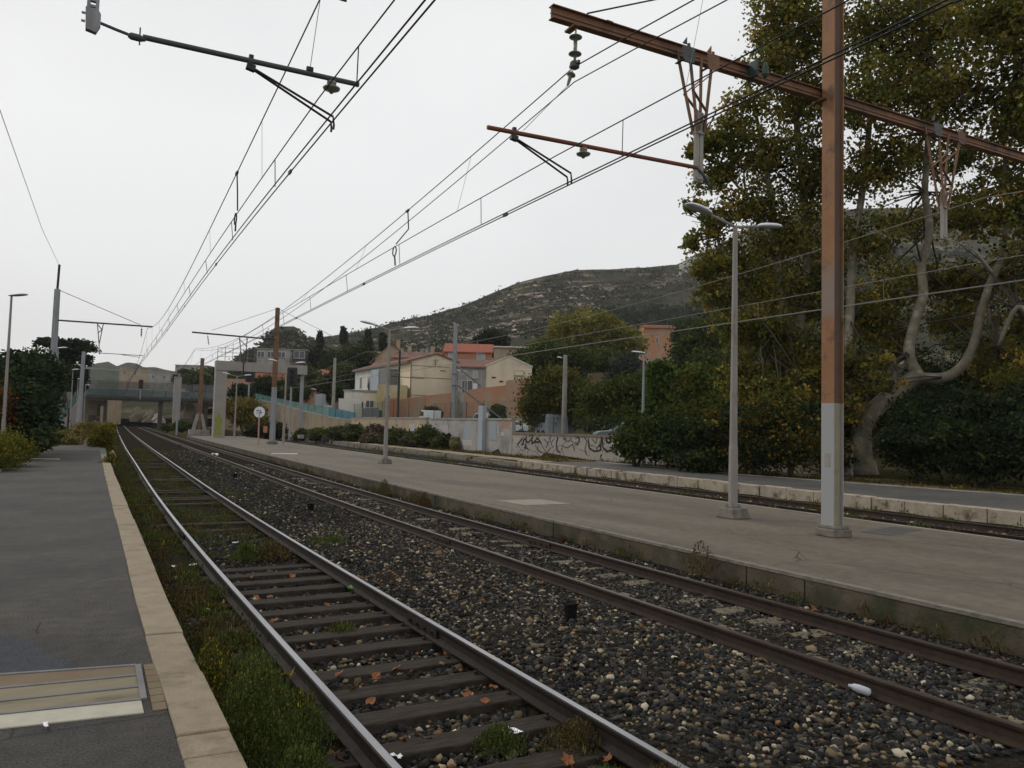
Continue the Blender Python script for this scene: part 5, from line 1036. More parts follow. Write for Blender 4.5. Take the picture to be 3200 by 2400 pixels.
van(1672, 1340, 66, .75, 2.6, 2.0, 'grey lorry cab parked behind the dark wire fence', -1.2, 'bluegrey', 'parked_lorry'); van(1695, 1340, 69, .75, 3, 2.3, 'pale grey lorry behind the dark wire fence, beside the utility pole', -1.2, 'bluegrey', 'parked_lorry')
van(950, 1262, 126, 2.2, 4.4, 2.2, 'white van parked behind the curved teal parapet', 0); 
#--PART4--
# ------------------------------------------------------------------ hills
from mathutils import noise as mn
M['hill'] = mat('scrub_hillside', (.026, .028, .018), (.062, .058, .038), .09, 1, spec=0, c3=(.21, .17, .115), s3=.028, t3=.60, detail=9, stretch=(1, 1, 2.2))
M['hillf'] = mat('far_hillside', (.032, .042, .028), (.055, .062, .042), .02, 1, spec=0, detail=8)
M['cliff'] = mat('pale_rock_face', (.20, .19, .17), (.30, .28, .25), .12, 1, spec=0, detail=9, c3=(.06, .065, .045), s3=.09, t3=.55)
def hillmesh(name, sky, d0, d1, foot, m_, amp=6, step=9, rows=34, curve=.8, rockfn=None, drop_=.0):
    sx = np.array([a for a, b in sky], float); sy = np.array([b for a, b in sky], float); cols = np.arange(sx[0], sx[-1] + 1, step); b = MB(); vs = []
    for i in range(rows + 3):
        t = min(i / rows, 1.0)
        for px in cols:
            s_ = float(np.interp(px, sx, sy)); f_ = foot if not callable(foot) else foot(px); dd0 = d0 if not callable(d0) else d0(px)
            d = dd0 + (d1 - dd0) * t; py = f_ + (s_ - f_) * (t ** curve)
            if i > rows: d = d1 * (1 + .2 * (i - rows)); p = D(px, s_, d1); q = D(px, s_, d); p = Vector((q.x, q.y, p.z - 18 * (i - rows)))
            else: p = D(px, py, d)
            e = math.sin(PI * min(t, .93)) * 1.0 + .12
            nz = mn.fractal(Vector((p.x * .012, p.y * .012, 3.1)), .9, 2.1, 6) * amp + mn.fractal(Vector((p.x * .07, p.y * .07, 7)), .9, 2.1, 4) * amp * .22
            vs.append(p + Vector((0, 0, nz * min(e, 1) * (.55 if i == rows else 1))))
    n = len(cols); b.add(vs, [(i * n + k, i * n + k + 1, (i + 1) * n + k + 1, (i + 1) * n + k) for i in range(rows + 2) for k in range(n - 1)])
    if rockfn:
        for q, f in enumerate(b.f):
            k = f[0] % n; i = f[0] // n
            if rockfn(cols[k], i / rows): b.m[q] = 1
    o = b.build(name, m_, smooth=True); struct(o); return vs, cols, n
SKY = [(880, 1090), (960, 1068), (1040, 1050), (1130, 1033), (1170, 1024), (1230, 1006), (1300, 992), (1345, 985), (1400, 966), (1440, 956), (1500, 931), (1560, 905), (1600, 889), (1650, 873), (1700, 861), (1760, 850), (1800, 844), (1850, 842), (1900, 842), (1950, 838), (2030, 835), (2080, 831), (2115, 828), (2150, 808), (2180, 792), (2215, 782), (2280, 745), (2360, 700), (2500, 665), (2700, 650), (3000, 650), (3300, 660), (3900, 700)]
hv, hc, hn = hillmesh('hill', SKY, lambda px: 165 if px < 2200 else 125, 640, lambda px: hor(px) - 25 if px < 2200 else hor(px) + 10, [M['hill'], M['cliff']], 7, rockfn=lambda px, t: (t > .86 and 2120 < px < 2300) or (2200 < px < 2330 and t > .75))
bv, bc, bn = hillmesh('hill', [(560, 1200), (640, 1170), (700, 1150), (735, 1128), (745, 1112), (788, 1086), (815, 1079), (832, 1052), (846, 1032), (863, 1018), (895, 1018), (918, 1017), (938, 1028), (957, 1050), (990, 1062), (1030, 1085), (1090, 1120), (1150, 1160)], 190, 430, 1278, [M['hill'], M['cliff']], 3, step=7, rows=24, rockfn=lambda px, t: t > .8 and 925 < px < 965 and int(px / 7) % 3 != 0)
hillmesh('far_hill', [(-400, 1150), (0, 1170), (200, 1160), (270, 1148), (302, 1134), (338, 1129), (366, 1143), (398, 1131), (430, 1136), (449, 1147), (485, 1146), (521, 1156), (560, 1162), (640, 1152), (740, 1150), (900, 1160)], 300, 950, 1296, [M['hillf']], 5, rows=20)
hillmesh('bank', [(300, 1300), (330, 1268), (400, 1246), (480, 1240), (560, 1244), (640, 1236), (720, 1230), (820, 1240), (900, 1262)], 185, 240, 1309, [M['hill']], 1.2, step=8, rows=14)
def hillpt(vs, cols, n, px, t, rows):
    k = int(np.clip(np.searchsorted(cols, px), 0, n - 1)); i = int(t * rows); return vs[i * n + k]
rng = np.random.default_rng(4)
# scrub
P_ = []
for _ in range(26000):
    t_ = rng.uniform(.02, .99); px = rng.uniform(900, 2700); p = hillpt(hv, hc, hn, px, t_, 34)
    if mn.noise(Vector((p.x * .03, p.y * .03, 1))) > -.22: P_.append((p.x + rng.normal(0, 4), p.y + rng.normal(0, 4), p.z + .4))
for _ in range(3000):
    p = hillpt(bv, bc, bn, rng.uniform(600, 1100), rng.uniform(.02, .97), 24); P_.append((p.x + rng.normal(0, 2), p.y + rng.normal(0, 2), p.z + .4))
P_ = np.array(P_); k = 5; Q = np.repeat(P_, k, 0) + rng.normal(size=(len(P_) * k, 3)) * np.array([1.3, 1.3, .4])
cc = np.repeat(pal(len(P_), [(.026, .032, .016), (.04, .044, .022), (.055, .052, .03)], [3, 2, 1], rng, .25), k, 0)
tag(npmesh('hill_scrub', leaves(Q, 1.5, rng), LF, cc, M['leafd']), 'low dark scrub covering the stony hillside', 'scrub', kind='stuff')
# pale outcrops strewn over the slope
def outcrops():
    r_ = np.random.default_rng(15); ic = np.array([(-1, -1, -1), (1, -1, -1), (1, 1, -1), (-1, 1, -1), (-.7, -.7, .8), (.7, -.7, .8), (.7, .7, .8), (-.7, .7, .8)]); fc = np.array([(0, 3, 2, 1), (4, 5, 6, 7), (0, 1, 5, 4), (1, 2, 6, 5), (2, 3, 7, 6), (3, 0, 4, 7)]); P = []
    for q_ in range(150):
        t_ = r_.uniform(.12, .9) if q_ % 2 else r_.uniform(.45, .93); px = r_.uniform(1050, 2150) if q_ % 2 else r_.uniform(1250, 1950); k = int(r_.integers(6, 34)); s_ = r_.uniform(6, 30)
        for _ in range(k):
            tt = min(max(t_ + r_.normal(0, .012) , .03), .94); q = px + r_.normal(0, s_); a = hillpt(hv, hc, hn, q, tt, 34); e_ = hillpt(hv, hc, hn, q + 9, tt, 34); c = a.lerp(e_, r_.random()); P.append((c.x, c.y, c.z + .1))
    P = np.array(P); n = len(P); T = ic[None] * r_.uniform(.5, 1.3, (n, 8, 1)) * r_.uniform(.4, 1.5, (n, 1, 1)) * np.array([2.6, 1.6, .6]); V = np.einsum('nkj,nij->nki', T, rotmats(n, r_) * .35 + np.eye(3) * .65)
    tag(npmesh('hill_rocks', P[:, None] + V, fc, pal(n, [(.30, .25, .18), (.21, .175, .125), (.40, .35, .28)], (3, 3, 1), r_, .2), M['rock']), 'pale rocks strewn over the scrubby hillside', 'rocks', kind='stuff')
outcrops()
# woods that read as one mass
def wood(label, spots, per, size, seed, cols=DRK, wts=(3, 3, 2)):
    bl = [(p + Vector((0, 0, r * .5)), (r, r, r * .9)) for p, r in spots]
    tag(crown('woodland', bl, len(bl) * per, size, cols, wts, seed, material=M['leafd'], csz=.22, per=14, shell=.3), label, 'woodland', kind='stuff')
sp = []
for _ in range(190):
    px = rng.uniform(960, 1420); t_ = rng.uniform(.0, .5) * (1 - .35 * (px - 960) / 460); sp.append((hillpt(hv, hc, hn, px, t_, 34), rng.uniform(2.5, 4.5) * (1 + t_)))
for _ in range(70):
    px = rng.uniform(700, 1060); sp.append((hillpt(bv, bc, bn, px, rng.uniform(.02, .62), 24), rng.uniform(2, 4)))
wood('dark evergreen wood covering the lower hill behind the houses', sp, 210, 1.0, 31, DRK + [(.045, .05, .03)], (3, 3, 2, 1))
sp = []
for _ in range(210):
    px = rng.uniform(1760, 2330); t_ = rng.uniform(.22, .62) - (.08 if px < 1850 else 0); sp.append((hillpt(hv, hc, hn, px, t_, 34), rng.uniform(4, 7.5)))
for _ in range(90):
    px = rng.uniform(1420, 1800); t_ = rng.uniform(.03, .25); sp.append((hillpt(hv, hc, hn, px, t_, 34), rng.uniform(3, 5)))
wood('dark pine wood on the hillside left of the plane trees', sp, 230, 1.3, 32, DRK + [(.04, .05, .03)], (3, 3, 2, 1))
sp = []
for _ in range(230):
    px = rng.uniform(2150, 3500); sp.append((hillpt(hv, hc, hn, px, rng.uniform(.0, .75), 34), rng.uniform(4, 9)))
wood('hillside wood seen through the plane trees', sp, 200, 1.2, 33, DRK + [(.06, .06, .03)], (3, 3, 2, 1))
# ------------------------------------------------------------------ trees
def trunk(root, pts, rs, m_='bark', name='trunk', n=9):
    return MB().tube(pts, list(rs), n).build(name, M[m_], root, smooth=True)
def tree(name, label, lobes, n, size, cols, wts, seed, px, pyb, d, r=.25, cat='tree', group=None, zb=None, stems=1, m_='barkd', csz=.2, per=22, shell=.5, material=None):
    p = D(px, pyb, d); z0 = zb if zb is not None else p.z; t = thing(name, (p.x, p.y, z0), label, cat, group)
    rr = random.Random(seed)
    for k in range(max(stems, 1)):
        b = MB()
        tgt = lobes[min(k, len(lobes) - 1)][0]; o = Vector((rr.uniform(-.3, .3), rr.uniform(-.2, .2), 0)) * (stems > 1)
        base = Vector((p.x, p.y, z0)); mid = base.lerp(tgt, .5) + Vector((rr.uniform(-.3, .3), rr.uniform(-.3, .3), 0)) * r * 4
        b.tube([base + o - Vector((0, 0, .1)), base.lerp(mid, .6) + o, mid, tgt], [r * 1.25, r, r * .75, r * .35], 8)
        for c, rd in lobes:
            for _ in range(2):
                e = Vector(c) + Vector((rr.uniform(-.6, .6) * rd[0], rr.uniform(-.6, .6) * rd[1], rr.uniform(-.2, .7) * rd[2])); b.tube([mid, mid.lerp(e, .5) + Vector((0, 0, .15 * r)), e], [r * .5, r * .3, r * .1], 5)
        b.build('trunk', M[m_], t, smooth=True)
    crown('crown', lobes, n, size, cols, wts, seed, t, csz=csz, per=per, shell=shell, material=material); return t
YG = [(.16, .15, .03), (.20, .175, .04), (.11, .11, .025)]; BRG = [(.06, .095, .02), (.085, .125, .028), (.045, .07, .018)]
tree('round_tree', 'big yellow green round headed tree high on the slope between stone hut and terracotta house', [B(1800, 1048, 138, 88, 72), B(1745, 1062, 138, 40, 50), B(1905, 1055, 138, 75, 62), B(1960, 1075, 138, 55, 45), B(1870, 1015, 140, 55, 42)], 15000, .5, YG, (3, 2, 2), 41, 1820, 1200, 138, .5, zb=6)
tree('round_tree', 'brownish green round tree behind the graffiti wall, right of the last cream house', [B(1740, 1235, 66, 92, 76), B(1690, 1280, 66, 62, 52), B(1800, 1262, 66, 75, 66), B(1755, 1185, 67, 50, 36)], 19000, .26, [(.09, .085, .024), (.065, .078, .022), (.11, .088, .024)], (3, 3, 1), 42, 1745, 1345, 66, .3, zb=.75)
tree('garden_tree', 'soft green tree on the slope above the brownish round tree', [B(1760, 1118, 105, 62, 42), B(1700, 1100, 106, 50, 36), B(1820, 1125, 104, 45, 34)], 9000, .36, GRN, (3, 1, 3, 2), 43, 1760, 1220, 105, .3, zb=4)
tree('garden_tree', 'light green spreading tree between the stone hut and the brown wall', [B(1905, 1128, 110, 58, 32), B(1865, 1120, 111, 35, 28)], 6000, .36, GRN, (2, 1, 3, 2), 44, 1905, 1200, 110, .3, zb=4)
tree('olive_tree', 'blue grey olive tree left of the short beige wall', [B(1965, 1150, 88, 52, 48), B(1985, 1195, 88, 50, 40), B(1940, 1190, 89, 45, 40)], 9000, .26, [(.05, .06, .045), (.065, .075, .06), (.035, .045, .03)], (3, 2, 2), 45, 1965, 1290, 88, .25, zb=2.2)
tree('garden_tree', 'wide deep green tree between the round tree and the slim lamp post', [B(1890, 1265, 60, 70, 60), B(1960, 1240, 60, 75, 62), B(1850, 1300, 60, 50, 40), B(2010, 1215, 60, 50, 50), B(1930, 1310, 59, 90, 40)], 20000, .24, [(.05, .072, .02), (.075, .09, .024), (.095, .09, .024)], (3, 3, 1), 46, 1935, 1345, 60, .3, zb=.75)
tree('garden_tree', 'bright green leafy tree directly right of the slim lamp post', [B(2085, 1205, 48, 60, 52), B(2060, 1160, 48, 34, 30), B(2100, 1270, 48, 70, 60)], 13000, .22, BRG, (3, 2, 2), 47, 2090, 1400, 48, .22, zb=.3)
tree('garden_tree', 'yellowing green tree between the bright tree and the tall lamp post', [B(2175, 1215, 46, 70, 70), B(2215, 1290, 45, 85, 75), B(2150, 1320, 44, 80, 62), B(2240, 1210, 46, 60, 60)], 20000, .22, [(.08, .095, .022), (.095, .125, .028), (.14, .11, .026), (.06, .075, .022)], (3, 3, 1, 2), 48, 2190, 1430, 45, .28, zb=.3)
tree('garden_tree', 'grey green tree below the terracotta hillside house, behind the others', [B(2160, 1105, 80, 58, 62), B(2215, 1060, 80, 70, 70), B(2150, 1045, 95, 45, 48), B(2230, 1150, 75, 70, 60)], 14000, .32, GRN + [(.04, .055, .035)], (3, 2, 1, 2, 3), 49, 2150, 1280, 80, .3, zb=2)
# shrubs between the far platform and the walls
SH = [((1985, 1385, 37, 48, 56), (2000, 1330, 37, 30, 36), 'dense green shrub at the right end of the graffiti wall', 1995, 1448, GRN, (3, 3, 1, 1)),
      ((2110, 1365, 36, 85, 58), (2075, 1410, 35.5, 50, 42), 'broad dark shrub behind the slim lamp post', 2100, 1462, DRK + GRN[:2], (2, 2, 1, 2, 2)),
      ((2215, 1400, 34, 90, 80), (2170, 1440, 33, 60, 45), 'dark multi stemmed shrub left of the tall lamp post', 2205, 1475, DRK + GRN[:1], (2, 2, 1, 1)),
      ((2350, 1400, 32, 90, 90), (2310, 1330, 33, 80, 70), 'dark olive shrub directly behind the tall lamp post', 2345, 1490, DRK + OLV[:3], (2, 2, 2, 1, 1, 2)),
      ((2480, 1380, 31, 100, 100), (2440, 1300, 32, 90, 80), 'olive brown shrub between the tall lamp post and the big mast', 2480, 1500, DRK + OLV, (1, 2, 2, 2, 1, 2, 1, 2)),
      ((2880, 1400, 30, 105, 95), (2900, 1300, 32, 110, 90), 'deep green shrub mass just right of the thick plane trunk', 2870, 1505, DRK + GRN[:2], (3, 3, 2, 1, 2)),
      ((3060, 1420, 28, 120, 95), (3020, 1290, 30, 100, 80), 'very dark shrub mass before the plane trees near the right edge', 3060, 1535, DRK + GRN[:1], (4, 3, 2, 1)),
      ((3250, 1400, 27, 130, 130), (3200, 1270, 29, 110, 80), 'dark shrub mass cut by the right edge', 3260, 1550, DRK, (3, 3, 2)),
      ((2600, 1330, 36, 80, 90), (2590, 1410, 34, 50, 70), 'olive green shrub hidden behind the big mast', 2620, 1500, DRK + OLV, (2, 2, 2, 1, 1, 2, 1, 2))]
SH += [((2700, 1260, 44, 130, 110), (2780, 1350, 43, 120, 90), 'dark undergrowth behind the thick plane trunk', 2720, 1440, DRK + OLV[:2], (3, 3, 2, 1, 1)), ((3000, 1200, 43, 160, 90), (2900, 1260, 42, 120, 100), 'dark undergrowth below the big forked plane limb', 2980, 1440, DRK + GRN[:1], (3, 3, 2, 1)), ((3200, 1150, 42, 140, 100), (3120, 1230, 40, 120, 90), 'dark undergrowth at the right edge beneath the corner plane tree', 3160, 1450, DRK + OLV[:1], (3, 3, 2, 1))]
for i, (l0, l1, lb, px, pyb, cols, wts) in enumerate(SH):
    xr = random.Random(i + 5); ex = [B(xr.choice((l0, l1))[0] + xr.uniform(-1, 1) * l0[3], l0[1] + xr.uniform(-1.05, .4) * l0[4], l0[2] + xr.uniform(-.6, 2.5), l0[3] * xr.uniform(.2, .42), l0[4] * xr.uniform(.2, .45), rz=.7) for _ in range(9)]
    tree('shrub', lb, [B(l0[0], l0[1], l0[2], l0[3] * .85, l0[4] * .82, rz=1.3), B(l1[0], l1[1], l1[2], l1[3] * .85, l1[4] * .8, rz=1.2)] + ex, 13000, .15, cols, wts, 60 + i, px, pyb, l0[2], .07, 'shrub', 'dark shrubs along the far platform', zb=-.2, stems=3, shell=.25, csz=.22, material=M['leafd'])
# plane trees
PLN = [(.165, .150, .034), (.22, .185, .038), (.115, .125, .03), (.27, .19, .038), (.075, .085, .022)]; M['leafp'] = leafmat('plane_foliage', .5)
def limb(b, pts, r0_, r1):
    P3 = [D(*q) for q in pts]; n = len(P3); Q = []
    for i in range(n - 1):
        for k in range(4):
            t_ = k / 4; a = P3[max(i - 1, 0)]; p = P3[i]; q = P3[i + 1]; e = P3[min(i + 2, n - 1)]
            Q.append(.5 * ((2 * p) + (q - a) * t_ + (2 * a - 5 * p + 4 * q - e) * t_ ** 2 + (3 * p - a - 3 * q + e) * t_ ** 3))
    Q.append(P3[-1]); m = len(Q); rs = [r0_ + (r1 - r0_) * (i / (m - 1)) ** .8 for i in range(m)]; b.tube(Q, rs, 10); return P3
def plane(label, base, limbs, lobes, n, seed, twigs=60):
    p = D(*base); t = thing('plane_tree', (p.x, p.y, -.2), label, 'tree', 'tall autumn plane trees beyond the far platform'); rr = random.Random(seed); ends = []
    b = MB(); L0 = limbs[0]; P3 = limb(b, L0[0], L0[1], L0[2]); b.lathe((p.x, p.y, -.3), [(L0[1] * 1.5, 0), (L0[1] * 1.15, .35), (L0[1] * .98, .8)], 12); b.build('trunk', M['bark'], t, smooth=True)
    for l, ra, rb in limbs[1:]:
        b = MB(); P3 = limb(b, l, ra, rb); ends += P3[1:]; b.build('limb', M['bark'], t, smooth=True)
    b = MB()
    for _ in range(twigs):
        c, rd = lobes[rr.randrange(len(lobes))]; e = Vector(c) + Vector((rr.uniform(-.9, .9) * rd[0], rr.uniform(-.9, .9) * rd[1], rr.uniform(-.8, .9) * rd[2])); a = min(ends, key=lambda q: (q - e).length + rr.uniform(0, 2)) ; m_ = a.lerp(e, .5) + Vector((rr.uniform(-.5, .5), rr.uniform(-.5, .5), rr.uniform(0, .5)))
        b.tube([a, m_, e], [.055, .035, .012], 5)
    b.build('branches', M['barkd'], t, smooth=True)
    crown('crown', lobes, int(n * .68), .185, PLN, (4, 3, 4, 2, 3), seed, t, csz=.125, per=24, shell=.12, var=.22, material=M['leafp']); return t
plane('plane tree with thick trunk and big forked limb right of the mast', (2700, 1490, 35),
      [([(2705, 1500, 35), (2690, 1400, 35), (2700, 1320, 35), (2760, 1255, 35), (2830, 1200, 34.7), (2880, 1165, 34.5)], .5, .34),
       ([(2870, 1175, 34.6), (2840, 1110, 34.8), (2855, 1020, 35), (2885, 920, 35), (2880, 830, 35.4), (2905, 720, 35.5), (2890, 600, 36), (2900, 420, 36), (2880, 200, 36), (2890, 0, 36)], .28, .1),
       ([(2860, 1180, 34.6), (2950, 1180, 34.3), (3010, 1140, 34), (3045, 1070, 34), (3065, 980, 34), (3095, 880, 34), (3130, 800, 34), (3150, 640, 34), (3140, 420, 34), (3180, 200, 34)], .28, .07),
       ([(2700, 1330, 35), (2640, 1180, 35.5), (2655, 1000, 36), (2665, 800, 36), (2700, 560, 36), (2720, 300, 36), (2700, 60, 36)], .3, .09)],
      [B(2760, 80, 35, 170, 150), B(2950, 60, 35, 180, 150), B(2860, 250, 36, 180, 130), B(2720, 300, 34, 140, 130), B(2740, 520, 35, 130, 120), B(2960, 300, 33, 150, 130), B(2900, 480, 38, 140, 90), B(2700, 760, 36, 110, 110), B(2850, 700, 39.5, 130, 60), B(2820, 900, 39.5, 130, 90), B(2720, 1000, 37, 100, 110), B(2790, 1080, 38, 90, 70), B(2660, 1150, 35, 95, 100), B(2640, 1290, 34.5, 70, 70), B(2980, 1000, 39, 110, 80), B(2760, 1190, 33, 45, 40, 1), B(2740, 1120, 33, 40, 35, 1), B(2960, 860, 38, 90, 60), B(3010, 640, 39, 90, 70), B(3040, 500, 38, 80, 70)], 62000, 71, 150)
plane('plane tree filling the top right corner, cut by the right edge', (3420, 1560, 31),
      [([(3400, 1570, 31), (3410, 1400, 31), (3380, 1250, 31), (3360, 1100, 31)], .5, .4), ([(3360, 1120, 31), (3250, 1020, 31), (3180, 960, 31.5), (3120, 1080, 32)], .2, .07), ([(3360, 1100, 31), (3320, 800, 31), (3260, 500, 31), (3200, 200, 31)], .3, .08), ([(3360, 1100, 31), (3420, 700, 31), (3420, 300, 31)], .3, .08)],
      [B(3120, 60, 31, 170, 150), B(3260, 100, 31, 160, 160), B(3170, 330, 32, 130, 130), B(3260, 380, 31, 150, 150), B(3180, 620, 32, 110, 90), B(3280, 700, 31, 150, 130), B(3060, 690, 37, 95, 65), B(3120, 540, 36, 70, 60), B(3160, 850, 38, 110, 90), B(3240, 1000, 34, 130, 100), B(3120, 1120, 38, 110, 90), B(3240, 1180, 31, 140, 90), B(3020, 900, 39, 90, 70)], 46000, 72, 110)
plane('leftmost plane tree with ragged leaves, behind the nearest lamp post', (2500, 1490, 38),
      [([(2500, 1500, 38), (2490, 1300, 38), (2450, 1180, 38)], .4, .3), ([(2450, 1190, 38), (2380, 1050, 38), (2310, 940, 38), (2270, 840, 38), (2240, 740, 38)], .26, .06), ([(2460, 1190, 38), (2440, 950, 38), (2420, 700, 38), (2380, 450, 38), (2340, 250, 38)], .28, .06), ([(2460, 1190, 38), (2520, 900, 38), (2510, 600, 38), (2480, 300, 38), (2460, 60, 38)], .3, .08),
       ([(2420, 700, 38), (2330, 610, 38), (2250, 520, 38), (2180, 470, 38)], .09, .03)],
      [B(2450, 40, 37, 115, 110), B(2540, 120, 38, 130, 140), B(2400, 200, 37, 105, 95), B(2350, 330, 37, 95, 60), B(2520, 330, 38, 130, 120), B(2300, 430, 37, 110, 75), B(2220, 455, 36, 70, 50), B(2165, 470, 36, 38, 34), B(2165, 640, 37, 42, 40), B(2170, 760, 37, 40, 45), B(2410, 500, 38, 130, 100), B(2250, 560, 37, 85, 75), B(2560, 560, 38, 110, 130), B(2360, 650, 38, 120, 85), B(2230, 690, 37, 75, 60), B(2480, 740, 38, 140, 100), B(2290, 800, 38, 105, 80), B(2210, 840, 38, 50, 70), B(2410, 900, 39, 150, 100), B(2250, 930, 38, 80, 70), B(2560, 920, 38, 100, 120), B(2330, 1030, 38, 130, 90), B(2470, 1080, 37, 120, 100), B(2340, 1180, 37, 110, 100), B(2450, 1240, 35, 110, 90), B(2560, 1180, 36, 100, 100)], 84000, 73, 200)
# ------------------------------------------------------------------ left side greenery
tree('hedge_bush', 'large dark green bush at the left edge beside the platform path', [B(40, 1200, 33, 85, 90), B(110, 1170, 36, 62, 75), B(60, 1300, 29, 90, 100), B(105, 1240, 36, 62, 85), B(108, 1330, 29, 46, 75), B(-60, 1250, 30, 90, 130), B(165, 1175, 38, 28, 38), B(138, 1370, 28, 22, 40)], 46000, .17, [(.025, .038, .018), (.035, .052, .022), (.03, .04, .025), (.05, .065, .025)], (3, 3, 2, 1), 81, 80, 1390, 31, .2, 'bush', zb=-.05, stems=3, shell=.3, material=M['leafd'])
tree('autumn_shrub', 'small rust orange shrub in front of the dark left bush', [B(14, 1255, 28, 22, 52), B(20, 1315, 28, 30, 26)], 1300, .09, [(.26, .09, .025), (.17, .07, .02), (.06, .05, .02)], (3, 2, 3), 82, 12, 1400, 28, .03, 'shrub', zb=-.05, csz=.3)
tree('yellow_bush', 'low yellow green bush in the left bottom corner of the hedge', [B(15, 1400, 24, 70, 48), B(62, 1418, 24, 34, 34), B(-60, 1410, 22, 80, 60), B(0, 1435, 22, 60, 30)], 16000, .06, [(.12, .115, .02), (.075, .085, .02), (.16, .14, .025)], (3, 3, 1), 83, 20, 1470, 23, .03, 'shrub', zb=-.05, stems=3, shell=.2)
tree('tall_grass_bush', 'dry golden bush beside the path below the teal stairs', [B(190, 1370, 44, 26, 28), B(225, 1366, 46, 30, 26), B(205, 1380, 43, 38, 18)], 9000, .10, [(.22, .17, .06), (.16, .13, .045), (.10, .095, .03)], (3, 3, 1), 84, 200, 1395, 44, .03, 'shrub', zb=-.05, stems=3, shell=.2)
tree('tall_grass_bush', 'dry golden bush at the far end of the path near the bridge columns', [B(268, 1345, 60, 30, 24), B(300, 1335, 66, 22, 14)], 5000, .13, [(.17, .14, .05), (.11, .10, .03)], (3, 2), 85, 270, 1365, 60, .03, 'shrub', zb=-.05, stems=3, shell=.2)
tree('yellow_bush', 'rounded yellow green bush between the path and the near track', [B(322, 1368, 41, 30, 38), B(335, 1345, 42, 20, 24), B(305, 1380, 41, 22, 20)], 10000, .09, [(.15, .135, .02), (.10, .10, .02), (.2, .17, .03)], (3, 3, 1), 86, 322, 1400, 41, .03, 'shrub', zb=-.3, stems=3, shell=.2)
tree('umbrella_pine', 'dark flat topped pine above the left hedge, behind the grey mast', [B(165, 1072, 112, 45, 9, 3), B(225, 1073, 112, 55, 11, 3), B(270, 1090, 112, 35, 10, 2.5), B(215, 1096, 112, 55, 10, 3), B(255, 1118, 112, 32, 7, 2.5), B(190, 1120, 112, 55, 13, 3), B(140, 1064, 112, 20, 8, 2), B(270, 1135, 112, 22, 5, 2), B(190, 1150, 110, 45, 22, 3), B(230, 1165, 108, 40, 20, 3)], 15000, .36, DRK, (3, 3, 1), 87, 215, 1290, 112, .4, zb=0, csz=.13, per=18, shell=.1, material=M['leafd'])
for i, (px, py, d, rx, ry, cols, lb) in enumerate((
        (228, 1188, 125, 34, 32, DRK, 'dark tree mass behind the teal stairs'), (620, 1190, 185, 40, 30, GRN, 'green tree left of the portal leg on the far slope'), (575, 1180, 190, 26, 20, DRK, 'dark small tree between far building and pillar'),
        (715, 1195, 170, 26, 24, GRN, 'olive tree in the portal opening'), (828, 1212, 140, 38, 32, DRK, 'dark spiky leaved tree in front of the orange building'), (880, 1215, 140, 30, 28, DRK + GRN, 'dark green tree right of the orange building'),
        (950, 1180, 145, 48, 40, GRN, 'bright green tree right of the portal under the villa'), (930, 1225, 135, 36, 26, GRN, 'low green tree above the pink building'), (1030, 1210, 140, 45, 40, GRN + DRK, 'green tree behind the slender utility pole'),
        (1075, 1180, 150, 50, 45, DRK + GRN, 'dark green tree left of the cream house'), (1120, 1110, 170, 60, 45, GRN + DRK, 'lighter green tree on the slope above the cream house'), (980, 1120, 185, 40, 30, DRK, 'dark tree above the pink house'), (1045, 1130, 175, 40, 30, DRK + GRN, 'dark green tree on the slope behind the slender pole'),
        (1640, 1130, 128, 50, 36, GRN, 'bright green tree just right of the cream gable'), (1690, 1150, 110, 45, 34, GRN, 'green tree between the cream gable and the round tree'), (1540, 1055, 190, 45, 22, DRK, 'dark tree behind the low beige house'),
        (660, 1180, 200, 30, 24, GRN + DRK, 'green tree seen left of the portal leg'), (755, 1225, 130, 30, 20, DRK, 'dark tree behind the bridge ramp parapet'), (1350, 1290, 94, 24, 16, DRK + GRN, 'small green tree behind the tall wall, below the terracotta wall'),
        (1555, 1290, 90, 18, 26, GRN, 'slim green shrub above the right end of the tall wall'), (1100, 1262, 120, 22, 14, DRK, 'small dark bush behind the teal fence corner'))):
    tree('garden_tree', lb, [B(px, py, d, rx, ry), B(px - rx * .5, py + ry * .5, d, rx * .7, ry * .6), B(px + rx * .5, py + ry * .45, d + 1, rx * .7, ry * .6)], 4500, d * .0032, cols, [1] * len(cols), 100 + i, px, py + ry * 1.6, d, .2, group='garden trees on the slope and round the bridge')
for i, (px, py, d, h, lb) in enumerate(((1073, 1046, 230, 26, 'slim dark cypress on the skyline left of the street lamp'), (1000, 1060, 230, 26, 'dark cypress on the skyline, leftmost of three'), (1150, 1066, 215, 34, 'tall dark cypress against the hill above the cream house'), (1196, 1068, 215, 26, 'dark cypress at the hill foot behind the double lamp'))):
    tree('cypress_tree', lb, [B(px, py + h * .3, d, 6, h * .8), B(px, py - h * .3, d, 3.5, h * .7)], 2200, .7, DRK, (1, 1, 1), 140 + i, px, py + h * 2, d, .2, group='dark cypress trees on the lower hill', per=10, csz=.3, material=M['leafd'])
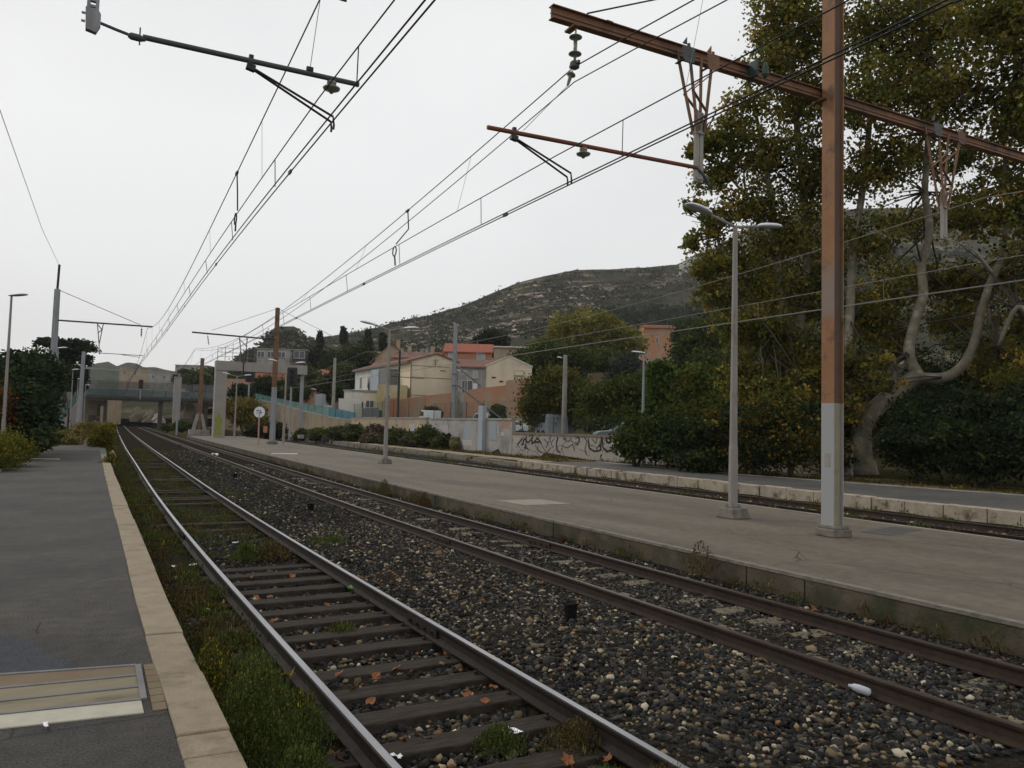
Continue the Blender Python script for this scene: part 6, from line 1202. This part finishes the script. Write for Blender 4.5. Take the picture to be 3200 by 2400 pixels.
# lineside shrubs
LS = [(1000, 1350, 76, 34, 24, GRN, 'green lineside shrub left of the row, by the brown mast'), (1060, 1345, 74, 34, 28, DRK + GRN, 'dense lineside shrub beneath the ramp wall'), (1110, 1340, 72, 30, 34, DRK + GRN, 'taller dark lineside shrub at the foot of the blue glass'), (1165, 1365, 68, 34, 22, [(.10, .075, .05), (.07, .06, .04)], 'brownish lineside shrub at the corner of the beige wall'),
      (1240, 1355, 64, 45, 34, GRN + DRK, 'green lineside shrub just right of the second double lamp'), (1290, 1370, 61, 36, 26, [(.09, .075, .05), (.06, .06, .03)], 'grey brown lineside shrub before the beige wall'), (1330, 1352, 60, 42, 38, GRN, 'largest green lineside shrub with pale flowers'), (1385, 1372, 58, 30, 28, DRK + GRN, 'dark lineside shrub left of the bare grey mast'), (1430, 1378, 57, 18, 22, [(.12, .13, .05), (.2, .2, .14)], 'pale flowering shrub right of the bare grey mast'), (950, 1352, 84, 30, 24, DRK + GRN, 'dark shrub behind the square signal post'), (1175, 1340, 74, 30, 26, [(.10, .07, .06), (.06, .055, .03)], 'reddish lineside shrub under the wall corner')]
for i, (px, py, d, rx, ry, cols, lb) in enumerate(LS):
    py += ry * .3; ry *= .72; rx *= .85; cols = [(a * 1.25 + .012, b_ * 1.2 + .01, c * 1.2 + .008) for a, b_, c in cols]
    tree('shrub', lb, [B(px, py, d, rx, ry), B(px - rx * .6, py + ry * .4, d - .6, rx * .6, ry * .6), B(px + rx * .6, py + ry * .4, d + .4, rx * .6, ry * .6)], 6500, .2, cols, [1] * len(cols), 160 + i, px, py + ry, d, .06, 'shrub', 'lineside shrubs before the beige wall', zb=-.2, stems=3, shell=.2)
tree('shrub', 'large yellow green drooping shrub behind the portal leg', [B(770, 1290, 95, 50, 42), B(735, 1275, 96, 34, 34), B(800, 1320, 94, 36, 24)], 9000, .3, [(.15, .12, .03), (.11, .10, .03)], (2, 1), 181, 770, 1345, 95, .1, 'shrub', zb=-.2, stems=3)
tree('shrub', 'low green shrub at the foot of the concrete pillar', [B(575, 1333, 108, 28, 12), B(530, 1335, 112, 22, 9)], 3500, .3, GRN, (1, 1, 1, 1), 182, 560, 1345, 108, .05, 'shrub', zb=-.2)
tree('shrub', 'dark low shrubs between the portal leg and the round sign', [B(855, 1345, 84, 40, 22), B(800, 1350, 84, 30, 15)], 5000, .22, DRK + [(.08, .06, .03)], (1, 1, 1, 1), 183, 840, 1368, 84, .05, 'shrub', zb=-.2)
# boulders in the cutting behind the bridge
def boulder(px, py, d, w, h, label, m_='beige', seed=1):
    p = D(px, py, d); rr = random.Random(seed); b = MB(); n = 12; prof = [(.55, 0), (.5, .25), (.42, .5), (.3, .75), (.16, .93), (.04, 1)]; vs = []
    for r_, z in prof:
        for k in range(n): q = rr.uniform(.8, 1.2); vs.append((p.x + r_ * w * q * math.cos(2 * PI * k / n), p.y + r_ * w * q * math.sin(2 * PI * k / n), p.z + z * h * rr.uniform(.93, 1.05)))
    b.add(vs, [(i * n + k, i * n + (k + 1) % n, (i + 1) * n + (k + 1) % n, (i + 1) * n + k) for i in range(5) for k in range(n)] + [tuple(60 + k for k in range(n))]); tag(b.build('rock_outcrop', M[m_], loc=(p.x, p.y, p.z)), label, 'rock')
boulder(427, 1318, 176, 2.8, 3.6, 'upright pale rock seen under the middle of the bridge', 'oldwall', seed=2); boulder(470, 1320, 172, 3.0, 3.0, 'paler rock under the bridge just right of the first rock', 'oldwall', seed=3); boulder(495, 1322, 168, 2.6, 2.4, 'low rock beside the dark bridge column', 'concrete', seed=4); boulder(590, 1330, 150, 5, 5.5, 'rounded rock mass behind the splayed mast foot', 'oldwall', seed=5)
# ------------------------------------------------------------------ weeds
def weedpts(cl, rng, per):
    out = []; col = []
    for x, y, z, r, h, n, ci in cl:
        a = rng.normal(size=(n, 3)) * np.array([r * .5, r * .5, 0]); hh = h * rng.random(n) ** .8 * np.exp(-(a[:, 0] ** 2 + a[:, 1] ** 2) / (r * r)); P = a + np.array([x, y, z]); P[:, 2] += hh; out.append(P); col.append(np.full(n, ci))
    return np.concatenate(out), np.concatenate(col)
WC = [[(.07, .092, .024), (.10, .12, .034), (.05, .062, .02)], [(.11, .085, .035), (.07, .06, .025), (.05, .055, .02)], [(.05, .065, .018), (.09, .085, .02), (.30, .22, .02)], [(.10, .045, .025), (.07, .05, .02), (.05, .05, .02)]]
def blade(n, size, rng):
    a = rng.uniform(0, 2 * PI, n); l = size * rng.uniform(.8, 2.6, n); tl = rng.normal(0, .45, n); w = size * rng.uniform(.10, .22, n); u = np.stack([np.cos(a), np.sin(a)], 1); o = np.zeros((n, 4, 3))
    o[:, 1, :2] = -u * w[:, None]; o[:, 3, :2] = u * w[:, None]; o[:, 1, 2] = o[:, 3, 2] = l * .4; v = np.stack([-u[:, 1], u[:, 0]], 1); o[:, 2, :2] = v * (l * tl)[:, None]; o[:, 2, 2] = l * .9; o[:, 1, :2] += v * (l * tl * .3)[:, None]; o[:, 3, :2] += v * (l * tl * .3)[:, None]; return o
def weeds(name, label, cl, size, seed, stems=True, **kw):
    rng = np.random.default_rng(seed); P, ci = weedpts(cl, rng, 0); V = leaves(P, size, rng); V = P[:, None] + (V - P[:, None]) * np.where((rr_ := rng.random(len(P))) < .85, 1., .0)[:, None, None] * np.array([.5, .5, .9]) + blade(len(P), size, rng) * np.where(rr_ < .85, 0., 1.)[:, None, None]; cc = np.zeros((len(P), 3))
    for k in range(4):
        s_ = ci == k
        if s_.any(): cc[s_] = pal(s_.sum(), WC[k], (3, 2, 1), rng, .3)
    return tag(npmesh(name, V, LF, cc, M['leafd'], loc=(cl[0][0], cl[0][1], cl[0][2])), label, 'weeds', **kw)
big = [((1.16, 3.6, -.55, .27, .48, 9000, 0), 'thick green weed clump by the kerb nearest the camera'), ((1.14, 4.2, -.55, .27, .42, 8500, 0), 'leafy green weed clump beside the kerb, second from the camera'), ((1.06, 4.95, -.55, .29, .74, 11000, 0), 'bushy green weed leaning over the kerb stone edge'), ((.86, 5.5, -.4, .17, .56, 4500, 2), 'yellow flowering weed overhanging the kerb'), ((1.45, 5.25, -.58, .16, .3, 3000, 0), 'green weed touching the foot of the polished rail'),
       ((1.25, 3.1, -.55, .22, .36, 3500, 2), 'yellow flowered weeds at the very bottom of the verge'), ((2.45, 12.7, -.6, .2, .3, 1500, 0), 'green and brown weed tuft growing between the near rails'), ((2.85, 12.8, -.6, .3, .26, 1800, 1), 'dry brown weed tuft beside the green one between the rails'), ((2.85, 3.75, -.62, .26, .22, 3500, 0), 'green weeds between the rails at the bottom edge'), ((3.2, 3.62, -.62, .24, .22, 3000, 1), 'brownish weeds beside the right polished rail at the bottom edge'),
       ((2.55, 8.0, -.62, .15, .1, 700, 0), 'small green tuft on the sleepers near the green scrap'), ((4.1, 13.6, -.55, .35, .12, 900, 0), 'flat green weed patch in the ballast between tracks'), ((8.15, 22.0, -.55, .22, .5, 1400, 1), 'dry weed bush against the island platform wall'), ((8.1, 19.6, -.55, .3, .3, 1100, 1), 'straggly weeds below the island platform edge'), ((8.0, 18.6, -.55, .16, .42, 900, 3), 'orange leaved weed at the island platform foot'),
       ((8.15, 8.6, -.5, .25, .5, 700, 1), 'thin dry weed stems by the island platform wall'), ((16.2, 12.2, -.5, .45, .22, 1600, 0), 'bright green moss patch beside the overgrown track')]
g = Z(1560, 2330, -.6); g2 = Z(1800, 2330, -.6)
big += [((g.x, g.y, -.62, .16, .16, 2600, 0), 'green weeds below the white scrap at the bottom edge'), ((g2.x, g2.y, -.62, .22, .2, 2600, 1), 'brown and green weeds near the big orange leaf at the bottom edge')]
for i, (c, lb) in enumerate(big): weeds('weed_clump', lb, [c], .025 if c[1] < 7 else .042, 200 + i, group='weed clumps along the tracks')
rng = np.random.default_rng(77); cl = []
for _ in range(300):
    y = 5.5 + 60 * rng.random() ** 1.6; x = rng.uniform(.9, 1.62) + cv(y); s_ = 1 + y * .02; cl.append((x, y, -.58, .16 * s_, rng.uniform(.05, .2), int(230 / s_), int(rng.choice([0, 1, 2, 3], p=[.38, .42, .12, .08]))))
for _ in range(300):
    y = 13 + 48 * rng.random() ** 1.2; x = rng.uniform(1.9, 3.2) + cv(y); cl.append((x, y, -.62, .2, rng.uniform(.04, .11), 80, int(rng.choice([0, 1], p=[.5, .5]))))
for _ in range(110):
    y = 14 + 45 * rng.random(); x = rng.uniform(3.4, 5.4) + cv(y); cl.append((x, y, -.55, .25, rng.uniform(.05, .12), 60, 0))
for _ in range(60):
    y = 4 + 40 * rng.random(); cl.append((8.2 + cv(y), y, -.56, .12, rng.uniform(.08, .25), 90, int(rng.choice([0, 1, 3]))))
weeds('verge_weeds', 'low mixed weeds and grass along the kerb and between the rails', cl, .042, 300, kind='stuff')
cl = []
for _ in range(130):
    y = rng.uniform(8, 60); cl.append((rng.choice([19.4, 17.0, 18.9]) + cv(y) * .93 + rng.normal(0, .15), y, -.55, .3, rng.uniform(.08, .25), 60, int(rng.choice([0, 1, 2]))))
for _ in range(600):
    y = rng.uniform(5, 90); w = wallx(y); x0 = P3B(y) + .3 if y < 33 else P3F(y) + 1.6; cl.append((rng.uniform(x0, max(w - .3, x0 + .5)), y, -.19, .4, rng.uniform(.03, .12), 45, int(rng.choice([1, 1, 2, 3]))))
weeds('dry_grass', 'dry grass and leaf litter on the strip below the lineside walls', cl, .09, 301, kind='stuff')
cl = [(rng.uniform(-9, -3.3) if _ % 2 else rng.uniform(-7, -3.2), rng.uniform(8, 45), -.06, .4, rng.uniform(.1, .35), 90, int(rng.choice([0, 2, 2]))) for _ in range(420)]
cl = [c for c in cl if c[0] < P1left(c[1]) - .25]
if cl: weeds('verge_grass', 'green and yellow grass left of the near platform', cl, .07, 302, kind='stuff')
# ------------------------------------------------------------------ dead leaves and litter
def dleaf(px, py, z, s, label, i):
    g = Z(px, py, z); rr = random.Random(i); b = MB(); n = 15; vs = [(0, 0, 0)]
    for k in range(n):
        a = 2 * PI * k / n; r = (1, .62, .8)[k % 3] * s * (1 if k % 5 else 1.2); vs.append((math.cos(a) * r, math.sin(a) * r * .85, rr.uniform(.05, .4) * s * (1 if k % 3 == 0 else .4)))
    b.add(vs, [(0, k + 1, (k + 1) % n + 1) for k in range(n)]); b.tube([(0, 0, 0), (-s * .9, 0, .01), (-s * 1.5, s * .2, .03)], s * .03, 4)
    o = tag(b.build('dead_leaf', M['dryleaf']), label, 'leaf', 'dead orange leaves on the track bed'); o.location = (g.x, g.y, z + .01); o.rotation_euler = (rr.uniform(-.6, .6), rr.uniform(-.5, .5), rr.uniform(0, 6)); WL[o.name] = Vector(g)
DL = [(1004, 1925, -.57, .09, 'largest orange dead leaf standing on a sleeper beside the green tuft'), (857, 1942, -.57, .07, 'orange dead leaf against the inside of the left polished rail'), (1099, 2160, -.6, .08, 'curled dead leaf lying between two near sleepers'), (939, 2034, -.6, .08, 'orange dead leaf touching the left polished rail'), (1402, 2036, -.6, .09, 'reddish dead leaf under the right polished rail, below the joint'), (1340, 1990, -.6, .07, 'dead leaf left of the reddish one near the rail joint'),
      (1549, 2110, -.62, .07, 'dark red dead leaf beside the right polished rail'), (1340, 2312, -.6, .08, 'brown dead leaf on the sleeper second from the bottom edge'), (1774, 2380, -.58, .065, 'large orange dead leaf at the bottom edge right of the weeds'), (1900, 2375, -.58, .055, 'dead leaf at the bottom edge against the polished rail'), (1042, 2364, -.6, .07, 'dead leaf at the bottom beside the left polished rail'), (1068, 2385, -.6, .08, 'curled dead leaf at the bottom edge under the left rail'),
      (1840, 2040, -.55, .06, 'pale orange dead leaf in the ballast between tracks'), (2541, 1902, -.55, .08, 'vivid orange dead leaf beyond the middle track'), (2771, 1942, -.55, .06, 'small dead leaf below the island platform wall'), (2595, 2022, -.57, .06, 'dead leaf on a concrete block between the middle rails'), (1210, 2385, -.62, .06, 'small dead leaf between the rails at the bottom edge')]
for i, a in enumerate(DL): dleaf(a[0], a[1], a[2], a[3] * .85, a[4], i)
rr = random.Random(9)
for i in range(26):
    x, y = rr.uniform(1.8, 3.2), rr.uniform(5, 13); px_ = None; o = None
    b = MB(); s = rr.uniform(.04, .07); n = 9; vs = [(0, 0, 0)] + [(math.cos(2 * PI * k / n) * s * (1 if k % 2 else .6), math.sin(2 * PI * k / n) * s * .8, rr.uniform(0, .4) * s) for k in range(n)]; b.add(vs, [(0, k + 1, (k + 1) % n + 1) for k in range(n)])
    o = tag(b.build('dead_leaf', M['dryleaf']), 'small dead leaf scattered between the polished rails', 'leaf', 'small dead leaves between the rails'); o.location = (x, y, -.6 + rr.uniform(0, .04)); o.rotation_euler = (rr.uniform(-.5, .5), rr.uniform(-.5, .5), rr.uniform(0, 6))
def scrap(px, py, z, w, l, m_, label, name='paper_scrap', cat='litter', i=0, th=.02):
    g = Z(px, py, z); rr = random.Random(i + 50); b = MB(); n = 5; vs = [(w * (u / n - .5), l * (v / n - .5) * rr.uniform(.8, 1.2), rr.uniform(0, th)) for v in range(n + 1) for u in range(n + 1)]
    b.add(vs, [(v * 6 + u, v * 6 + u + 1, (v + 1) * 6 + u + 1, (v + 1) * 6 + u) for u in range(n) for v in range(n)])
    o = tag(b.build(name, M[m_]), label, cat); o.location = (g.x, g.y, z + .02); o.rotation_euler.z = rr.uniform(0, 6); sm = o.modifiers.new('th', 'SOLIDIFY'); sm.thickness = .003
scrap(1597, 2296, -.6, .09, .13, 'paper', 'bright white torn scrap among the weeds between the rails', i=1); scrap(1237, 2374, -.6, .04, .07, 'paper', 'white scrap at the bottom edge beside the left rail', i=2); scrap(602, 1770, -.55, .10, .09, 'paper', 'bluish white scrap in the verge left of the polished rail', i=3); scrap(736, 1700, -.57, .12, .04, 'paper', 'narrow white strip lying across the far sleepers', i=4)
scrap(1099, 1847, -.6, .10, .07, 'lime', 'bright green crumpled scrap on the sleepers', 'plastic_scrap', i=5, th=.05); scrap(846, 2002, -.57, .07, .07, 'paper', 'small white scrap under the left rail by the green weed', i=6); scrap(1625, 1912 + 40, -.55, .05, .05, 'paper', 'tiny pale scrap in the ballast between tracks', i=7)
scrap(672, 1424, -.45, .35, .2, 'paper', 'white crumpled scrap on the middle track in the distance', i=8, th=.15); scrap(543, 1775, -.5, .09, .05, 'paper', 'thin bluish scrap in the weeds beside the kerb', i=9); scrap(142, 2278, 0, .02, .07, 'paper', 'small white feather on the asphalt below the white stripe', 'feather', 'feather', i=10, th=.01)
g = Z(2703, 2181, -.57); b = MB(); b.lathe((0, 0, 0), [(.012, 0), (.03, .01), (.034, .03), (.034, .10), (.028, .14), (.012, .165), (.012, .18)], 14, axis=(-.7, .65, .25)); o = tag(b.build('plastic_bottle', M['plastic'], smooth=True), 'crushed clear plastic bottle leaning on the middle rail', 'bottle'); o.location = (g.x + .05, g.y - .02, -.53)
# pale upright block and weed at the far end of the near kerb
g = Z(350, 1445, 0); b = MB(); b.prism([(g.x - .15, g.y, -.1), (g.x + .1, g.y, -.1), (g.x + .14, g.y, .2), (g.x + .02, g.y, .42), (g.x - .1, g.y, .3)], (0, .3, 0)); tag(b.build('broken_stone', M['kerb3'], loc=(g.x, g.y, 0), bevel=.02), 'broken pale stone standing at the far end of the near kerb', 'stone')
weeds('weed_clump', 'small green weed around the broken pale stone', [(g.x - .05, g.y - .1, -.02, .25, .35, 900, 2)], .07, 320, group='weed clumps along the tracks')
# cable trough and lineside clutter near the side track
for i, (px, py, lb) in enumerate(((940, 1372, 'low concrete stub left of the overgrown track'), (1016, 1384, 'black low box beside the overgrown track'))):
    g = Z(px, py, -.25); b = MB(); b.box((g.x, g.y, 0), (.6, .4, .4)); tag(b.build('trackside_box', M['black'] if i else M['concrete'], loc=(g.x, g.y, -.2), bevel=.02), lb, 'box')
# ------------------------------------------------------------------ air
hm = bpy.data.materials.new('haze'); hm.use_nodes = True; _n = hm.node_tree.nodes; _n.remove(_n['Principled BSDF']); pv = _n.new('ShaderNodeVolumePrincipled'); pv.inputs['Color'].default_value = (.9, .92, .95, 1); pv.inputs['Density'].default_value = .00014; hm.node_tree.links.new(pv.outputs[0], _n['Material Output'].inputs['Volume'])
b = MB(); b.bx(-2300, 2500, -60, 2300, -2.0, 260); tag(b.build('haze', hm), 'thin grey air softening the far hills', 'haze', kind='stuff')
# ------------------------------------------------------------------ light, sky, camera
SUN_EL, SUN_AZ = rad(38), rad(-35)   # azimuth measured from +Y towards +X
w = bpy.data.worlds.new('World'); bpy.context.scene.world = w; w.use_nodes = True; nt = w.node_tree; N = nt.nodes; L = nt.links; bg = N['Background']
sk = N.new('ShaderNodeTexSky'); sk.sky_type = 'NISHITA'; sk.sun_disc = False; sk.sun_elevation = SUN_EL; sk.sun_rotation = SUN_AZ; sk.air_density = 1; sk.dust_density = 3
tc = N.new('ShaderNodeTexCoord'); mp = N.new('ShaderNodeMapping'); mp.inputs['Scale'].default_value = (1, 1, 2.2); L.new(tc.outputs['Generated'], mp.inputs[0])
n1 = N.new('ShaderNodeTexNoise'); n1.inputs['Scale'].default_value = 1.3; n1.inputs['Detail'].default_value = 4; n1.inputs['Roughness'].default_value = .45; L.new(mp.outputs[0], n1.inputs['Vector'])
cr_ = N.new('ShaderNodeValToRGB'); e = cr_.color_ramp.elements; e[0].position = .34; e[0].color = (.86, .86, .86, 1); e[1].position = .62; e[1].color = (1.0, 1.0, .995, 1); L.new(n1.outputs[0], cr_.inputs[0])
sp_ = N.new('ShaderNodeSeparateXYZ'); L.new(tc.outputs['Generated'], sp_.inputs[0])
r2 = N.new('ShaderNodeMapRange'); r2.inputs[1].default_value = -.02; r2.inputs[2].default_value = .35; r2.inputs[3].default_value = .90; r2.inputs[4].default_value = 1.0; L.new(sp_.outputs[2], r2.inputs[0])
sc_ = N.new('ShaderNodeVectorMath'); sc_.operation = 'SCALE'; L.new(cr_.outputs[0], sc_.inputs[0]); L.new(r2.outputs[0], sc_.inputs['Scale'])
s2 = N.new('ShaderNodeVectorMath'); s2.operation = 'SCALE'; s2.inputs['Scale'].default_value = 9.6; L.new(sc_.outputs[0], s2.inputs[0])
mx = N.new('ShaderNodeMix'); mx.data_type = 'RGBA'; mx.inputs[0].default_value = .93; L.new(sk.outputs[0], mx.inputs[6]); L.new(s2.outputs[0], mx.inputs[7]); L.new(mx.outputs[2], bg.inputs[0]); bg.inputs[1].default_value = .10
sl = bpy.data.lights.new('sun', 'SUN'); sl.energy = 1.0; sl.angle = rad(12); sl.color = (1, .965, .91); so = bpy.data.objects.new('sun', sl); C.objects.link(so)
dv = Vector((math.sin(SUN_AZ) * math.cos(SUN_EL), math.cos(SUN_AZ) * math.cos(SUN_EL), math.sin(SUN_EL))); so.rotation_euler = (-dv).to_track_quat('-Z', 'Y').to_euler(); so.location = (0, 0, 40)
cd = bpy.data.cameras.new('camera'); cd.sensor_fit = 'HORIZONTAL'; cd.sensor_width = 36; cd.lens = 36 * F / 3200; cd.clip_end = 5000; cd.clip_start = .05
co = bpy.data.objects.new('camera', cd); C.objects.link(co); co.matrix_world = Matrix(((cr.x, cu.x, -fw.x, 0), (cr.y, cu.y, -fw.y, 0), (cr.z, cu.z, -fw.z, H), (0, 0, 0, 1)))
sc = bpy.context.scene; sc.camera = co; sc.render.engine = 'CYCLES'; sc.view_settings.view_transform = 'Standard'; sc.view_settings.look = 'None'; sc.view_settings.exposure = 0; sc.view_settings.gamma = 1
sc.cycles.use_denoising = True; sc.cycles.max_bounces = 6; sc.cycles.transparent_max_bounces = 12; sc.cycles.diffuse_bounces = 3
